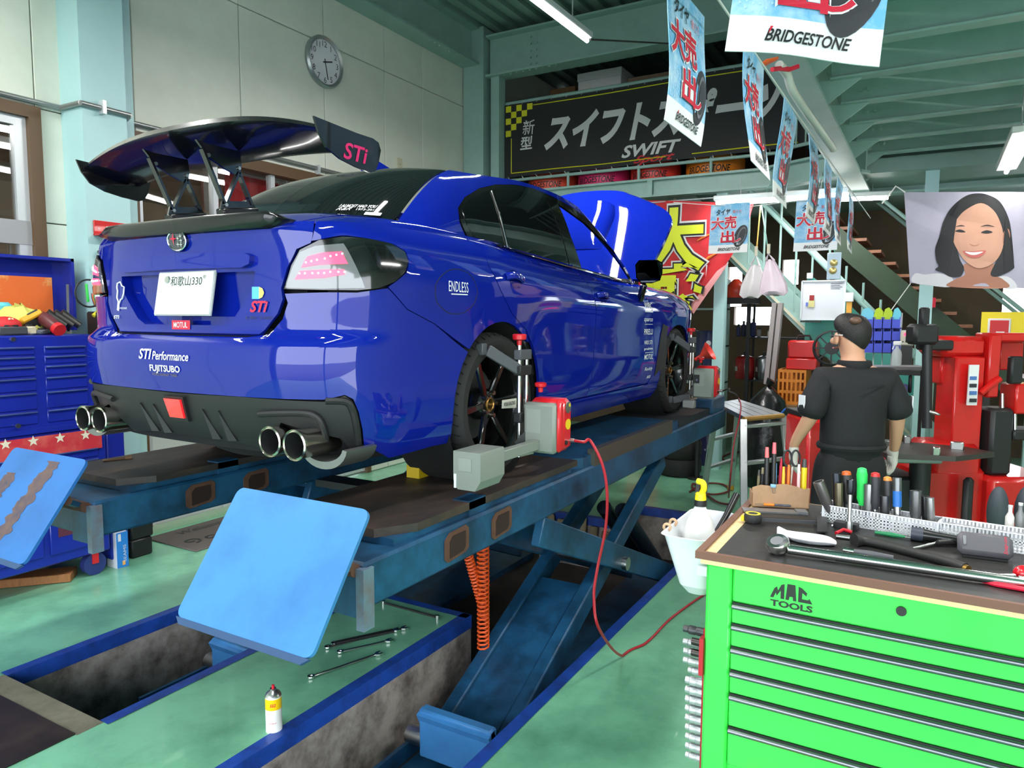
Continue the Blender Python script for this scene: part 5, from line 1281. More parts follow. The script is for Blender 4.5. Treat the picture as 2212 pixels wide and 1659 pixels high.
# ---- second staircase: dark green with wooden treads
gs = mat('stair green', srgb(34, 58, 30), .5, var=.4); wt = mat('tread wood', srgb(150, 96, 66), .5, var=.5, vscale=14)
sb = thing('wooden_stair', 'dark green stair with brown wooden treads behind the teal staircase', 'staircase', (2.6, 6.6, 0))
T0_, T1_ = Vector((4.3, 6.7, .15)), Vector((1.0, 6.7, 3.15))
for dy in (0, .85): MB().bar(T0_+Vector((0, dy, 0)), T1_+Vector((0, dy, 0)), .05, .24).build('stringer', gs, sb)
for k in range(21):
    p = T0_.lerp(T1_, (k+.5)/21); MB().b2((p.x-.14, 6.72, p.z+.13), (p.x+.14, 7.53, p.z+.165)).build('tread', wt, sb)
MB().tube([T0_+Vector((.1, 0, .75)), T1_+Vector((0, 0, .85))], .022, 8).build('handrail', teal, sb)
MB().b2((2.46, 6.6, 1.86), (2.58, 6.665, 1.97)).build('red_mark', flred, sb)
MB().tube([T0_+Vector((.1, .85, .75)), T1_+Vector((0, .85, .85))], .022, 8).build('handrail', teal, sb)
# posts under the mezzanine
for nm, x, y in (('column_rear', 2.49, 5.62), ('column_rear', .47, 5.55), ('column_rear', 3.55, 6.9)):
    struct(MB().b2((x-.06, y-.06, 0), (x+.06, y+.06, 3.2)).build(nm, colb, None, smooth=False))
# ---- whiteboard on the stair side, with teal peg panel
pg = thing('peg_panel', 'teal hanging panel under the staircase behind the whiteboard', 'panel', (1.9, 5.66, .9))
tealp = mat('panel teal', srgb(58, 140, 128), .5)
MB().prism([(1.36, 2.22), (1.36, 1.42), (2.5, .9), (2.5, 1.15), (1.75, 1.92)], (0, 5.68, 0), (1, 0, 0), (0, 0, 1), (0, .012, 0)).build('sheet', tealp, pg, smooth=False)
MB().b2((1.36, 5.66, 2.16), (1.42, 5.68, 2.22)).build('hook', steel, pg)
x0, x1, z0, z1 = pr(1730, 606, 1827, 690, 5.5)
wb = thing('whiteboard', 'small whiteboard with notes hanging on the staircase', 'whiteboard', (x0, 5.5, z0))
MB().b2((x0, 5.49, z0), (x1, 5.505, z1)).build('board_face', mat('board white', srgb(205, 207, 212), .35), wb)
for a, c_ in (((x0, z0), (x1, z0)), ((x0, z1), (x1, z1)), ((x0, z0), (x0, z1)), ((x1, z0), (x1, z1))): MB().bar((a[0], 5.485, a[1]), (c_[0], 5.485, c_[1]), .014, .014).build('frame', alu, wb)
letter('Notice board list', mat('pen grey', srgb(120, 120, 125), .6), wb, plane_fn((x1-.07, 5.487, z1-.04), (1, 0, 0), (0, 0, 1)), w=.10, h=.012); bpy.data.objects.remove(wb.children[-1])
for k in range(4): MB().b2((x1-.14, 5.486, z1-.03-.018*k), (x1-.03-.02*(k % 2), 5.488, z1-.026-.018*k)).build('handwriting', ink, wb)
MB().b2((x0+.07, 5.48, z0+.13), (x0+.13, 5.488, z0+.20)).build('note', mat('note yellow', srgb(200, 190, 130), .6), wb)
MB().b2((x0+.08, 5.478, z0+.20), (x0+.125, 5.488, z0+.255)).build('magnet', mat('magnet red', srgb(150, 30, 30), .5), wb)
MB().b2((x0+.045, 5.48, z0+.14), (x0+.07, 5.488, z0+.18)).build('magnet', mat('magnet blue', srgb(90, 110, 190), .5), wb)
MB().b2((x0, 5.46, z0-.03), (x0+.2, 5.5, z0-.012)).build('pen_tray', ink, wb)
for x in (x0+.1, x1-.1): MB().bar((x, 5.5, z1-.05), (x, 5.74, z1-.02), .02, .02).build('bracket', alu, wb)
x0, x1, z0, z1 = pr(1825, 632, 1845, 652, 5.5); tag(MB().b2((x0, 5.46, z0), (x1, 5.5, z1), .004).build('key_box', mat('box white', srgb(222, 222, 224), .6), None), 'small white switch box beside the whiteboard', 'switch box')
x0, x1, z0, z1 = pr(1828, 652, 1841, 677, 5.5); tag(MB().b2((x0, 5.475, z0), (x1, 5.5, z1+.003), .003).build('tag_card', mat('tag orange', srgb(225, 160, 60), .6), None), 'small orange tag card under the white switch box', 'tag')
# ---- hanging plastic bags
bagm = mat('bag plastic', srgb(232, 226, 228), .35, var=.2, vscale=7, dark=srgb(215, 195, 205), alpha=.93)
def bag(label, top, pts_l, pts_r, Y, cordm, hook, m):
    t = thing('plastic_bag', label, 'plastic bag', AT(*top, Y=Y), 'hanging plastic bags')
    n = len(pts_l); vs = []; seg = 14; b = MB()
    for (la, ra) in zip(pts_l, pts_r):
        A = AT(*la, Y=Y); B_ = AT(*ra, Y=Y); c_ = (A+B_)/2; hw = (B_-A).length/2
        for k in range(seg):
            a = 2*PI*k/seg; vs.append(c_+Vector((hw*math.cos(a), hw*.55*math.sin(a)+.012*math.sin(a*5), .01*math.sin(a*3))))
    fs = [[i*seg+k, i*seg+(k+1) % seg, (i+1)*seg+(k+1) % seg, (i+1)*seg+k] for i in range(n-1) for k in range(seg)]+[[(n-1)*seg+k for k in range(seg)]]
    b.add(vs, fs); b.build('bag_body', m, t)
    T = AT(*top, Y=Y)
    for (px, py) in (pts_l[0], pts_r[0]): MB().tube([AT(px, py, Y=Y), T], [.028, .008], 8, flat=.4).build('bag_handle', m, t)
    MB().cyl(T, AT(*hook, Y=5.1), .006, n=6).build('cord', cordm, t)
    MB().cyl(T+Vector((0, 0, .0)), T+Vector((0, 0, .09)), .016, n=8).build('cord_grip', mat('grip cream', srgb(220, 212, 190), .5), t)
    return t
bag('white plastic carrier bag hanging by a yellow cord', (1633, 552), [(1622, 572), (1612, 590), (1601, 615), (1597, 633), (1605, 641)], [(1641, 575), (1649, 592), (1652, 615), (1648, 638), (1640, 644)], 4.75, mat('cord yellow', srgb(215, 170, 50), .5), (1643, 445), bagm)
bag('pinkish plastic carrier bag hanging by a green cord', (1660, 548), [(1655, 562), (1648, 590), (1642, 615), (1640, 635), (1655, 641)], [(1672, 563), (1688, 585), (1700, 612), (1703, 628), (1695, 634)], 4.42, mat('cord teal', srgb(80, 170, 150), .5), (1645, 445), mat('bag pink', srgb(234, 215, 226), .35, var=.3, vscale=9, dark=srgb(222, 175, 205), alpha=.93))
# hanging foil-and-card pack
x0, x1, z0, z1 = pr(1785, 545, 1818, 604, 4.9)
fp = thing('hanging_pack', 'pale blue card pack with two round golden discs hanging from the flag', 'blister pack', (x0, 4.9, z0))
MB().b2((x0, 4.9, z0), (x1, 4.912, z1), .004).build('card', mat('card pale blue', srgb(185, 205, 220), .5), fp)
for k in (.33, .62): MB().ell((x0+(x1-x0)*(.45+.15*(k-.4)), 4.895, z0+(z1-z0)*k), ((x1-x0)*.28, .02, (x1-x0)*.28)).build('gold_disc', mat('gold foil', srgb(205, 185, 120), .3, .6), fp)
MB().cyl(((x0+x1)/2, 4.905, z1), ((x0+x1)/2, 4.905, z1+.14), .003, n=5).build('cord', mat('cord teal', srgb(80, 170, 150), .5), fp)
# ---- portrait poster
po = thing('portrait_poster', 'large pale cloth poster of a smiling person with a black bob', 'poster', (2.9, 4.5, 1.99))
def pfn(zx, zy, o=0.0):
    """poster coordinates read off an enlarged crop of the photo"""
    px, py = 1780+zx*.229, 380+zy*.229; p = AT(px, py, Y=4.5)
    return Vector((p.x, 4.5-o+.012*math.sin(p.x*6)+.01*math.sin(p.z*5+p.x*3), p.z))
def psh(u, v):
    a = (755+55*(1-v), 1010-860*v); c_ = (2420, 1085-930*v)
    return pfn(a[0]*(1-u)+c_[0]*u, a[1]*(1-u)+c_[1]*u)
MB().sheet(psh, 24, 12, (0, .004, 0)).build('cloth', mat('poster lavender', srgb(170, 166, 184), .7, var=.4, vscale=2, dark=srgb(138, 134, 154)), po)
skin_p = mat('print skin', srgb(196, 148, 126), .7, var=.3, vscale=5, dark=srgb(165, 115, 96)); skin_d = mat('print skin shade', srgb(166, 114, 94), .7); hairp = mat('print hair', srgb(22, 20, 24), .55); whitep = mat('print blouse', srgb(208, 206, 212), .6)
def shape(pts, o, m, nm, sm=True):
    q = smooth2(pts, 5) if sm else pts
    MB().add([pfn(x, y, o) for x, y in q], [list(range(len(q)))]).build(nm, m, po, smooth=False)
shape([(830, 1000), (860, 920), (950, 930), (1080, 920), (1200, 950), (1200, 1045), (1000, 1035)], .003, whitep, 'blouse_print'); shape([(1640, 960), (1730, 950), (1800, 1000), (1815, 1060), (1700, 1058)], .003, whitep, 'blouse_print')
shape([(1180, 1045), (1230, 980), (1330, 930), (1330, 830), (1600, 830), (1580, 930), (1680, 970), (1720, 1058)], .005, skin_d, 'neck_print')
shape([(1440, 168), (1330, 195), (1210, 290), (1130, 420), (1085, 580), (1050, 690), (1060, 800), (1080, 850), (1050, 885), (1120, 915), (1200, 955), (1290, 945), (1320, 870), (1280, 780), (1240, 600), (1260, 420), (1400, 290), (1540, 280), (1640, 420), (1680, 560), (1670, 700), (1610, 830), (1570, 930), (1640, 948), (1780, 880), (1792, 820), (1770, 560), (1740, 400), (1660, 250), (1550, 185)], .007, hairp, 'hair_print')
shape([(1480, 260), (1600, 330), (1665, 450), (1690, 560), (1685, 680), (1630, 790), (1540, 855), (1440, 870), (1340, 810), (1270, 720), (1215, 600), (1215, 490), (1260, 400), (1340, 320)], .009, skin_p, 'face_print')
shape([(1735, 500), (1755, 560), (1735, 650), (1690, 655), (1690, 540)], .010, skin_d, 'ear_print')
for pts in (((1235, 480), (1290, 465), (1330, 475), (1285, 476)), ((1475, 480), (1540, 462), (1610, 482), (1540, 474))): shape(pts, .011, hairp, 'brow_print')
for pts in (((1235, 522), (1285, 506), (1335, 530), (1285, 534)), ((1480, 535), (1535, 514), (1590, 532), (1535, 545))): shape(pts, .011, hairp, 'eye_print')
shape([(1310, 708), (1400, 712), (1525, 705), (1480, 760), (1410, 776), (1345, 752)], .011, mat('print lips', srgb(190, 95, 92), .6), 'mouth_print'); shape([(1330, 716), (1405, 722), (1500, 716), (1440, 744), (1380, 744)], .013, mat('print teeth', srgb(232, 226, 222), .6), 'teeth_print')
shape([(1370, 640), (1420, 655), (1470, 642), (1440, 662), (1395, 662)], .011, skin_d, 'nose_print')
MB().tube([pfn(760, 150), AT(1935, 402, Y=4.45), AT(1905, 440, Y=4.4)], .006, 6).build('cord', mat('cord white', (.75, .75, .72), .6), po)
MB().tube([pfn(815, 1015), AT(1925, 670, Y=4.45)], .004, 5).build('cord', mat('cord white', (.75, .75, .72), .6), po)
# ================================================================ the worker
def skin_mesh(name, verts, edges, rad, m, parent, sub=2, root=0):
    me = bpy.data.meshes.new(name); me.from_pydata(verts, edges, [])
    o = bpy.data.objects.new(name, me); COL.objects.link(o)
    o.modifiers.new('s', 'SKIN'); o.modifiers.new('d', 'SUBSURF').levels = sub; o.modifiers['d'].render_levels = sub; o.modifiers['s'].use_smooth_shade = True
    for i, r in enumerate(rad):
        sv = me.skin_vertices[0].data[i]; sv.radius = r if isinstance(r, tuple) else (r, r); sv.use_root = (i == root)
    dg = bpy.context.evaluated_depsgraph_get(); nm = bpy.data.meshes.new_from_object(o.evaluated_get(dg))
    bpy.data.objects.remove(o); nm.materials.clear(); nm.materials.append(m); nm.shade_smooth()
    r = bpy.data.objects.new(name, nm); COL.objects.link(r)
    if parent is not None: r.parent = parent
    return r
skin = mat('skin', srgb(205, 152, 122), .5); navy = mat('coverall black', srgb(17, 18, 21), .8, bump=.25, bscale=25); glove = mat('work glove', srgb(190, 186, 178), .85, bump=.3, bscale=120)
hair = mat('hair black', srgb(22, 17, 15), .6, bump=.3, bscale=150)
pe_ = thing('person', 'worker in black short-sleeved coveralls and grey gloves seen from behind', 'person', (2.20, 1.65, 0)); pe_.rotation_euler = (0, 0, math.radians(28))
# body: one continuous surface from feet to head with both arms
bv = [(0, 0, .95), (0, -.01, 1.12), (0, -.01, 1.30), (0, -.005, 1.41), (0, .0, 1.475), (-.01, .012, 1.53), (-.015, .02, 1.60), (-.015, .015, 1.685),
      (-.17, -.01, 1.395), (-.235, -.03, 1.19), (-.275, .07, 1.04), (-.285, .10, .98), (.17, -.01, 1.395), (.235, -.03, 1.19), (.275, .06, 1.03), (.28, .09, .97),
      (-.10, 0, .88), (-.11, .0, .50), (-.115, -.02, .09), (-.12, .12, .05), (.10, 0, .88), (.11, .0, .50), (.115, -.02, .09), (.12, .12, .05)]
be = [(0, 1), (1, 2), (2, 3), (3, 4), (4, 5), (5, 6), (6, 7), (3, 8), (8, 9), (9, 10), (10, 11), (3, 12), (12, 13), (13, 14), (14, 15), (0, 16), (16, 17), (17, 18), (18, 19), (0, 20), (20, 21), (21, 22), (22, 23)]
br = [(.14, .10), (.13, .09), (.15, .10), (.10, .08), (.055, .055), (.06, .065), (.078, .095), (.062, .075), .062, .045, .032, .026, .062, .045, .032, .026, .085, .058, .042, .035, .085, .058, .042, .035]
body = skin_mesh('body', bv, be, br, skin, pe_)
cv_ = [(0, 0, .86), (0, -.01, 1.12), (0, -.012, 1.28), (0, -.012, 1.38), (0, -.005, 1.455), (-.165, -.012, 1.39), (-.225, -.028, 1.26), (-.255, -.03, 1.165), (.165, -.012, 1.39), (.225, -.028, 1.26), (.255, -.03, 1.165)]
ce_ = [(0, 1), (1, 2), (2, 3), (3, 4), (3, 5), (5, 6), (6, 7), (3, 8), (8, 9), (9, 10)]
skin_mesh('coverall_top', cv_, ce_, [(.19, .14), (.185, .132), (.195, .135), (.15, .11), (.075, .075), .088, .085, .085, .088, .085, .085], navy, pe_)
tv = [(0, 0, 1.06), (0, 0, .90), (-.105, 0, .82), (-.115, .0, .48), (-.12, -.02, .10), (.105, 0, .82), (.115, .0, .48), (.12, -.02, .10)]
skin_mesh('coverall_trousers', tv, [(0, 1), (1, 2), (2, 3), (3, 4), (1, 5), (5, 6), (6, 7)], [(.165, .12), (.175, .135), .115, .092, .08, .115, .092, .08], navy, pe_)
MB().tube([(.176*math.cos(a), .130*math.sin(a)-.006, 1.02) for a in np.linspace(0, 2*PI, 30)[:-1]], .012, 6, closed=True, flat=1.5).build('waist_band', navy, pe_, local=True)
MB().tube([(.078*math.cos(a)-.003, .078*math.sin(a)-.004, 1.475) for a in np.linspace(0, 2*PI, 24)[:-1]], .014, 6, closed=True, flat=1.8).build('collar', navy, pe_, local=True)
MB().tube([(x, -.148-.02*(1-abs(x)/.16), 1.355+.01*math.cos(x*9)) for x in np.linspace(-.15, .15, 9)], .004, 5).build('yoke_seam', navy, pe_, local=True)
for sx in (-1, 1): MB().box((sx*.298, -.05, 1.27), (.006, .05, .07), (0, 0, sx*-.3)).build('sleeve_patch', mat('patch white', (.7, .7, .72), .6), pe_, local=True)
# gloves: palm and five fingers each
for sx in (-1, 1):
    w_ = Vector((sx*.28, .088, .985)); d = Vector((sx*-.02, .10, -1)).normalized(); s_ = Vector((0, 1, .08)).normalized()
    vs = [w_+d*-.03, w_+d*.02, w_+d*.075]; es = [(0, 1), (1, 2)]; rs = [.030, .030, (.024, .034)]
    for k, (off, ln) in enumerate(((-.030, .055), (-.010, .068), (.011, .072), (.031, .062))):
        i = len(vs); base = w_+d*.088+s_*-off; q = Vector((sx*-.018, 0, 0))
        vs += [base, base+d*ln*.5+q*.5, base+d*ln*.92+q*1.8]; es += [(2, i), (i, i+1), (i+1, i+2)]; rs += [.0125, .0115, .0095]
    i = len(vs); tb = w_+d*.035+s_*.036
    vs += [tb, tb+d*.035+s_*.016, tb+d*.068+s_*.012+Vector((sx*-.012, 0, 0))]; es += [(1, i), (i, i+1), (i+1, i+2)]; rs += [.015, .0125, .0105]
    skin_mesh('glove', [tuple(v) for v in vs], es, rs, glove, pe_, 2, 1)
# head details: hair cap, ear, glasses arm
hb = MB()
def cap(u, v):
    a = u*2*PI; t = v*PI*(.60+.16*max(0, -math.sin(a))); x = .085*math.sin(t)*math.cos(a); y = .102*math.sin(t)*math.sin(a); z = .098*math.cos(t)
    front = max(0, math.sin(a)); z2 = z*(1+.35*max(0, -math.sin(a))*(z < 0))+(.06*front*v); return Vector((-.015+x, .018+y-.005, 1.655+z2))
hb.grid(cap, 28, 12)
HA = math.radians(38); HP = Vector((-.015, .015, 0))
def turn(o):
    o.rotation_euler = (0, 0, HA); o.location = HP-Matrix.Rotation(HA, 3, 'Z') @ HP; return o
turn(hb.build('hair', hair, pe_, local=True))
MB().ell((-.03, -.055, 1.715), (.032, .03, .022)).build('thin_crown', mat('scalp', srgb(96, 68, 54), .5), pe_, local=True)
for sx in (-1, 1): MB().ell((-.015+sx*.082, .022, 1.615), (.012, .024, .034)).build('ear', skin, pe_, local=True); turn(pe_.children[-1])
turn(MB().ell((-.018, .118, 1.60), (.014, .022, .02)).build('nose', skin, pe_, local=True))
turn(MB().tube([(-.1, .02, 1.635), (-.092, .09, 1.632), (-.06, .118, 1.63), (.0, .124, 1.63), (.06, .115, 1.63), (.075, .09, 1.632), (.075, .02, 1.635)], .003, 6).build('glasses', steel, pe_, local=True))
turn(MB().tube([(-.045, .105, 1.562), (-.015, .114, 1.560), (.015, .108, 1.562)], .005, 6).build('mouth', mat('lips', srgb(170, 100, 90), .5), pe_, local=True))
for sx in (-1, 1): turn(MB().ell((-.018+sx*.032, .105, 1.632), (.012, .008, .007)).build('eye', mat('eye dark', (.03, .02, .02), .2), pe_, local=True))
for sx in (-1, 1):
    MB().ell((sx*.12, .07, .05), (.05, .14, .05)).build('shoe', mat('shoe black', (.015, .015, .015), .5), pe_, local=True)
# ================================================================ platform ladder
al = mat('aluminium', srgb(188, 190, 192), .32, .75)
ld = thing('platform_ladder', 'folding aluminium work platform beside the far end of the lift', 'step ladder', (1.1, 3.4, 0))
ZL = .96
A_, B_, C_, D_ = AT(1548, 870, Z=ZL), AT(1596, 862, Z=ZL), AT(1692, 893, Z=ZL), AT(1606, 900, Z=ZL)
for k in range(4):
    a0, a1 = k/4+.01, (k+1)/4-.01
    q = [A_.lerp(B_, a0), A_.lerp(B_, a1), D_.lerp(C_, a1), D_.lerp(C_, a0)]; dn = Vector((0, 0, -.035))
    MB().add(q+[p+dn for p in q], [[0, 1, 2, 3], [4, 5, 6, 7], [0, 1, 5, 4], [1, 2, 6, 5], [2, 3, 7, 6], [3, 0, 4, 7]]).build('platform_slat', al, ld, smooth=False)
axl = ((D_+C_)/2-(A_+B_)/2); axl.z = 0; axl.normalize()
def frame_l(P, Q, out):
    dn = Vector((0, 0, -ZL))+out*.26; P = P+Vector((0, 0, -.02)); Q = Q+Vector((0, 0, -.02)); m_ = (Q-P).normalized()*.06
    f0, f1 = P+dn-m_, Q+dn+m_; f0.z = f1.z = .02
    for a, c_ in ((P, f0), (Q, f1)):
        MB().bar(a, c_, .055, .028, bev=.004).build('leg', al, ld); MB().box(c_+Vector((0, 0, .012)), (.06, .045, .06), None, .006).build('foot', mat('foot yellow', srgb(190, 140, 40), .6), ld)
    for t_ in (.06, .36, .66): MB().bar(P.lerp(f0, t_), Q.lerp(f1, t_), .045, .028, bev=.004).build('rung', al, ld)
frame_l(A_, B_, -axl); frame_l(D_, C_, axl)
MB().tube([C_+Vector((0, 0, -.02)), D_+Vector((0, 0, -.02))], .02, 8).build('end_cap', mat('cap gold', srgb(170, 130, 60), .5, .3), ld)
# ================================================================ machines on the right
mred = mat('machine red', srgb(200, 26, 24), .3, coat=.4, var=.3, vscale=6, dark=srgb(130, 14, 14)); mblk = mat('machine black', (.012, .012, .013), .5); mgrey = mat('machine grey', srgb(110, 112, 116), .45, .2)
tc_ = thing('tyre_changer', 'red tyre changer with a black swing arm beside the worker', 'tyre changer', (2.75, 2.65, 0))
DD = 4.5
def rg(x0, y0, x1, y1, D, dep, m, nm, par, bev=.01):
    """box whose near face fills a picture rectangle at distance D (metres along the view)"""
    a = AT(x0, y1, D=D); c_ = AT(x1, y0, D=D); wv = AT(x1, y1, D=D)-a; wv.z = 0; hw = wv.length/2; hz = abs(c_.z-a.z)/2
    d = wv.normalized(); n_ = Vector((-d.y, d.x, 0)); cc = (a+c_)/2+n_*dep/2
    return MB().box(cc, (2*hw, dep, 2*hz), Matrix((d, n_, Vector((0, 0, 1)))).transposed(), bev).build(nm, m, par)
rg(2058, 770, 2122, 1040, DD, .20, mred, 'column', tc_); rg(2038, 727, 2135, 772, DD-.03, .3, mred, 'column_head', tc_, .03); rg(2032, 770, 2062, 830, DD+.1, .2, mred, 'side_housing', tc_)
rg(2010, 960, 2130, 1060, DD-.02, .34, mred, 'foot_housing', tc_, .05); rg(1985, 1010, 2124, 1330, DD+.02, .55, mred, 'base_cabinet', tc_, .03); rg(1905, 1028, 1990, 1330, DD-.1, .5, mblk, 'front_cabinet', tc_, .02)
rg(1996, 735, 2062, 757, DD-.05, .10, mblk, 'swing_arm', tc_); rg(1976, 700, 2032, 745, DD-.1, .12, mblk, 'arm_head', tc_, .02); rg(1992, 664, 2010, 706, DD-.08, .05, mblk, 'bar_cap', tc_, .01)
MB().cyl(AT(2003, 745, D=DD-.06), AT(2002, 925, D=DD-.06), .028, n=12).build('mount_bar', mblk, tc_)
MB().tube([AT(2000, 880, D=DD-.06), AT(2010, 890, D=DD-.08), AT(2022, 893, D=DD-.1), AT(2030, 896, D=DD-.12)], [.012, .014, .012, .006], 8).build('mount_head', steel, tc_)
tt = AT(1990, 968, D=DD-.15); 
MB().prism([(-.30, -.18), (.05, -.26), (.36, -.12), (.30, .06), (.02, .24), (-.26, .16)], tt, (.866, .5, 0), (-.5, .866, 0), (0, 0, -.03)).build('turntable', mat('table dark steel', srgb(70, 66, 62), .5, .5), tc_, smooth=False)
for a_ in (0, 1.57, 3.14, 4.71): MB().box(tt+Vector((.2*math.cos(a_+.4), .2*math.sin(a_+.4), .02)), (.07, .04, .05), (0, 0, a_), .006).build('jaw', steel, tc_)
MB().cyl(AT(1918, 990, D=DD-.28), AT(2030, 992, D=DD-.28), .028, n=16).build('cylinder', mat('cylinder silver', srgb(160, 160, 162), .3, .6), tc_)
MB().cyl(tt+Vector((0, 0, -.03)), tt+Vector((0, 0, -.3)), .06, n=14).build('spindle', mblk, tc_)
ls = rg(2092, 788, 2113, 876, DD-.07, .01, mat('label white', srgb(215, 215, 215), .5), 'instruction_label', tc_, 0)
for k in range(5): rg(2095, 797+k*16, 2110, 805+k*16, DD-.075, .004, mat('label ink %d' % (k % 2), (srgb(40, 40, 45), srgb(70, 110, 170))[k % 2], .5), 'pictogram', tc_, 0)
rg(2078, 1030, 2100, 1330, DD-.08, .05, mblk, 'bead_breaker', tc_, .02)
MB().b2((2.60, 2.95, 0), (2.86, 3.10, .03)).build('floor_foot', mblk, tc_)
tm = thing('tyre_stand', 'red press frame with black cylinder at the right edge', 'press', (3.1, 2.9, 0)); D2 = 4.45
rg(2136, 722, 2162, 860, D2, .1, mred, 'post', tm); rg(2136, 720, 2290, 738, D2, .14, mred, 'top_beam', tm); rg(2160, 738, 2212, 800, D2+.15, .02, mred, 'back_plate', tm); rg(2195, 830, 2290, 895, D2-.02, .16, mred, 'cylinder_block', tm)
rg(2140, 882, 2190, 1030, D2, .16, mblk, 'black_cover', tm, .02); rg(2190, 930, 2290, 952, D2, .2, mblk, 'bench_arm', tm); rg(2130, 1030, 2290, 1330, D2, .5, mred, 'base', tm, .03); rg(2185, 770, 2212, 830, D2-.05, .05, mblk, 'valve_block', tm)
for x in (2165, 2192): MB().cyl(AT(x, 850, D=D2+.03), AT(x, 940, D=D2+.03), .012, n=10).build('guide_rod', steel, tm)
MB().tube([AT(2118, 850, D=D2), AT(2135, 835, D=D2), AT(2160, 818, D=D2)], .02, 8).build('red_lever', mred, tm)
MB().b2((3.0, 3.2, 0), (3.3, 3.45, .02)).build('floor_foot', mblk, tm)
# rubber roller standing in front
for x, k in ((2155, 0), (2215, 1)): 
    p = AT(x, 1105, D=3.4); t = thing('rubber_roller', ('grey-black rubber roller standing behind the white perforated tray', 'rubber roller cut by the right edge behind the tray')[k], 'roller', (p.x, p.y, 0))
    MB().cyl((p.x, p.y, .02), (p.x, p.y, p.z-.1), .03, n=10).build('stem', mblk, t); MB().ell(p, (.045, .045, .12)).build('pad', mat('roller rubber', srgb(58, 64, 72), .6), t); MB().cyl((p.x, p.y, 0), (p.x, p.y, .03), .06, n=20).build('base', mblk, t)
rm_ = thing('wheel_balancer', 'red machine cabinet half hidden behind the worker', 'wheel balancer', AT(1770, 1000, D=5.0)); rm_.location.z = 0
rg(1738, 905, 1830, 1290, 4.9, .4, mred, 'cabinet', rm_, .02); rg(1742, 895, 1826, 906, 4.9, .38, mblk, 'lid_tray', rm_, .005); rg(1738, 1285, 1760, 1300, 4.95, .3, mblk, 'foot', rm_, 0)
# ---- bench behind the worker with bins, meter and spray bottle
wk = thing('work_table', 'dark steel work table behind the worker carrying the blue bins', 'table', (2.45, 4.1, 0))
MB().b2((1.95, 3.95, 1.27), (3.0, 4.5, 1.31)).build('table_top', mblk, wk)
for x in (1.98, 2.94):
    for y in (3.98, 4.44): MB().b2((x, y, 0), (x+.04, y+.04, 1.27)).build('leg', mblk, wk)
MB().b2((1.98, 3.98, .6), (2.98, 4.46, .63)).build('shelf', mblk, wk)
bb = mat('bin blue', srgb(40, 60, 190), .4)
for r in range(3):
    for c_ in range(4):
        x0, x1, z0, z1 = pr(1868+19.5*c_, 690+26*r, 1868+19.5*c_+18.5, 690+26*r+19, 4.12)
        t = thing('parts_bin', 'blue plastic parts bin, %s row, %s from the worker' % (('top', 'middle', 'bottom')[r], ('first', 'second', 'third', 'fourth')[c_]), 'bin', ((x0+x1)/2, 4.1, z0), 'blue parts bins')
        MB().b2((x0, 4.1, z0), (x1, 4.12, z1)).build('front', bb, t)
        MB().b2((x0, 4.12, z0), (x0+.006, 4.32, z1+.02)).build('side', bb, t); MB().b2((x1-.006, 4.12, z0), (x1, 4.32, z1+.02)).build('side', bb, t)
        MB().b2((x0, 4.12, z0), (x1, 4.32, z0+.006)).build('bottom', bb, t); MB().b2((x0, 4.314, z0), (x1, 4.32, z1+.03)).build('back', bb, t)
bin_rack = thing('bin_rack', 'thin white rack holding the rows of blue bins', 'rack', (2.2, 4.33, 1.31))
for k in range(5):
    x = at(1867+19.7*k, 700, Y=4.12)[0]; MB().b2((x-.004, 4.325, 1.31), (x+.004, 4.335, 1.78)).build('upright', mat('rack white', (.7, .7, .7), .5), bin_rack)
for z in (1.43, 1.53, 1.64): MB().b2((at(1866, 700, Y=4.12)[0], 4.325, z), (at(1947, 700, Y=4.12)[0], 4.335, z+.01)).build('rail', mat('rack white', (.7, .7, .7), .5), bin_rack)
for k, (pa, pb_, cc) in enumerate(((1855, 1888, srgb(120, 200, 220)), (1885, 1908, srgb(185, 210, 50)), (1905, 1928, srgb(180, 205, 55)), (1926, 1946, srgb(110, 200, 215)))):
    x0, x1, z0, z1 = pr(pa, 664, pb_, 690, 4.12)
    t = thing('folded_cloth', '%s folded cloth standing on the top row of blue bins' % ('leftmost pale cyan', 'left lime green', 'right lime green', 'rightmost pale cyan')[k], 'cloth', ((x0+x1)/2, 4.15, z0), 'cloths on the bins')
    MB().prism([(x0, z0), (x1, z0), (x1, z0+.06), (x0+(x1-x0)*.6, z1), (x0+(x1-x0)*.25, z1-.015)], (0, 4.14, 0), (1, 0, 0), (0, 0, 1), (0, .15, 0)).build('cloth_fold', mat('cloth %d' % k, cc, .8), t)
x0, x1, z0, z1 = pr(1944, 714, 1976, 746, 4.0)
mt = thing('digital_meter', 'pale digital meter with red display on the work table', 'meter', (x0, 4.0, z0))
MB().b2((x0, 4.0, z0), (x1, 4.15, z1), .008).build('case', mat('meter cream', srgb(190, 186, 172), .5), mt); MB().b2((x0+.025, 3.996, z1-.045), (x0+.075, 4.001, z1-.02)).build('display', mat('lit display', (.3, 0, .02), .3, emit=(1, .03, .08), estr=2), mt)
for k in range(4): MB().cyl((x0+.02+k*.022, 3.995, z0+.03), (x0+.02+k*.022, 4.0, z0+.03), .006, n=8).build('button', mblk, mt)
MB().b2((x0+.01, 4.01, 1.31), (x1-.01, 4.14, z0)).build('stand', mblk, mt)
p = AT(1936, 790, D=5.35); sbm = mat('bottle clear', srgb(200, 205, 205), .1, alpha=.6)
sb_ = thing('spray_bottle', 'clear spray bottle with white trigger to the right of the worker', 'spray bottle', (p.x, p.y, p.z))
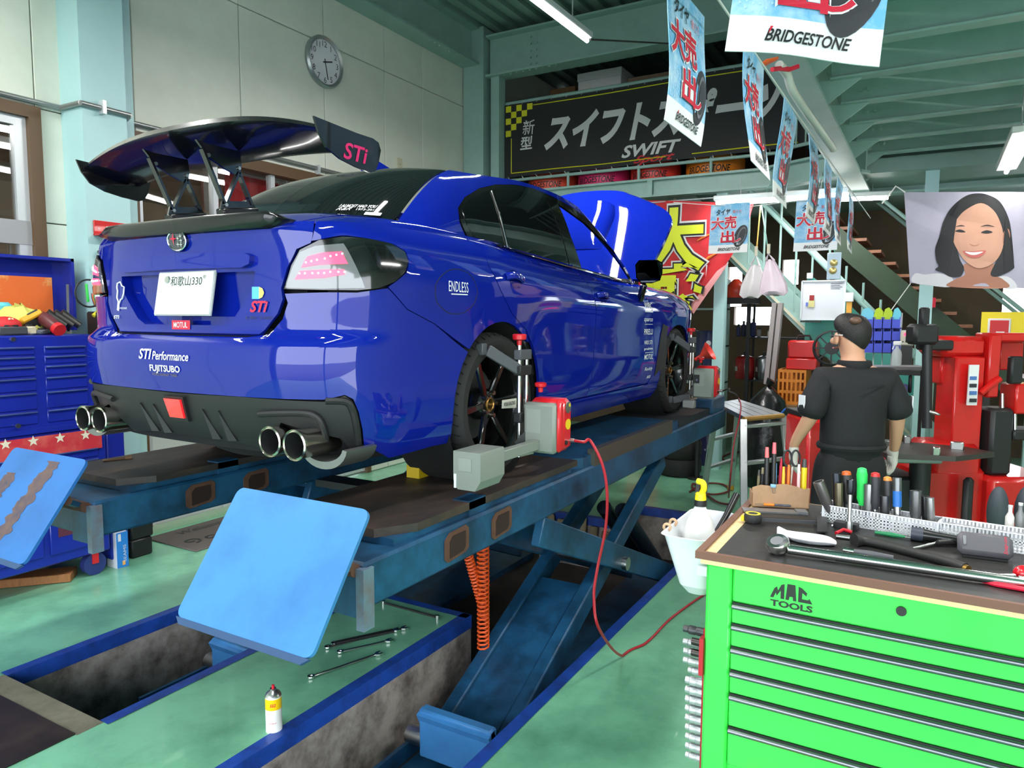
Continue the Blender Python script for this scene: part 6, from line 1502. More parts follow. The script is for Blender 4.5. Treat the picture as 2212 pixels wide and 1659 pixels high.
MB().lathe([(0, 0), (.032, 0), (.034, .01), (.034, .085), (.028, .11), (.013, .13), (.013, .145)], p, (0, 0, 1), 18).build('bottle', sbm, sb_); MB().box(p+Vector((0, 0, .165)), (.055, .02, .032), None, .006).build('trigger_head', mat('trigger white', (.75, .76, .76), .4), sb_); MB().bar(p+Vector((-.02, 0, .15)), p+Vector((-.03, 0, .12)), .01, .008).build('trigger', mat('trigger white', (.75, .76, .76), .4), sb_)
s2 = thing('side_shelf', 'dark metal side shelf under the spray bottle', 'shelf', (p.x, p.y, 0))
MB().box((p.x, p.y, p.z-.012), (.42, .22, .022), (0, 0, .5)).build('board', mgrey, s2)
for dx in (-.17, .17): MB().cyl((p.x+dx, p.y, 0), (p.x+dx, p.y, p.z-.02), .012, n=8).build('post', mblk, s2)
rg(1938, 830, 1962, 870, 5.3, .12, mat('tub lilac', srgb(100, 96, 160), .4), 'tub', s2); rg(1965, 700+110, 1972, 850, 5.3, .03, mblk, 'tool_tube', s2)
# yellow board with a red and white road sign at the right edge
yb = thing('yellow_board', 'yellow board with a red and white sign at the right edge', 'sign', (3.6, 5.6, 1.3))
x0, x1, z0, z1 = pr(2118, 674, 2300, 722, 5.6)
MB().b2((x0, 5.6, z0-.06), (x1, 5.63, z1)).build('panel', mat('board yellow', srgb(245, 215, 20), .5), yb)
for x in (x0+.05, x1-.1): MB().b2((x, 5.62, 0), (x+.04, 5.66, z0)).build('post', mblk, yb)
a0, a1, c0_, c1_ = pr(2132, 688, 2185, 726, 5.59); MB().b2((a0, 5.585, c0_), (a1, 5.6, c1_), .012).build('sign_white', mat('sign white', srgb(235, 230, 228), .5), yb); MB().b2((a0+.018, 5.578, c0_+.018), (a1-.018, 5.586, c1_-.018), .01).build('sign_red', mat('sign red', srgb(205, 25, 30), .5), yb); MB().b2((a0+.07, 5.572, c0_+.018), (a1-.05, 5.58, c0_+.045)).build('sign_slot', mat('sign white', srgb(235, 230, 228), .5), yb)
# ================================================================ stored things under the mezzanine
YS = 6.6
rk = thing('parts_rack', 'black steel rack of bottles and canisters under the mezzanine', 'rack', (.95, YS, 0))
for z in (at(1620, 728, Y=YS)[2], at(1620, 820, Y=YS)[2], .35): MB().b2((.55, YS-.05, z-.02), (1.4, YS+.35, z)).build('board', mblk, rk)
for x in (.55, 1.375):
    for y in (YS-.05, YS+.325): MB().b2((x, y, 0), (x+.025, y+.025, 1.95)).build('upright', mblk, rk)
zb = at(1620, 728, Y=YS)[2]
for k, (px, w_, h_) in enumerate(((1592, .05, .16), (1603, .045, .20), (1613, .055, .24), (1624, .06, .23), (1637, .05, .12), (1660, .05, .10))):
    x = at(px, 720, Y=YS)[0]; t = thing('oil_bottle', ('dark blue', 'navy', 'tall navy', 'tall square navy', 'short grey', 'low white')[k]+' oil bottle on the upper rack board', 'bottle', (x, YS+.08, zb), 'bottles on the rack')
    m_ = mat('bottle %d' % k, (srgb(40, 44, 90), srgb(30, 32, 60), srgb(34, 40, 86), srgb(36, 44, 92), srgb(150, 150, 150), srgb(200, 200, 196))[k], .35)
    MB().box((x, YS+.08, zb+h_*.4), (w_, .05, h_*.8), None, .01).build('bottle_body', m_, t); MB().cyl((x, YS+.08, zb+h_*.8), (x, YS+.08, zb+h_), .014, n=10).build('cap', mblk, t)
zb2 = at(1620, 820, Y=YS)[2]
for k, (px, hh, r, m_) in enumerate(((1605, .30, .12, mat('canister red', srgb(175, 24, 30), .3, coat=.5)), (1646, .30, .10, mat('canister steel', srgb(130, 132, 134), .3, .8)))):
    x = at(px, 800, Y=YS)[0]; t = thing('canister', ('red pressure canister with white label on the rack', 'steel canister beside the red canister')[k], 'canister', (x, YS+.1, zb2))
    MB().lathe([(0, 0), (r*.9, 0), (r, .02), (r, hh*.85), (r*.8, hh*.95), (r*.3, hh)], (x, YS+.1, zb2), (0, 0, 1), 24).build('tank', m_, t); MB().cyl((x, YS+.1, zb2+hh), (x, YS+.1, zb2+hh+.05), .02, n=10).build('valve', mblk, t)
    MB().lathe([(r*1.01, .10), (r*1.01, .16)], (x, YS+.1, zb2), (0, 0, 1), 10, cap=False, a0=PI*1.2, a1=PI*1.8).build('label', mat('label white', srgb(215, 215, 215), .5), t)
for k, px in enumerate((1665, 1678)):
    a = AT(px-9, 830, Y=5.55); c_ = AT(px+9, 655, Y=5.70); t = tag(MB().bar(a, c_, .05, .05).build('aluminium_profile', mat('profile grey', srgb(150, 142, 142), .4, .4), None), ('aluminium profile leaning at the rack, nearer the red canister', 'aluminium profile leaning at the rack, nearer the orange crate')[k], 'profile')
# orange crate, red toolbox, carton under the stair
cr_ = thing('orange_crate', 'orange plastic crate with slotted sides under the staircase', 'crate', (1.5, 5.4, 0)); oc = mat('crate orange', srgb(205, 120, 30), .45)
x0, x1, z0, z1 = pr(1678, 800, 1742, 872, 5.4)
for z in (z0, z0+.12, z0+.24, z1-.03): MB().b2((x0, 5.4, z), (x1, 5.42, z+.03)).build('rail', oc, cr_)
for k in range(7): xx = x0+(x1-x0-.02)*k/6; MB().b2((xx, 5.4, z0), (xx+.02, 5.418, z1)).build('slat', oc, cr_)
MB().b2((x0, 5.42, z0), (x0+.015, 5.75, z1)).build('side', oc, cr_); MB().b2((x1-.015, 5.42, z0), (x1, 5.75, z1)).build('side', oc, cr_); MB().b2((x0, 5.74, z0), (x1, 5.755, z1)).build('back', oc, cr_); MB().b2((x0, 5.42, z0), (x1, 5.75, z0+.01)).build('bottom', oc, cr_)
ct_ = carton('carton', 'worn brown carton standing under the orange crate', x0-.02, x1+.1, 5.38, 5.78, 0, z0-.002, crd, False, group='cartons on the floor')
a0, a1, b0_, b1_ = pr(1700, 736, 1768, 782, 5.5)
tb_ = thing('red_toolbox', 'red cantilever toolbox on the orange crate', 'toolbox', (a0, 5.45, b0_)); MB().b2((a0, 5.43, z1+.002), (a1, 5.72, z1+.12), .01).build('lower_tray', mred, tb_); MB().b2((a0+.01, 5.44, z1+.12), (a1-.01, 5.71, b1_), .02).build('lid', mred, tb_); MB().tube([(a0+.08, 5.57, b1_), (a0+.1, 5.57, b1_+.05), (a1-.1, 5.57, b1_+.05), (a1-.08, 5.57, b1_)], .01, 8).build('handle', mblk, tb_)
# cable reel behind the worker's head
p = AT(1797, 752, Y=4.6); cr2 = thing('cable_reel', 'black cable reel hanging by the stair behind the worker', 'reel', (p.x, p.y, p.z-.16))
MB().lathe([(.15, -.05), (.165, -.045), (.165, .045), (.15, .05)], p, (0, 1, 0), 28, cap=False).build('rim', mblk, cr2); MB().lathe([(0, -.04), (.06, -.04), (.06, .04), (0, .04)], p, (0, 1, 0), 18).build('hub', mblk, cr2)
for k in range(8): a = k*PI/4; MB().bar(p+Vector((.05*math.cos(a), -.03, .05*math.sin(a))), p+Vector((.155*math.cos(a), -.03, .155*math.sin(a))), .012, .012).build('spoke', mblk, cr2)
MB().cyl(p+Vector((0, .04, 0)), p+Vector((0, 1.14, 0)), .02, n=8).build('wall_arm', mblk, cr2)
# shelf at far left behind the red banner, with drum and boxes
sl = thing('green_shelf', 'pale green steel shelf of cans behind the front wheel', 'shelf', (.1, 6.1, 0))
for z in (.5, .95, 1.4, 1.85): MB().b2((-.5, 6.05, z-.02), (.38, 6.4, z)).build('board', teal, sl)
for x in (-.5, .35): MB().b2((x, 6.05, 0), (x+.03, 6.4, 2.2)).build('upright', teal, sl)
p = AT(1525, 750, Y=5.6); dr = thing('oil_drum', 'navy oil drum with white badge behind the front wheel', 'drum', (p.x, 5.8, 0)); zt_ = at(1525, 715, Y=5.6)[2]
MB().lathe([(0, 0), (.17, 0), (.175, .02), (.17, .04), (.17, zt_-.3), (.175, zt_-.28), (.17, zt_-.26), (.17, zt_-.02), (.175, zt_), (.16, zt_-.01), (0, zt_-.01)], (p.x, 5.8, 0), (0, 0, 1), 28).build('drum_body', mat('drum navy', srgb(34, 40, 78), .35, coat=.3), dr); MB().cyl((p.x+.02, 5.628, zt_-.14), (p.x+.02, 5.62, zt_-.14), .03, n=16).build('badge', mat('label white', srgb(215, 215, 215), .5), dr)
p = AT(1523, 765, Y=4.9); fn_ = thing('red_funnel', 'red plastic funnel sticking out beside the front wheel', 'funnel', (p.x, p.y, p.z-.1)); MB().lathe([(.02, -.12), (.022, -.05), (.10, .06), (.105, .065), (.095, .06), (.018, -.05)], p, (.8, 0, .5), 20, cap=False).build('cone', mat('funnel red', srgb(205, 50, 40), .35), fn_); MB().cyl((p.x-.05, p.y, 0), (p.x-.05, p.y, p.z-.06), .03, n=10).build('stand', mblk, fn_); MB().cyl((p.x-.05, p.y, 0), (p.x-.05, p.y, .02), .1, n=16).build('foot', mblk, fn_)
p = AT(1590, 625, Y=6.1); rc = thing('red_jug', 'orange-red jug on a black shelf left of the plastic bags', 'jug', (p.x, 6.15, p.z-.1)); MB().lathe([(0, -.10), (.10, -.10), (.12, -.03), (.11, .04), (.05, .10), (.03, .12)], p, (0, 0, 1), 20).build('jug_body', mat('jug red', srgb(215, 60, 35), .35), rc); MB().b2((p.x-.12, 6.0, p.z-.17), (p.x+.25, 6.3, p.z-.10)).build('shelf_board', mblk, rc); MB().b2((p.x+.1, 6.26, 0), (p.x+.14, 6.3, p.z-.17)).build('shelf_post', mblk, rc)
# black sack, hoses, dark floor clutter
p = AT(1655, 905, Y=4.9); bs = thing('black_sack', 'black plastic rubbish sack on the floor behind the ladder', 'sack', (p.x, 4.9, 0)); zt_ = at(1655, 832, Y=4.9)[2]
MB().lathe([(0, 0), (.20, .0), (.26, .15), (.25, zt_*.55), (.17, zt_*.85), (.05, zt_*.97), (0, zt_)], (p.x, 4.95, 0), (0, 0, 1), 18).build('sack_body', mat('sack black', (.008, .008, .009), .25, bump=.9, bscale=9), bs); MB().tube([(p.x, 4.95, zt_), (p.x+.03, 4.95, zt_+.05)], [.03, .05], 8).build('knot', mat('sack black', (.008, .008, .009), .25, bump=.9, bscale=9), bs)
for k, (px, py, yy, r, lab) in enumerate(((1720, 905, 4.6, .17, 'used tyre leaning behind the ladder, next to the sack'), (1470, 900, 5.05, .24, 'used tyre lying behind the front sensor head'))):
    p = AT(px, py, Y=yy); t = thing('used_tyre', lab, 'tyre', (p.x, yy, 0), 'used tyres on the floor')
    for j in range(2 if k else 1):
        c_ = Vector((p.x, yy, .10+.20*j)); MB().lathe([(r*.6, -.08), (r*.92, -.09), (r, -.05), (r, .05), (r*.92, .09), (r*.6, .08), (r*.58, 0), (r*.6, -.08)], c_, (0, 0, 1), 32, cap=False).build('casing', rubber, t)
p = AT(1420, 985, Z=.2); rt_ = thing('red_roll_cab', 'red roll cabinet on casters on the floor beyond the lift', 'tool cabinet', (-.2, 5.5, 0))
MB().b2((-.55, 5.35, .12), (.16, 5.8, .72), .02).build('cabinet_body', mred, rt_)
for x in (-.48, .09):
    for y in (5.42, 5.73): MB().cyl((x-.02, y, .05), (x+.02, y, .05), .05, n=14).build('caster', mblk, rt_)
for z in (.25, .40, .55): MB().b2((-.53, 5.335, z), (.14, 5.352, z+.13), .004).build('drawer', mred, rt_)
letter('TONE', mat('label white', srgb(215, 215, 215), .5), rt_, plane_fn((-.05, 5.333, .20), (1, 0, 0), (0, 0, 1)), w=.12, h=.02)
# hoses on the floor by the ladder
for k, pts in enumerate(([(1490, 1062), (1520, 1045), (1560, 1046), (1575, 1060), (1540, 1068), (1500, 1058), (1500, 1045), (1545, 1082), (1580, 1090)], [(1580, 1000), (1560, 990), (1575, 980), (1600, 975)])):
    tag(MB().tube(catmull([AT(x, y, Z=.015) for x, y in pts], 6), .010, 6).build('air_hose', mat('hose dark red', srgb(110, 40, 34), .5), None), ('dark red hose coiled on the floor at the ladder feet', 'dark red hose on the floor beyond the ladder')[k], 'hose')
tag(MB().tube(catmull([AT(1592, 855, Y=3.6), AT(1600, 872, Y=3.3), AT(1598, 900, Y=3.0), AT(1585, 960, Y=2.9), AT(1577, 1040, Y=2.9), AT(1574, 1075, Y=3.4)], 8), .006, 6).build('sensor_cable', mat('cable red', srgb(170, 25, 40), .4), None), 'thin red cable draped over the ladder platform', 'cable')
tag(MB().tube(catmull([AT(1680, 905, Y=4.3), AT(1690, 890, Y=4.3), AT(1700, 882, Y=4.3), AT(1712, 890, Y=4.3), AT(1720, 900, Y=4.25)], 6), .009, 6).build('blue_hose', mat('hose blue', srgb(50, 110, 200), .4), None), 'bright blue hose loop behind the ladder', 'hose')
# ================================================================ blue tool chest at the left wall
cb = mat('chest blue', srgb(24, 40, 150), .35, coat=.3, var=.3, vscale=4, dark=srgb(12, 20, 84)); cbd = mat('chest edge', srgb(70, 88, 150), .35, .3)
XF = -2.15
tcx = thing('tool_chest', 'tall blue two-part tool chest with open lid at the left wall', 'tool chest', (-2.45, -.65, 0))
def fz_(py, px=40): return float(at(px, py, X=XF)[2])
def fy_(px, py=800): return float(at(px, py, X=XF)[1])
Y0c, Y1c = -1.30, .005
MB().b2((-2.74, Y0c, .15), (XF-.012, Y1c, 1.0), .01).build('lower_cabinet', cb, tcx); MB().b2((-2.72, Y0c+.03, 1.0), (XF-.03, Y1c-.05, 1.60), .01).build('upper_chest', cb, tcx)
MB().b2((-2.74, Y0c, 1.0), (XF+.0, Y1c, 1.03)).build('ledge', cb, tcx)
def drawer(y0, y1, z0, z1, x):
    d = MB().b2((x-.02, y0, z0), (x+.006, y1, z1), .004).build('drawer', cb, tcx); MB().b2((x+.004, y0+.005, z1-.012), (x+.020, y1-.005, z1-.002), .003).build('handle', cbd, d)
zs2 = [1.535, 1.475, 1.415, 1.345, 1.255, 1.14, 1.05]
for i in range(len(zs2)-1):
    drawer(-1.22, -.40, zs2[i+1]+.006, zs2[i]-.004, XF-.03); drawer(-.345, -.09, zs2[i+1]+.006, zs2[i]-.004, XF-.03)
for px, py, x in ((27, 733, XF-.03), (38, 920, XF-.012)):
    p = at(px, py, X=x); MB().cyl((x, p[1], p[2]), (x+.012, p[1], p[2]), .014, n=12).build('lock', steel, tcx)
st_m = mat('strip red', srgb(196, 50, 62), .4, var=.6, vscale=6, dark=srgb(226, 130, 110)); zst0, zst1 = float(at(110, 968, X=XF)[2])-.0, float(at(110, 940, X=XF)[2])
MB().b2((XF-.012, Y0c+.05, zst0-.045), (XF+.004, -.03, zst1)).build('star_strip', st_m, tcx)
for px, py in ((12, 960), (72, 953), (130, 946), (185, 940)):
    p = at(px, py, X=XF+.006); b = MB(); pts = [((.034 if k % 2 == 0 else .014)*math.sin(k*PI/5), (.034 if k % 2 == 0 else .014)*math.cos(k*PI/5)) for k in range(10)]
    b.prism(pts, (XF+.005, p[1], p[2]), (0, 1, 0), (0, 0, 1), (.001, 0, 0)); b.build('star', mat('star cream', srgb(226, 214, 192), .5), tcx, smooth=False)
for z0, z1 in ((.80, .86), (.72, .79), (.64, .71), (.47, .63)): drawer(Y0c+.05, -.05, z0, z1, XF-.012)
MB().b2((XF-.012, Y0c+.05, .22), (XF+.002, -.42, .46), .004).build('door', cb, tcx); MB().b2((XF-.012, -.38, .22), (XF+.002, -.05, .46), .004).build('door', cb, tcx)
p = at(150, 1145, X=XF); MB().b2((XF+.002, p[1]-.07, p[2]-.03), (XF+.004, p[1]+.06, p[2]+.03)).build('brand_sticker', mat('sticker dark red', srgb(90, 40, 60), .5), tcx)
for y in (Y0c+.12, -.09):
    for x in (XF-.06, -2.66):
        e = part_empty('caster', tcx); MB().cyl((x-.025, y, .075), (x+.025, y, .075), .075, n=20).build('wheel', mat('caster blue', srgb(40, 50, 110), .4), e); MB().b2((x-.035, y-.02, .08), (x+.035, y+.02, .16)).build('fork', mat('caster red', srgb(200, 30, 40), .4), e)
# open lid with an orange picture inside
LX = -2.70; zl0 = 1.62; zl1 = float(at(60, 555, X=LX)[2]); yl1 = float(at(138, 555, X=LX)[1])
MB().b2((LX-.03, Y0c+.03, zl0), (LX, yl1, zl1)).build('lid', cb, tcx); MB().b2((LX, Y0c+.03, zl1-.02), (LX+.12, yl1, zl1)).build('lid_rim', cb, tcx); MB().b2((LX, yl1-.02, zl0), (LX+.12, yl1, zl1)).build('lid_rim', cb, tcx)
MB().b2((LX, Y0c+.08, zl0+.02), (LX+.004, yl1-.09, zl1-.13)).build('lid_picture', mat('picture orange', srgb(226, 110, 50), .4, var=.9, vscale=5, dark=srgb(245, 205, 130), dlo=.5, dhi=.66), tcx)
MB().bar((LX+.10, yl1-.04, zl1-.18), (-2.42, -.06, 1.62), .016, .016).build('gas_strut', mat('strut grey', srgb(90, 95, 100), .4, .5), tcx)
# things lying in the open chest top
ZT = 1.603
def onchest(px, py, x=-2.38): p = at(px, py, X=x); return Vector((x, float(p[1]), float(p[2])))
def rest(v, h): return Vector((v.x, v.y, ZT+h))
yc = thing('yellow_cloth', 'crumpled yellow cloth in the open blue tool chest', 'cloth', rest(onchest(50, 620), 0)); b = MB(); c_ = onchest(40, 625, -2.5)
random.seed(3)
b.lathe([(.0, .16), (.10, .13), (.17, .07), (.20, 0)], rest(c_, 0), (0, 0, 1), 14); b.v = [(v[0]*1, v[1]+random.uniform(-.03, .03), max(ZT, v[2]+random.uniform(-.02, .05))) for v in b.v]; b.build('folds', mat('cloth yellow', srgb(205, 205, 100), .8), yc)
rp_ = thing('red_pouch', 'red polka-dot pouch at the left edge in the blue tool chest', 'pouch', rest(onchest(10, 660, -2.3), 0)); c_ = onchest(8, 660, -2.28); MB().ell(rest(c_, .055), (.07, .09, .056)).build('pouch_body', mat('pouch red', srgb(200, 30, 40), .6), rp_)
for k in range(9): a = k*2.4; MB().ell(rest(c_, .055)+Vector((.066*math.cos(a*.4-.5), .07*math.sin(a), .04*math.cos(a))), .008, 8, 5).build('dot', mat('dot cream', srgb(230, 215, 170), .6), rp_)
cp2 = thing('clear_bag', 'clear plastic bag of parts in the blue tool chest', 'bag', rest(onchest(40, 650, -2.45), 0)); MB().lathe([(0, .15), (.03, .14), (.07, .08), (.09, 0)], rest(onchest(42, 650, -2.45), 0), (0, 0, 1), 12).build('bag_body', mat('bag clear', srgb(190, 190, 180), .2, alpha=.6), cp2)
cy = thing('cyan_cloth', 'folded cyan cloth at the left edge of the blue tool chest', 'cloth', rest(onchest(4, 640, -2.5), 0)); MB().box(rest(onchest(4, 640, -2.55), .1), (.05, .10, .2), (0, .1, 0), .02).build('fold', mat('cloth cyan', srgb(95, 190, 205), .7), cy)
mm = thing('multimeter', 'yellow and black multimeter lying in the blue tool chest', 'multimeter', rest(onchest(65, 655, -2.35), 0)); c_ = onchest(63, 662, -2.35); R_ = Matrix.Rotation(.5, 3, 'X') @ Matrix.Rotation(-.4, 3, 'Y')
MB().box(rest(c_, .10), (.09, .14, .04), R_, .01).build('case', mat('meter yellow', srgb(220, 160, 30), .5), mm); MB().box(rest(c_, .115)+Vector((.015, .01, .008)), (.045, .07, .03), R_, .004).build('screen', mblk, mm); MB().box(rest(c_, .05), (.07, .10, .10), None, .01).build('prop', mblk, mm)
gr = thing('angle_tool', 'maroon power tool with round red end in the blue tool chest', 'power tool', rest(onchest(115, 680, -2.25), 0)); a = rest(onchest(85, 680, -2.36), .12); e_ = rest(onchest(122, 705, -2.2), .04)
MB().tube([a, a.lerp(e_, .4), a.lerp(e_, .8), e_], [.03, .045, .04, .032], 12).build('tool_body', mat('tool maroon', srgb(90, 35, 40), .45), gr); MB().cyl(e_, e_+(e_-a).normalized()*.035, .04, n=18).build('end_disc', mat('disc red', srgb(200, 30, 40), .4), gr); MB().box(rest(onchest(110, 690, -2.27), .02), (.08, .08, .04), None, .01).build('battery', mblk, gr)
for k, (px, py, sz, cc, nm, lab) in enumerate(((20, 700, (.10, .16, .05), srgb(60, 62, 68), 'tool_tray', 'dark grey plastic tray at the front of the blue tool chest'), (62, 698, (.05, .07, .05), srgb(205, 196, 165), 'adapter', 'cream square adapter in the blue tool chest'), (55, 712, (.06, .10, .025), srgb(170, 165, 150), 'rag', 'pale crumpled rag at the front of the blue tool chest'), (90, 710, (.05, .09, .03), srgb(80, 84, 96), 'drill_case', 'grey drill case at the front of the blue tool chest'))):
    c_ = onchest(px, py, -2.24); t = thing(nm, lab, nm.replace('_', ' '), rest(c_, 0)); MB().box(rest(c_, sz[2]/2), sz, (0, 0, .2*k), .008).build('main_piece', mat(nm, cc, .6), t); MB().box(rest(c_, sz[2]+.005), (sz[0]*.6, sz[1]*.5, .01), (0, 0, .2*k), .004).build('inset', mblk, t)
for k in range(3): 
    c_ = onchest(80+16*k, 652+6*k, -2.45); tag(MB().tube([rest(c_, .04), rest(c_, .10)+Vector((.05, .05, .02)), rest(c_, .05)+Vector((.1, .12, 0))], [.03, .04, .022], 10).build('oil_gun', mat('gun black', (.015, .014, .014), .35), None), ('black hand tool behind the multimeter', 'middle black hand tool beside the maroon power tool', 'black hand tool nearest the column')[k], 'hand tool')
# things on the column by the car
rbk = thing('red_bracket', 'red perforated steel bracket hung on the pale blue column', 'bracket', onchest(215, 490, -2.54)); p0 = at(203, 475, X=-2.53); p1 = at(240, 512, X=-2.53)
MB().b2((-2.545, p0[1], p1[2]), (-2.53, p0[1]+.30, p0[2]), .003).build('plate', mred, rbk); MB().b2((-2.545, p0[1], p1[2]), (-2.46, p0[1]+.30, p1[2]+.012)).build('lip', mred, rbk)
for k in range(3): MB().cyl((-2.531, p0[1]+.03+.05*k, p1[2]+.05), (-2.527, p0[1]+.03+.05*k, p1[2]+.05), .008, n=8).build('hole', mat('hole pale', srgb(220, 190, 190), .6), rbk)
q0 = at(212, 540, X=-2.53); bh = thing('black_holder', 'small black holder on the pale blue column', 'holder', (-2.53, q0[1], q0[2]-.1)); MB().b2((-2.545, q0[1], q0[2]-.09), (-2.50, q0[1]+.12, q0[2]), .006).build('cup', mblk, bh); MB().b2((-2.545, q0[1]-.02, q0[2]-.13), (-2.48, q0[1]+.10, q0[2]-.10), .006).build('base', mat('holder cream', srgb(200, 190, 170), .5), bh)
wlp = thing('work_lamp', 'work lamp with yellow body and looped black cable beside the tool chest', 'work lamp', onchest(185, 690, -2.35)); c_ = Vector((-2.32, .10, 0))
zz = float(at(185, 640, X=-2.32)[2]); yy = max(.09, float(at(185, 640, X=-2.32)[1]))
MB().tube(catmull([(-2.32, yy-.06+.09*math.cos(a), zz+.02+.09*math.sin(a)) for a in np.linspace(0, 6.6, 14)], 3), .006, 6).build('cable', mblk, wlp); MB().lathe([(.0, 0), (.035, .0), (.05, .06), (.05, .09)], (-2.3, yy, zz-.07), (0, 0, 1), 16).build('reflector', chrome, wlp); MB().tube([(-2.3, yy-.05, zz-.13), (-2.3, yy, zz-.09), (-2.3, yy+.08, zz-.09)], .014, 8).build('bow', mat('lamp yellow', srgb(200, 190, 40), .5), wlp)
MB().b2((-2.40, yy-.04, 1.032), (-2.26, yy+.06, zz-.10), .01).build('lamp_stand', mblk, wlp)
stx = thing('side_cart', 'narrow dark cart standing between the tool chest and the column', 'cart', (-2.33, .12, 0)); MB().b2((-2.48, .03, .06), (-2.2, .16, 1.03), .01).build('cart_body', cb, stx); MB().b2((-2.49, .02, 1.0), (-2.19, .165, 1.03)).build('cart_top', cbd, stx)
for k, (px, py, cc) in enumerate(((189, 620, srgb(50, 200, 80)), (205, 625, srgb(120, 20, 20)), (212, 612, srgb(70, 190, 80)))):
    p = at(px, py, X=-2.3); tag(MB().bar((-2.3, p[1], p[2]-.10), (-2.3, p[1]-.008, p[2]+.02), .018, .012, bev=.003).build('marker_pen', mat('pen %d' % k, cc, .4), None), ('left green pen standing beside the work lamp', 'dark red pen beside the work lamp', 'right green pen next to the car lamp')[k], 'pen')
# on the floor: plank, boxes, mat
a = AT(155, 1247, Z=.03); pk = MB(); pk.bar((-2.62, -.62, .03), (-2.24, -.20, .03), .16, .055, bev=.004); tag(pk.build('wood_block', mat('wood orange', srgb(150, 95, 50), .7, var=.5, vscale=10, stretch=(1, 8, 1)), None), 'brown wooden block on the floor under the tool chest', 'wood block')
bbx = thing('blue_box', 'blue and white upright carton beside the tool chest caster', 'box', (-2.2, .15, 0)); R_ = Matrix.Rotation(.15, 3, 'Z')
MB().box((-2.22, .085, .125), (.12, .08, .25), None, .003).build('carton_side', mat('carton pale', srgb(205, 205, 215), .6), bbx); MB().b2((-2.162, .045, .004), (-2.158, .124, .249)).build('carton_face', mat('carton blue', srgb(40, 120, 200), .5), bbx)
MB().b2((-2.158, .055, .19), (-2.1565, .075, .24)).build('white_flash', mat('carton pale', srgb(205, 205, 215), .6), bbx); MB().b2((-2.158, .08, .02), (-2.1565, .10, .05)).build('orange_mark', mat('mark orange', srgb(230, 160, 90), .5), bbx)
letter('SEAMS', mat('carton pale', srgb(205, 205, 215), .6), bbx, plane_fn((-2.1562, .098, .10), (0, 0, 1), (0, -1, 0)), w=.12, h=.02)
kb = thing('black_case', 'two stacked black plastic cases beside the door mat', 'case', (-2.4, .32, 0)); MB().b2((-2.62, .22, 0), (-2.27, .38, .13), .01).build('lower_case', mblk, kb); MB().b2((-2.62, .22, .132), (-2.27, .39, .25), .01).build('upper_case', mblk, kb)
mt_ = thing('door_mat', 'grey door mat with black scroll print below the office door', 'door mat', (-2.3, .9, 0)); MB().b2((-2.62, .55, .0), (-2.02, 1.45, .012), .004).build('mat_body', mat('mat grey', srgb(96, 88, 84), .9, bump=.3, bscale=200), mt_)
letter('Welcome', mblk, mt_, lambda x, y: Vector((-2.50-y, .98+x, .0135)), w=.45, h=.10, shear=.3)
for k in range(5):
    c_ = Vector((-2.25+.04*(k % 2), .68+.15*k, .014)); MB().tube([c_+Vector((.07*math.cos(t)*(1-t/9), .07*math.sin(t)*(1-t/9), 0)) for t in np.linspace(0, 7, 18)], .012, 6, flat=.12).build('scroll_print', mblk, mt_)
tag(MB().tube(catmull([(-1.35, .5, .78), (-1.75, .75, .35), (-1.9, .85, .06), (-1.95, 1.0, .012), (-1.8, 1.6, .012)], 8), .008, 6).build('air_hose', mat('cable red', srgb(170, 25, 40), .4), None), 'red hose hanging behind the left runway to the door mat', 'hose')
# office contents seen through the glass
ob = thing('red_office_banner', 'red banner with mirrored white lettering behind the office glass', 'banner', (-3.1, 2.0, 1.6)); y0, y1 = 1.58, 2.38
q = [at(485, 372, X=-3.0), at(636, 388, X=-3.0)]
MB().b2((-3.005, q[0][1], 1.9), (-3.0, q[1][1], q[0][2])).build('cloth', mat('banner red plain', srgb(190, 20, 30), .6), ob); c_ = at(603, 393, X=-2.995)
letter('BRIDGESTONE', white, ob, lambda x, y: Vector((-2.993, float(c_[1])-x, float(c_[2])+y)), w=.34, h=.06, bold=.02, shear=.25)
MB().b2((-3.02, q[0][1], q[0][2]), (-2.99, q[1][1], q[0][2]+.02)).build('hanging_rod', alu, ob); MB().cyl((-3.0, q[0][1]+.1, q[0][2]), (-3.0, q[0][1]+.1, 3.3), .003, n=5).build('cord', alu, ob); MB().cyl((-3.0, q[1][1]-.1, q[0][2]), (-3.0, q[1][1]-.1, 3.3), .003, n=5).build('cord', alu, ob)
oc_ = thing('office_counter', 'brown counter with a machine inside the office', 'counter', (-3.9, 1.2, 0)); MB().b2((-4.6, .3, 0), (-3.7, 2.6, 2.0)).build('counter_body', mat('counter brown', srgb(150, 126, 100), .7), oc_); MB().b2((-4.5, .9, 2.0), (-4.0, 1.4, 2.18), .02).build('machine', mblk, oc_)
fr_ = thing('folding_rack', 'thin silver and red folding rack inside the office door', 'rack', (-3.3, 1.9, 0))
for y, m_ in ((1.45, alu), (1.62, alu), (1.72, mred), (2.0, alu), (2.1, alu)): MB().bar((-3.2, y, .02), (-3.2, y-.03, 1.2), .015, .015).build('tube', m_, fr_)
for z in (.4, .9): MB().bar((-3.2, 1.43, z), (-3.2, 2.1, z), .012, .012).build('tube', alu, fr_)
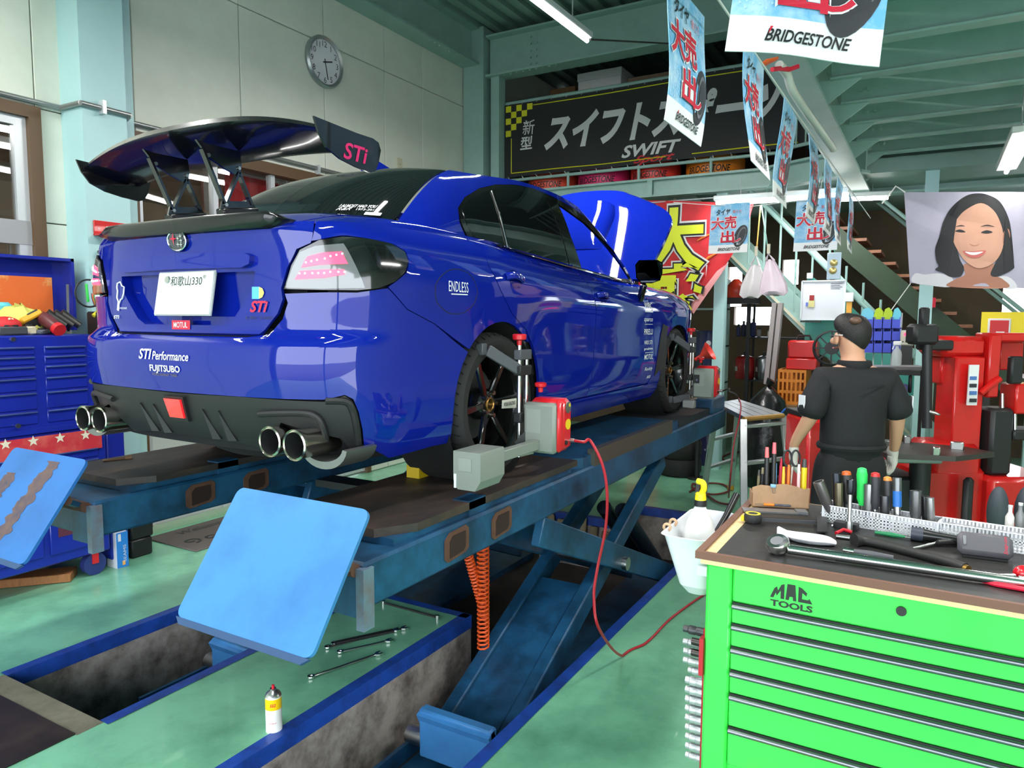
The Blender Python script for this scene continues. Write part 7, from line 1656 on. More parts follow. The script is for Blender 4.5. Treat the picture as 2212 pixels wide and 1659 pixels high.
# ================================================================ green tool cabinet in the foreground
gm = mat('cabinet green', srgb(62, 215, 78), .32, coat=.3, var=.08, vscale=90, dark=srgb(40, 170, 55)); hb_ = mat('handle strip', srgb(120, 122, 128), .25, .9)
GX0, GX1, GY0, GY1, GZ = 1.992, 3.25, -.572, .22, .965
gc = thing('tool_cabinet', 'bright green tool cabinet with long drawers and dark handle strips', 'tool cabinet', ((GX0+GX1)/2, -.18, 0))
MB().b2((GX0, GY0+.02, .12), (GX1, GY1, GZ), .006).build('cabinet_body', gm, gc)
MB().b2((GX0, GY0, .12), (2.071, GY0+.03, GZ), .008).build('corner_post', gm, gc); MB().b2((3.17, GY0, .12), (GX1, GY0+.03, GZ), .008).build('corner_post', gm, gc)
gz = lambda py: float(at(1578, py, Y=GY0)[2])
hz_ = [gz(v) for v in (1308, 1354, 1404, 1455, 1506, 1578)]
MB().b2((2.073, GY0, hz_[0]+.012), (3.168, GY0+.03, GZ), .006).build('top_rail', gm, gc)
for i, z in enumerate(hz_):
    z1 = z+.006; z0 = hz_[i+1]+.012 if i < 5 else z-.115
    d = MB().b2((2.073, GY0+.002, z0), (3.168, GY0+.03, z1), .004).build('drawer', gm, gc)
    MB().tube([(2.076, GY0-.004, z1-.006), (3.165, GY0-.004, z1-.006)], .0085, 10, flat=1.0).build('handle', hb_, d)
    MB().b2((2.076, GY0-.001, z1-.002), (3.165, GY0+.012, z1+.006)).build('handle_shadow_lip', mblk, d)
zb_ = hz_[5]-.115
MB().b2((2.073, GY0+.03, .14), (3.168, GY0+.05, zb_)).build('drawer_recess', mblk, gc)
d = MB().b2((2.073, GY0+.002, .16), (3.168, GY0+.03, zb_-.07), .004).build('drawer', gm, gc)
MB().b2((2.13, GY0-.06, zb_-.06), (2.6, GY0+.02, zb_-.012), .006).build('yellow_case', mat('case yellow', srgb(225, 195, 20), .5), gc)
for x in (2.08, 3.16):
    for y in (-.48, .12): MB().cyl((x-.025, y, .06), (x+.025, y, .06), .06, n=18).build('caster', mblk, gc)
p = at(1947, 1320, Y=GY0-.003); MB().cyl((p[0], GY0+.002, p[2]), (p[0], GY0-.008, p[2]), .013, n=18).build('lock', mblk, gc)
lg = mat('logo black', srgb(22, 30, 22), .5)
p = at(1709, 1281, Y=GY0-.001)
for pts in ([(-.059, -.023), (-.049, -.023), (-.043, -.006), (-.040, -.016), (-.029, .002), (-.029, -.023), (-.019, -.023), (-.019, .023), (-.028, .019), (-.037, .0), (-.040, .012), (-.047, .006)], [(-.015, -.023), (-.011, .025), (.011, .025), (.015, -.023), (.006, -.023), (.005, -.012), (-.004, -.012), (-.006, -.023)], [(.020, -.023), (.020, .023), (.030, .019), (.044, .007), (.042, -.002), (.031, .006), (.030, -.013), (.048, -.013), (.050, -.008), (.059, -.023)]):
    MB().prism(pts, (float(p[0]), GY0-.0006, float(p[2])), (1, 0, 0), (0, 0, 1), (0, -.0008, 0)).build('lettering', lg, gc, smooth=False)
p2 = at(1709, 1309, Y=GY0-.001); letter('TOOLS', lg, gc, plane_fn((float(p2[0]), GY0-.0012, float(p2[2])), (1, 0, 0), (0, 0, 1)), w=.118, h=.020, bold=.04)
# worktop
wtp = thing('worktop', 'wooden worktop with brown edge strips and black rubber mat on the green cabinet', 'worktop', (2.6, -.18, GZ))
pine = mat('pine', srgb(226, 198, 150), .6, var=.5, vscale=6, dark=srgb(190, 150, 100), stretch=(1, 10, 1)); edge = mat('edge brown', srgb(112, 74, 58), .5)
MB().b2((1.978, -.588, .9655), (GX1+.02, GY1+.02, .997)).build('board', pine, wtp)
MB().b2((1.962, -.594, .981), (GX1+.02, -.58, 1.004)).build('edge_strip', edge, wtp); MB().b2((1.962, -.58, .981), (1.985, GY1+.02, 1.004)).build('edge_strip', edge, wtp)
MB().b2((2.022, -.572, .997), (GX1, GY1, 1.001)).build('rubber_mat', mat('mat black', srgb(30, 29, 28), .45, bump=.15, bscale=40), wtp)
T = 1.0012
def on(px, py, h=0.0): return AT(px, py, Z=T+h)
# tape measure
c_ = on(1626, 1128); tm_ = thing('tape_measure', 'black and yellow tape measure at the corner of the worktop', 'tape measure', c_)
MB().lathe([(0, 0), (.026, 0), (.030, .006), (.030, .026), (.026, .032), (0, .032)], c_, (0, 0, 1), 28).build('case', mat('tape black', (.02, .02, .02), .6, bump=.3, bscale=300), tm_); MB().lathe([(.017, .0325), (.026, .0328), (.026, .030)], c_, (0, 0, 1), 28, cap=False).build('ring', mat('tape yellow', srgb(225, 205, 30), .4), tm_)
MB().box(c_+Vector((-.033, -.006, .012)), (.012, .014, .02), None, .002).build('tab', mat('tape yellow', srgb(225, 205, 30), .4), tm_)
# cardboard pen box
A_ = on(1624, 1094); B_ = on(1748, 1100); ex = (B_-A_).normalized(); ey = Vector((-ex.y, ex.x, 0)); wd = (B_-A_).length
pb_ = thing('pen_box', 'open cardboard box of pens at the back of the worktop', 'pen box', A_)
kb_ = mat('kraft card', srgb(178, 142, 108), .75, var=.5, vscale=14, dark=srgb(135, 105, 78))
top = [(0, 0), (wd, 0)]+[(wd*q, z*1.3) for q, z in ((1, .062), (.9, .058), (.75, .066), (.6, .071), (.45, .070), (.3, .064), (.15, .066), (0, .058))]
MB().prism(top, A_, ex, (0, 0, 1), ey*.003).build('front', kb_, pb_, smooth=False); MB().prism([(0, 0), (wd, 0), (wd, .055), (0, .055)], A_+ey*.07, ex, (0, 0, 1), ey*.003).build('back', kb_, pb_, smooth=False)
MB().prism([(0, 0), (.07, 0), (.07, .055), (0, .055)], A_, ey, (0, 0, 1), ex*.003).build('side', kb_, pb_, smooth=False); MB().prism([(0, 0), (.07, 0), (.07, .055), (0, .055)], A_+ex*(wd-.003), ey, (0, 0, 1), ex*.003).build('side', kb_, pb_, smooth=False); MB().prism([(0, 0), (wd, 0), (wd, .07), (0, .07)], A_, ex, ey, (0, 0, .003)).build('bottom', kb_, pb_, smooth=False)
cl = thing('binder_clip', 'pale blue binder clip on the front of the pen box', 'binder clip', A_+ex*wd*.36); cc_ = A_+ex*wd*.36+Vector((0, 0, .084)); MB().box(cc_+ey*.0, (.020, .014, .012), Matrix((ex, ey, Vector((0, 0, 1)))).transposed(), .002).build('clip_body', mat('clip blue', srgb(130, 180, 220), .4), cl); MB().tube([cc_+ex*-.006-ey*.005+Vector((0, 0, -.004)), cc_-ey*.006+ex*.0+Vector((0, 0, -.028)), cc_+ex*.008-ey*.005+Vector((0, 0, -.028)), cc_+ex*.006-ey*.005+Vector((0, 0, -.004))], .001, 5).build('clip_wire', steel, cl)
pens = [(1657, 966, srgb(30, 28, 28), srgb(228, 110, 110), 'black pen with pink cap, left of the tall pens in the pen box'), (1673, 956, srgb(28, 28, 28), srgb(230, 105, 115), 'tallest black pen with pink cap in the pen box'), (1676, 1001, srgb(95, 165, 215), srgb(95, 165, 215), 'light blue pen in the pen box'), (1688, 990, srgb(210, 40, 70), srgb(210, 40, 70), 'thin crimson pen in the pen box'), (1693, 1008, srgb(225, 185, 50), srgb(225, 185, 50), 'yellow pencil leaning in the pen box'), (1738, 992, srgb(230, 205, 30), srgb(60, 60, 60), 'thick yellow marker at the right end of the pen box'), (1640, 1015, srgb(110, 100, 70), srgb(60, 58, 50), 'brass-tipped tool leaning at the left of the pen box'), (1648, 1010, srgb(40, 42, 44), srgb(150, 140, 110), 'dark screwdriver at the left of the pen box'), (1726, 1003, srgb(235, 200, 200), srgb(230, 230, 225), 'pale pink ruler strip in the pen box'), (1704, 1004, srgb(235, 120, 30), srgb(235, 120, 30), 'orange pen behind the scissors in the pen box')]
for k, (px, py, ca, cb_, lab) in enumerate(pens):
    fr = (px-1624)/(1748-1624); base = A_+ex*(wd*min(.95, max(.05, fr)))+ey*(.02+.012*(k % 4))+Vector((0, 0, .006))
    tz = at(px, py, D=float((np.array(base)-CAM)@FW)); tip = Vector([float(v) for v in tz]); r = .011 if k == 5 else .009 if k < 2 else .006
    t = thing('pen', lab, 'pen', base, 'pens in the box'); MB().cyl(base, base.lerp(tip, .82), r, n=10).build('barrel', mat('pen barrel %d' % k, ca, .4), t); MB().cyl(base.lerp(tip, .82), tip, r*.9, r*.7, n=10).build('cap', mat('pen cap %d' % k, cb_, .4), t)
sc_ = thing('scissors', 'black-handled scissors standing in the pen box', 'scissors', A_+ex*wd*.66+ey*.03); q = A_+ex*wd*.66+ey*.035; dq = float((np.array(q)-CAM)@FW)
for dx in (-9, 9): MB().tube(catmull([AT(1710+dx+9*math.cos(a), 990+17*math.sin(a), D=dq) for a in np.linspace(0, 2*PI, 10)[:-1]], 3, True), .004, 6, closed=True).build('finger_loop', mblk, sc_)
MB().bar(q+Vector((0, 0, .006)), AT(1710, 1008, D=dq), .014, .004).build('blade', steel, sc_)
# flat things along the left: steel rule, orange cutter, black tray
c0_, c1_ = on(1600, 1098), on(1680, 1103)
ru = thing('document_clip_board', 'grey steel plate lying at the back left of the worktop', 'plate', c0_); MB().prism([(0, 0), (.20, 0), (.20, .05), (.0, .05)], on(1606, 1106), ex, ey, (0, 0, .006)).build('plate', mat('plate grey', srgb(120, 118, 118), .4, .4), ru); MB().prism([(.19, .01), (.23, .0), (.23, .05), (.19, .05)], on(1606, 1106), ex, ey, (0, 0, .010)).build('grip', mgrey, ru)
a = on(1648, 1088, .012)-ey*.012; cu_ = thing('cutter_knife', 'orange and grey cutter knife lying in front of the pen box', 'cutter', a); MB().bar(a, a+ex*.04, .012, .008, bev=.002).build('orange_handle', mat('cutter orange', srgb(235, 130, 30), .4), cu_); MB().bar(a+ex*.04, a+ex*.10, .011, .007, bev=.002).build('grey_slide', mat('cutter grey', srgb(70, 75, 90), .4), cu_); MB().bar(a-ex*.03, a, .009, .002).build('blade', steel, cu_)
a = on(1650, 1120); tr_ = thing('black_tray', 'long black tray lying behind the torque wrench head', 'tray', a); MB().prism([(0, 0), (.20, .0), (.20, .035), (.0, .045)], on(1640, 1122), ex, ey, (0, 0, .008)).build('tray_floor', mblk, tr_, smooth=False); MB().bar(on(1640, 1122, .01), on(1640, 1122, .01)+ex*.2, .004, .012).build('tray_wall', mat('tray edge', srgb(70, 70, 74), .4), tr_)
a = on(1770, 1130); bt = thing('black_strap', 'short black rubber strap lying across the tray', 'strap', a); MB().sheet(lambda u, v: on(1765+22*u, 1105+45*v, .012+.004*math.sin(v*3)), 3, 8, (0, 0, .003)).build('strap_band', mblk, bt); MB().cyl(on(1776, 1108, .016), on(1776, 1108, .02), .006, n=8).build('stud', mgrey, bt)
# perforated white trays
wpl = mat('tray white', srgb(222, 222, 226), .45)
def ptray(pa, pb2, lab, hgt=.060, dep=.085):
    A = on(*pa); B = on(*pb2); ex = (B-A).normalized(); ey = Vector((-ex.y, ex.x, 0)); L_ = (B-A).length
    t = thing('perforated_tray', lab, 'tray', A, 'perforated trays')
    n = int(L_/.0105); m = 4; px_ = L_/n; pz = hgt/(m+1.4)
    for off in (0, dep):
        b = MB(); o = A+ey*off
        # walls as a lattice: bars leave square holes
        for j in range(m+1): b.bar(o+Vector((0, 0, .004+pz*(j+.35))), o+ex*L_+Vector((0, 0, .004+pz*(j+.35))), .0025, pz*(.5 if j < m else 1.2))
        for i in range(n+1): b.bar(o+ex*(px_*i), o+ex*(px_*i)+Vector((0, 0, hgt)), .0025, px_*(.5 if 0 < i < n else 1), up=ey.cross(Vector((0, 0, 1))))
        b.build('lattice_wall', wpl, t, smooth=False)
    for off in (0, L_): MB().prism([(0, 0), (dep, 0), (dep, hgt), (0, hgt)], A+ex*off, ey, (0, 0, 1), ex*.0025).build('end_wall', wpl, t, smooth=False)
    MB().prism([(0, 0), (L_, 0), (L_, dep), (0, dep)], A, ex, ey, (0, 0, .003)).build('tray_floor', wpl, t, smooth=False)
    MB().tube([A+Vector((0, 0, hgt)), A+ex*L_+Vector((0, 0, hgt)), A+ex*L_+ey*dep+Vector((0, 0, hgt)), A+ey*dep+Vector((0, 0, hgt))], .0022, 6, closed=True).build('tray_rim', wpl, t)
    return A, ex, ey, L_
tA, tx, ty, tL = ptray((1778, 1126), (2022, 1168), 'left white perforated tray of screwdrivers and sockets')
ptray((2026, 1168), (2290, 1210), 'right white perforated tray at the edge of the picture')
# tools standing in the left tray: (px, py of the top, radius, kind, colours, label)
stand = [(1798, 1030, .014, 's', srgb(125, 122, 120), 'slanting steel socket leaning at the left of the tray', (1768, 1040)), (1828, 1017, .013, 'd', (srgb(40, 38, 38), srgb(200, 90, 30)), 'black screwdriver handle with orange end'), (1806, 1022, .011, 's', srgb(60, 62, 70), 'dark impact socket behind the slanting one'), (1812, 1043, .010, 's', srgb(120, 112, 92), 'short brassy socket in the tray'), (1824, 1024, .008, 's', srgb(110, 112, 114), 'thin steel socket in the tray'), (1862, 1010, .013, 'd', (srgb(40, 210, 90), srgb(60, 225, 110)), 'bright green handle in the tray'), (1891, 1020, .012, 'd', (srgb(42, 42, 46), srgb(190, 40, 40)), 'black handle with red end in the tray'), (1917, 1029, .011, 'd', (srgb(52, 50, 52), srgb(235, 140, 60)), 'ribbed black handle with orange end in the tray'), (1938, 1032, .010, 'b', (srgb(120, 122, 124), srgb(40, 110, 190)), 'steel socket with a blue band in the tray'), (1877, 1046, .011, 's', srgb(150, 150, 150), 'pale steel socket before the green handle'), (1866, 1067, .013, 's', srgb(150, 150, 150), 'low wide socket at the front of the tray'), (1911, 1071, .011, 's', srgb(90, 90, 92), 'low dark socket in the tray'), (1978, 1060, .013, 's', srgb(105, 105, 106), 'large grey socket at the right of the tray'), (1997, 1072, .010, 's', srgb(70, 70, 72), 'dark socket beside the large grey one'), (2009, 1075, .009, 's', srgb(150, 150, 150), 'last pale socket at the right end of the tray')]
mid = tA+ty*.04
for k, it in enumerate(stand):
    px, py, r, kind, cc, lab = it[:6]; r *= 1.4
    fr = ((px-1778)/(2022-1778)); base = tA+tx*(tL*min(.97, max(.04, fr)))+ty*(.02+.035*((k*5) % 3)/2)+Vector((0, 0, .004)); dq = float((np.array(base)-CAM)@FW)
    tip = AT(*(it[6] if len(it) > 6 else (px, py)), D=dq)
    t = thing('socket' if kind != 'd' else 'screwdriver', lab, 'socket' if kind != 'd' else 'screwdriver', base, 'tools standing in the tray'); ax_ = (tip-base); Ln = ax_.length
    if kind == 'd':
        MB().cyl(base, base.lerp(tip, .35), .004, n=8).build('shaft', steel, t); MB().lathe([(r*.6, Ln*.33), (r, Ln*.45), (r*.92, Ln*.7), (r, Ln*.88), (r*.9, Ln*.92)], base, ax_, 12).build('grip', mat('grip %d' % k, cc[0], .5), t); MB().lathe([(r*.9, Ln*.92), (r*.8, Ln*.98), (r*.3, Ln)], base, ax_, 12).build('end', mat('grip end %d' % k, cc[1], .4), t)
    elif kind == 'b':
        MB().cyl(base, base.lerp(tip, .55), r*.8, n=12).build('shaft', steel, t); MB().cyl(base.lerp(tip, .45), base.lerp(tip, .75), r, n=12).build('band', mat('band blue', cc[1], .4), t); MB().lathe([(r, Ln*.75), (r, Ln), (r*.7, Ln), (r*.7, Ln*.9), (0, Ln*.9)], base, ax_, 12, cap=False).build('head', mat('sock steel %d' % k, cc[0], .3, .8), t)
    else:
        MB().lathe([(r*.85, 0), (r*.85, Ln*.4), (r, Ln*.5), (r, Ln), (r*.72, Ln), (r*.7, Ln*.85), (0, Ln*.85)], base, ax_, 14, cap=False).build('socket_body', mat('sock %d' % k, cc, .3, .8), t)
# small clutter in the right tray
for k, (px, py, cc, lab) in enumerate(((2175, 1095, srgb(215, 210, 205), 'white plastic block in the right tray'), (2197, 1090, srgb(120, 122, 122), 'clear bottle in the right tray'))):
    b0 = on(px, 1170)+ty*.05; dq = float((np.array(b0)-CAM)@FW); tp = AT(px, py, D=dq); t = thing('small_bottle', lab, 'bottle', b0); h_ = (tp-b0).z
    MB().lathe([(0, .004), (.013, .004), (.013, h_*.7), (.006, h_*.85), (.006, h_)], b0, (0, 0, 1), 12).build('bottle_body', mat('bot %d' % k, cc, .35), t); MB().cyl(b0+Vector((0, 0, h_)), b0+Vector((0, 0, h_+.008)), .007, n=10).build('cap', mat('bot cap', (.6, .6, .6), .4), t)
# torque wrench
h0 = on(1680, 1183, .018); h1 = on(2240, 1262, .018); h1b = on(2330, 1276, .018)
tw = thing('torque_wrench', 'long chrome torque wrench lying along the front of the worktop', 'torque wrench', h0); dw = (h1-h0).normalized()
MB().cyl(h0+dw*.03, h1b, .0145, n=20).build('shaft', chrome, tw); nn = (AT(1680, 1170, Z=T+.02)-AT(1680, 1170, Z=T))
MB().lathe([(0, -.016), (.031, -.016), (.035, -.009), (.035, .009), (.031, .016), (.02, .0165), (.02, .015), (0, .015)], h0+Vector((0, 0, .01)), (-.15, -.45, .88), 28).build('ratchet_head', chrome, tw); MB().lathe([(0, .0165), (.0195, .0165)], h0+Vector((0, 0, .01)), (-.15, -.45, .88), 24, cap=False).build('head_disc', mgrey, tw)
MB().bar(h0+dw*.018, h0+dw*.045, .022, .018, bev=.004).build('neck', chrome, tw); MB().cyl(h0+Vector((.01, .03, -.005)), h0+Vector((.004, .055, .01)), .011, n=14).build('socket_end', mat('sock 0', srgb(125, 122, 120), .3, .8), tw)
MB().cyl(h1-dw*.04, h1-dw*.02, .0165, n=16).build('collar', steel, tw)
# white work glove
gl = thing('work_glove', 'white cotton work glove behind the torque wrench', 'glove', on(1750, 1165)); pts = [on(1690, 1150, .012), on(1715, 1158, .014), on(1750, 1164, .016), on(1785, 1168, .014), on(1802, 1172, .008)]
MB().tube(catmull(pts, 4), [.015+.014*math.sin(PI*i/16) for i in range(17)], 10, flat=.6).build('palm', mat('glove white', srgb(225, 222, 228), .9, bump=.4, bscale=60), gl)
for k in range(4): MB().tube([on(1700, 1150+5*k, .012), on(1682, 1141+4*k, .010)], .007, 8).build('finger', mat('glove white', srgb(225, 222, 228), .9, bump=.4, bscale=60), gl)
# upright extension bar with socket
b0 = on(1834, 1150); dq = float((np.array(b0)-CAM)@FW); tp = AT(1838, 1018, D=dq); mdl = b0.lerp(tp, .62)
eb = thing('extension_bar', 'steel extension bar with a large dark socket standing upright', 'extension bar', b0); MB().cyl(b0, b0.lerp(tp, .18), .011, n=14).build('foot_socket', steel, eb); MB().cyl(b0, mdl, .0065, n=12).build('bar', steel, eb); MB().lathe([(.010, 0), (.013, .01), (.013, .05), (.011, .052)], mdl, tp-b0, 16).build('large_socket', mat('socket dark', srgb(60, 62, 66), .25, .9), eb)
rc_ = thing('red_clip', 'small red clip lying at the foot of the extension bar', 'clip', on(1822, 1150)); MB().tube([on(1806, 1152, .006), on(1822, 1144, .012), on(1840, 1150, .006)], .006, 8).build('loop', mat('clip red', srgb(190, 20, 40), .4), rc_); MB().cyl(on(1806, 1158, .007), on(1836, 1162, .007), .007, n=10).build('pin', steel, rc_)
# black long-handled tool, flashlight, battery tool, ratchet, red handle
bl = mat('grip black', srgb(32, 31, 30), .55)
hm = thing('rubber_hammer', 'black long tool with bulbous grip lying behind the torque wrench', 'hammer', on(1860, 1180)); MB().tube(catmull([on(1845, 1168, .016), on(1880, 1170, .014), on(1960, 1190, .012), on(2040, 1212, .012), on(2085, 1228, .012)], 5), [.024]+[.021, .018, .015, .015, .015]+[.015]*5+[.015]*5+[.016]*5, 12).build('grip', bl, hm); MB().cyl(on(2078, 1226, .012), on(2092, 1231, .012), .0125, n=14).build('brass_end', mat('brass', srgb(150, 120, 60), .35, .8), hm)
r2 = thing('small_ratchet', 'short ratchet with chrome neck and black grip near the front', 'ratchet', on(1850, 1192)); MB().cyl(on(1822, 1188, .010), on(1845, 1192, .010), .009, n=12).build('chrome_neck', chrome, r2); MB().tube([on(1845, 1192, .010), on(1880, 1198, .011), on(1930, 1206, .010)], [.009, .012, .009], 12).build('grip', mat('grip smoky', srgb(90, 90, 96), .4), r2)
fl_ = thing('flashlight', 'black flashlight lying in front of the white trays', 'flashlight', on(1970, 1150)); a = on(1968, 1152, .022); c_ = on(2075, 1168, .020); MB().cyl(a, a.lerp(c_, .25), .022, n=18).build('bezel', mat('bezel blue grey', srgb(55, 60, 72), .45), fl_); MB().tube([a.lerp(c_, .25), a.lerp(c_, .5), c_], [.021, .017, .014], 16).build('barrel', mat('barrel black', (.012, .012, .013), .2), fl_)
bt_ = thing('battery_lamp', 'dark grey battery-shaped lamp with red script on the worktop', 'work lamp', on(2120, 1200)); P = [on(2068, 1195, .008), on(2190, 1210, .008)]; exb = (P[1]-P[0]).normalized(); eyb = Vector((-exb.y, exb.x, 0)); upb = (Vector((0, 0, 1))*.82+eyb*.57).normalized(); Wb = (P[1]-P[0]).length; Hb = .072
MB().box(P[0]+exb*Wb/2+upb*Hb/2, (Wb, .028, Hb), Matrix((exb, upb.cross(exb)*-1, upb)).transposed(), .012).build('lamp_case', mat('case grey', srgb(84, 82, 88), .5), bt_); MB().box(P[0]+exb*.018+upb*Hb*.55+(exb.cross(upb))*.015, (.010, .006, .03), Matrix((exb, exb.cross(upb), upb)).transposed(), .002).build('latch', mat('case light grey', srgb(120, 120, 126), .5), bt_)
letter('Snap-on', mat('script red2', srgb(205, 30, 60), .5), bt_, lambda x, y: P[0]+exb*(Wb*.86-y)+upb*(Hb*.5+x)+exb.cross(upb)*.0150, w=.055, h=.013, shear=.3)
MB().box(P[0]+exb*Wb/2+eyb*.02+Vector((0, 0, -.004)), (Wb*.8, .05, .006), Matrix((exb, eyb, Vector((0, 0, 1)))).transposed()).build('prop_foot', mblk, bt_)
rh = thing('red_driver', 'fat red ball-grip driver at the right edge of the worktop', 'screwdriver', on(2190, 1245)); MB().ell(on(2215, 1240, .024), (.030, .024, .024)).build('ball_grip', mat('grip red', srgb(215, 20, 35), .25, coat=.6), rh); MB().cyl(on(2100, 1248, .012), on(2192, 1246, .018), .009, n=12).build('shank', steel, rh)
pl_ = thing('red_pliers', 'red-handled pliers lying at the right edge of the worktop', 'pliers', on(2180, 1262)); MB().tube([on(2120, 1254, .006), on(2150, 1262, .007), on(2230, 1276, .008)], [.005, .007, .007], 8).build('handle', mat('pliers red', srgb(215, 30, 60), .35), pl_); MB().tube([on(2130, 1245, .004), on(2160, 1258, .005), on(2240, 1268, .006)], [.004, .006, .006], 8).build('handle', mat('pliers red', srgb(215, 30, 60), .35), pl_)
sd = thing('chrome_driver', 'driver with chrome shaft and black grip between the trays and the hammer', 'screwdriver', on(2000, 1180)); MB().cyl(on(1970, 1185, .008), on(2025, 1172, .010), .005, n=10).build('shaft', chrome, sd); MB().tube([on(2025, 1172, .012), on(2060, 1170, .014), on(2090, 1170, .012)], [.009, .013, .010], 12).build('grip', bl, sd)
gp = thing('green_tool', 'green-gripped thin tool lying against the white tray', 'hand tool', on(1920, 1160)); MB().tube([on(1890, 1150, .006), on(1925, 1155, .007), on(1955, 1160, .006)], [.005, .008, .004], 8).build('grip', mat('grip green', srgb(30, 130, 80), .4), gp); MB().cyl(on(1955, 1160, .006), on(1985, 1164, .006), .003, n=8).build('shaft', steel, gp)
bx_ = thing('black_socket_case', 'small black box beside the extension bar on the worktop', 'case', on(1850, 1140)); MB().prism([(0, 0), (.075, 0), (.075, .035), (0, .035)], on(1800, 1140), tx, ty, (0, 0, .022)).build('case_body', mblk, bx_, smooth=False); MB().cyl(on(1800, 1136, .012)-tx*.004, on(1800, 1136, .012), .006, n=10).build('stud', steel, bx_)
tag(MB().box(on(1792, 1210, .003), (.035, .016, .004), (0, 0, .12), .001).build('foam_pad', mat('foam grey', srgb(62, 62, 62), .7), None), 'small dark foam strip near the front edge of the worktop', 'foam strip')
# socket rail on the cabinet's left side
sr = thing('socket_rail', 'red magnetic rail on the left side of the green cabinet', 'tool rail', (GX0, -.5, .1)); MB().b2((GX0-.010, -.548, .12), (GX0, -.500, .74), .003).build('rail', mat('rail red', srgb(175, 30, 40), .4), sr); MB().cyl((GX0-.005, -.524, .74), (GX0-.005, -.524, .752), .006, n=10).build('rail_end', steel, sr)
rows = [(1362, .062, .0145, srgb(70, 70, 72)), (1390, .062, .013, srgb(160, 162, 164)), (1410, .060, .013, srgb(170, 172, 174)), (1430, .060, .0125, srgb(180, 182, 184)), (1449, .045, .012, srgb(185, 187, 190))]+[(1472+20.3*k, .052-.0008*k, .0150-.0003*k, srgb(185, 187, 190)) for k in range(9)]
ords = ['topmost', 'second', 'third', 'fourth', 'fifth', 'sixth', 'seventh', 'eighth', 'ninth', 'tenth', 'eleventh', 'twelfth', 'thirteenth', 'lowest']
for k, (py, ln, r, cc) in enumerate(rows):
    z = float(at(1500, py, Y=-.524)[2]); t = thing('socket', '%s %s socket on the red rail of the green cabinet' % (ords[k], 'black' if k == 0 else 'chrome'), 'socket', (GX0-.02, -.524, z), 'sockets on the red rail')
    MB().lathe([(r, .0), (r, ln*.35), (r*.9, ln*.4), (r*.9, ln*.45), (r, ln*.5), (r*.98, ln*.8), (r*.75, ln*.85), (r*.75, ln*1.1), (r*.5, ln*1.1), (r*.5, ln), (0, ln)], (GX0-.011, -.524, z), (-1, 0, 0), 16, cap=False).build('socket_body', mat('rail sock %d' % min(k, 5), cc, .42, .6), t)
for k, py in enumerate((1384, 1408)):
    z = float(at(1500, py, Y=-.56)[2]); t = tag(MB().cyl((GX0-.012, -.565, z), (GX0-.040, -.565, z), .012, n=14).build('adapter', mat('adapter dark', srgb(62, 58, 56), .35, .8), None), ('upper', 'lower')[k]+' dark drive adapter in front of the chrome sockets', 'socket adapter')
MB().b2((GX0-.013, -.58, .60), (GX0, -.55, .72)).build('clip_plate', mat('rail red', srgb(175, 30, 40), .4), sr)
# white bucket hung on the cabinet side
bk = thing('white_bucket', 'white plastic bin hung on the left side of the green cabinet', 'bin', (1.87, -.28, .78)); wp_ = mat('bin white', srgb(228, 230, 234), .35)
z1, z0 = .985, .778
rt, rb_ = [(1.795, -.42), (1.955, -.42), (1.955, -.02), (1.795, -.02)], [(1.845, -.39), (1.955, -.39), (1.955, -.06), (1.845, -.06)]
def ring(pts, z, r):
    out = []
    for i in range(4):
        p = Vector(pts[i]+(z,)); a = Vector(pts[i-1]+(z,)); c_ = Vector(pts[(i+1) % 4]+(z,)); u = (a-p).normalized()*r; v = (c_-p).normalized()*r
        for k in range(5): t = k/4; out.append(p+u*(1-t)**2+v*t**2)
    return out
b = MB(); R1 = ring(rt, z1, .04); R1o = ring([(1.787, -.428), (1.957, -.428), (1.957, -.012), (1.787, -.012)], z1, .04); R2 = ring(rb_, z0+.03, .04); R3 = ring([(1.87, -.37), (1.94, -.37), (1.94, -.08), (1.87, -.08)], z0, .03); n = len(R1)
tilt = lambda P: [p+Vector((0, 0, -.03*(p.y+.0 < -.2)*1)) for p in P]
for A, B in ((R1o, R1), (R1, R2), (R2, R3)): b.add([*A, *B], [[i, (i+1) % n, n+(i+1) % n, n+i] for i in range(n)])
b.add(R3, [list(range(n))]); b.build('bin_shell', wp_, bk, ang=60)
MB().b2((1.925, -.432, .87), (1.992, -.42, .90)).build('hanger', wp_, bk); MB().b2((1.955, -.3, .88), (1.992, -.1, .9)).build('hanger', wp_, bk)
for y in (-.34, -.27): MB().tube([(1.79+.012*math.cos(a), y, z1+.004+.012*math.sin(a)) for a in np.linspace(0, 2*PI, 12)[:-1]], .005, 6, closed=True).build('cord_ring', mat('ring tan', srgb(205, 165, 130), .5), bk)
sp_ = thing('trigger_sprayer', 'white spray bottle with yellow trigger standing in the white bin', 'spray bottle', (1.885, -.22, .8)); c_ = Vector((1.878, -.24, .80))
tpz = float(at(1516, 1042, Y=-.24)[2]); MB().lathe([(0, 0), (.05, 0), (.055, .02), (.055, .16), (.045, .20), (.018, .255), (.017, tpz-.80-.085)], c_, (0, 0, 1), 22).build('bottle', mat('sprayer white', srgb(225, 226, 222), .4), sp_); zc_ = tpz-.80-.085
MB().lathe([(.021, zc_), (.021, zc_+.022)], c_, (0, 0, 1), 18).build('collar', mblk, sp_); ylw = mat('sprayer yellow', srgb(238, 215, 30), .4)
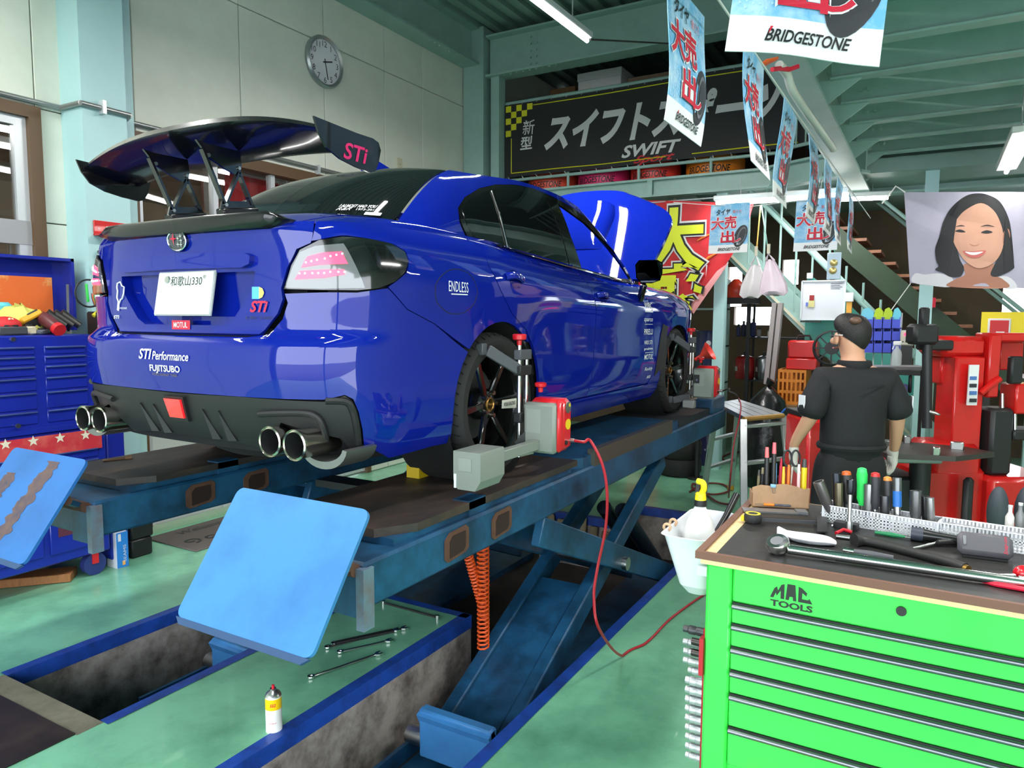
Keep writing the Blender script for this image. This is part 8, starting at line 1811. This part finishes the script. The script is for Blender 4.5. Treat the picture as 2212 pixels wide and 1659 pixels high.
MB().lathe([(.020, zc_+.022), (.018, zc_+.045), (.012, zc_+.05)], c_, (0, 0, 1), 14).build('neck', ylw, sp_); MB().tube(catmull([c_+Vector((.004, 0, zc_+.045)), c_+Vector((.012, -.004, zc_+.065)), c_+Vector((.008, -.006, zc_+.085)), c_+Vector((-.012, 0, zc_+.088))], 4), .011, 8).build('trigger_head', ylw, sp_); MB().bar(c_+Vector((-.010, 0, zc_+.08)), c_+Vector((-.014, 0, zc_+.03)), .006, .012).build('trigger', mblk, sp_)
hd = on(1600, 1085, .03); tag(MB().tube([(1.90, -.22, .90), (1.935, -.10, .99), (1.955, -.02, 1.06)], [.009, .011, .013], 10).build('brush_handle', mat('handle black', (.012, .012, .013), .3), None), 'black brush handle sticking out of the white bin', 'brush')
# ================================================================ wheel-alignment heads on the right wheels
sg = mat('sensor grey', srgb(128, 134, 126), .5); srd = mat('sensor red', srgb(205, 24, 36), .35, coat=.3); sdk = mat('clamp grey', srgb(74, 76, 82), .5)
def sensor(y, back, lab):
    t = thing('alignment_head', lab, 'alignment sensor', (1.02, y, LIFT), 'wheel alignment heads')
    PX = .985
    for dy, zt in ((0, .60), (.065, .565)): MB().cyl((PX, y+dy, LIFT+.10), (PX, y+dy, LIFT+zt), .010, n=14).build('post', chrome, t)
    MB().lathe([(.010, 0), (.012, .02), (.030, .026), (.032, .045), (.026, .05)], (PX, y, LIFT+.60), (0, 0, 1), 18).build('knob', srd, t); MB().lathe([(.010, 0), (.012, .02), (.026, .026), (.028, .04), (.02, .045)], (PX+.05, y+.11, LIFT+.385), (0, 0, 1), 18).build('knob', srd, t)
    for z in (.49, .28, .56): MB().b2((PX-.018, y-.02, LIFT+z-.025), (PX+.018, y+.085, LIFT+z+.02), .004).build('slider', mblk if z < .55 else sdk, t)
    for z, dz in ((.49, .09), (.13, -.02)):
        MB().bar((PX, y+.0, LIFT+z), (.90, y-.13, LIFT+z+dz), .022, .05, bev=.004).build('clamp_arm', sdk, t); MB().b2((.865, y-.17, LIFT+z+dz-.02), (.90, y-.13, LIFT+z+dz+.03), .004).build('clamp_claw', sdk, t)
    bx0, bx1, by0, by1, bz0, bz1 = 1.005, 1.175, y+.0, y+.15, LIFT+.125, LIFT+.36
    MB().b2((bx0, by0, bz0), (bx1-.012, by0+.05, bz1-.012), .012).build('front_cover', sg, t); MB().b2((bx0+.004, by0+.045, bz0+.004), (bx1+.004, by1, bz1+.004), .022).build('housing', srd, t); MB().b2((bx1-.02, by0+.02, bz0+.006), (bx1+.004, by0+.06, bz1), .012).build('housing_side', srd, t)
    MB().b2((bx0+.02, by0-.002, bz0+.09), (bx0+.09, by0+.002, bz1-.04)).build('cover_panel', mat('sensor grey light', srgb(138, 144, 136), .5), t)
    if back:
        MB().b2((bx0+.05, by0-.33, LIFT+.14), (bx0+.085, by0+.02, LIFT+.185), .004).build('toe_arm', sg, t)
        b = MB(); o = Vector((.975, by0-.50, LIFT+.055)); b.prism([(0, .035), (.02, 0), (.10, 0), (.125, .04), (.125, .14), (.12, .15), (.0, .15)], o, (1, 0, 0), (0, 0, 1), (0, .18, 0)); b.build('toe_box', sg, t, ang=30); MB().b2((.980, by0-.504, LIFT+.06), (.990, by0-.499, LIFT+.115)).build('light_strip', mat('strip white', (.8, .8, .8), .4), t); MB().b2((1.0, by0-.503, LIFT+.13), (1.06, by0-.499, LIFT+.18)).build('cover_panel', mat('sensor grey light', srgb(138, 144, 136), .5), t)
    else:
        MB().b2((bx0+.01, by0-.004, LIFT+.235), (bx0+.055, by0+.002, LIFT+.30)).build('lens_window', mblk, t); MB().cyl((bx0+.035, by0-.006, LIFT+.26), (bx0+.035, by0-.002, LIFT+.26), .009, n=10).build('lens', chrome, t); MB().b2((PX-.03, y-.08, LIFT+.05), (PX+.06, y-.02, LIFT+.11), .006).build('clip_block', mat('block grey', srgb(130, 130, 130), .5), t)
    fc = Vector((bx1+.0045, y+.10, 0))
    MB().cyl((fc.x-.002, fc.y, LIFT+.325), (fc.x+.002, fc.y, LIFT+.325), .026, n=20).build('keypad', mat('keypad grey', srgb(84, 86, 80), .5), t); MB().cyl((fc.x-.001, fc.y, LIFT+.25), (fc.x+.0025, fc.y, LIFT+.25), .024, n=20).build('sticker', mat('sticker yellow2', srgb(225, 195, 30), .5), t)
    MB().cyl((fc.x+.002, fc.y+.01, LIFT+.335), (fc.x+.0045, fc.y+.01, LIFT+.335), .008, n=10).build('button', mat('button yellow', srgb(200, 190, 40), .4), t); MB().cyl((fc.x-.01, fc.y-.02, LIFT+.17), (fc.x+.006, fc.y-.02, LIFT+.17), .010, n=12).build('socket_hole', mblk, t)
    MB().cyl((fc.x-.01, fc.y+.02, LIFT+.175), (fc.x+.025, fc.y+.02, LIFT+.175), .009, n=12).build('plug', steel, t)
    MB().bar((PX, y, LIFT+.15), (bx0+.02, by0+.02, LIFT+.2), .03, .05).build('carrier', mblk, t); MB().bar((PX+.0, y, LIFT+.105), (PX+.04, y+.06, LIFT+.115), .012, .012).build('lower_lever', steel, t)
    return Vector((fc.x+.025, fc.y+.02, LIFT+.175))
q1 = sensor(.02, True, 'red and grey alignment head clamped on the rear wheel'); q2 = sensor(2.66, False, 'red and grey alignment head clamped on the front wheel')
cbm = mat('cable red', srgb(200, 30, 48), .35)
cpts = [q1, q1+Vector((.05, -.01, .0)), AT(1275, 952, Y=.16), AT(1300, 1000, Y=.16), AT(1311, 1060, Y=.16), AT(1308, 1140, Y=.15), AT(1290, 1230, Y=.12), AT(1283, 1290, Y=.08), AT(1295, 1360, Y=.06), AT(1345, 1417, Z=.012), AT(1400, 1385, Z=.012), AT(1450, 1335, Z=.012), AT(1520, 1285, Z=.012), AT(1545, 1278, Z=.012)]
tag(MB().tube([Vector((q.x, q.y, max(q.z, .009))) for q in catmull(cpts, 8)], .0065, 8).build('sensor_cable', cbm, None), 'bright red cable hanging from the rear alignment head to the floor', 'cable')
tag(MB().tube(catmull([q2, q2+Vector((.05, 0, .02)), AT(1575, 845, Y=3.0), AT(1590, 852, Y=3.4), AT(1598, 868, Y=3.55)], 6), .006, 6).build('sensor_cable', mblk, None), 'short dark cable from the front alignment head to the ladder', 'cable')
# ================================================================ floor things
c_ = Vector((.265, -.77, 0)); sp2 = thing('spray_can', 'white and yellow aerosol can standing on the green floor island', 'spray can', c_)
MB().lathe([(0, .004), (.030, .004), (.033, .0), (.033, .145), (.031, .15)], c_, (0, 0, 1), 32).build('can_body', mat('can white', srgb(228, 226, 222), .3), sp2)
MB().lathe([(.0333, .100), (.0333, .146)], c_, (0, 0, 1), 32, cap=False).build('yellow_band', mat('can yellow', srgb(248, 200, 10), .35), sp2)
MB().lathe([(.0334, .004), (.0334, .102)], c_, (0, 0, 1), 8, cap=False, a0=PI*.80, a1=PI*1.12).build('red_panel', mat('can red', srgb(205, 24, 50), .35), sp2)
MB().lathe([(.031, .15), (.0335, .153), (.028, .164), (.017, .172), (.013, .176), (.013, .182), (0, .182)], c_, (0, 0, 1), 28, cap=False).build('dome', steel, sp2); MB().cyl(c_+Vector((0, 0, .18)), c_+Vector((0, 0, .196)), .006, n=12).build('nozzle', mat('nozzle red', srgb(205, 30, 50), .4), sp2)
cf = lambda z: (lambda x, y: c_+Vector((math.sin(x/.0336+.75)*.0336, -math.cos(x/.0336+.75)*.0336, z+y)))
letter('552', mat('can red', srgb(205, 24, 50), .35), sp2, cf(.122), w=.024, h=.014, bold=.03, shear=.2); letter('CRC', mat('can red', srgb(205, 24, 50), .35), sp2, cf(.045), w=.028, h=.004, bold=.02)
def wrench(pa, pb2, lab, r=.006, kind='combo', hgt=.008, m=steel):
    a = AT(*pa, Z=hgt); b_ = AT(*pb2, Z=hgt); d = (b_-a).normalized(); s_ = Vector((-d.y, d.x, 0)); t = thing('wrench', lab, 'wrench', a, 'wrenches on the floor')
    if kind == 'bar':
        MB().cyl(a, b_, r, n=10).build('bar', mblk, t); MB().cyl(a-Vector((0, 0, hgt-.001)), a+Vector((0, 0, .012)), .011, n=14).build('socket_end', chrome, t); MB().cyl(b_-Vector((0, 0, hgt-.001)), b_+Vector((0, 0, .014)), .012, n=14).build('socket_end', chrome, t)
    else:
        MB().bar(a, b_, r*2.4, r*1.2, bev=.002).build('shank', m, t); MB().lathe([(.009, -.006), (.017, -.006), (.018, 0), (.017, .006), (.009, .006), (.009, -.006)], a, (0, 0, 1), 20, cap=False).build('ring_end', chrome, t)
        MB().prism([(-.005, -.008), (.012, -.018), (.034, -.017), (.030, -.007), (.016, -.006), (.016, .006), (.030, .007), (.034, .017), (.012, .018), (-.005, .008)], b_-Vector((0, 0, .005)), d, s_, (0, 0, .010)).build('open_end', chrome, t, smooth=False)
wrench((672, 1462), (812, 1414), 'chrome combination wrench lying nearest the spray can'); wrench((735, 1408), (835, 1385), 'short wrench at the near side of the wrench heap'); wrench((722, 1390), (850, 1362), 'thick black wrench in the middle of the heap', .012, m=mblk); wrench((708, 1398), (868, 1358), 'long wrench at the far side of the wrench heap', .005, m=mblk); wrench((828, 1302), (945, 1334), 'thin black double-ended bar near the pit edge', .006, 'bar')
# bits on the runways
p = AT(245, 993, Z=LIFT+.01); tag(MB().bar(AT(222, 995, Z=LIFT+.006), AT(270, 990, Z=LIFT+.006), .012, .010, bev=.002).cyl(AT(270, 990, Z=LIFT+.006), AT(285, 988, Z=LIFT+.008), .014, n=10).build('rusty_ratchet', mat('ratchet rusty', srgb(110, 84, 60), .5, .5), None), 'small rusty ratchet lying on the left runway', 'ratchet')
p = AT(888, 1030, Z=LIFT); tag(MB().lathe([(.008, 0), (.017, 0), (.017, .016), (.008, .016), (.008, 0)], p, (0, 0, 1), 6, cap=False).build('loose_nut', chrome, None), 'loose chrome wheel nut on the right runway', 'nut')
jk = thing('axle_jack', 'small black jack between the runways behind the rear wheel', 'jack', (.30, .25, .75)); MB().cyl((.28, .25, LIFT-.16), (.28, .25, LIFT+.05), .03, n=14).build('ram', steel, jk); MB().b2((.20, .1, LIFT-.2), (.36, .4, LIFT-.14), .01).build('jack_body', mblk, jk); MB().b2((-.43, .18, LIFT-.24), (.45, .32, LIFT-.2)).build('cross_beam', mblk, jk); MB().b2((.33, .0, LIFT-.14), (.43, .12, LIFT-.05), .01).build('yellow_block', mat('jack yellow', srgb(215, 185, 20), .5), jk)
wcg = tag(MB().prism([(0, 0), (.10, 0), (.02, .07), (0, .055)], (.54, -.22, LIFT+.001), (0, 1, 0), (0, 0, 1), (.07, 0, 0)).build('wheel_chock', mat('chock yellow', srgb(200, 170, 20), .5), None), 'yellow wheel chock tucked behind the rear right tyre', 'wheel chock')
# render cost limits
SC.cycles.max_bounces = 6; SC.cycles.diffuse_bounces = 3; SC.cycles.glossy_bounces = 2; SC.cycles.transmission_bounces = 3; SC.cycles.transparent_max_bounces = 6
SC.cycles.caustics_reflective = False; SC.cycles.caustics_refractive = False
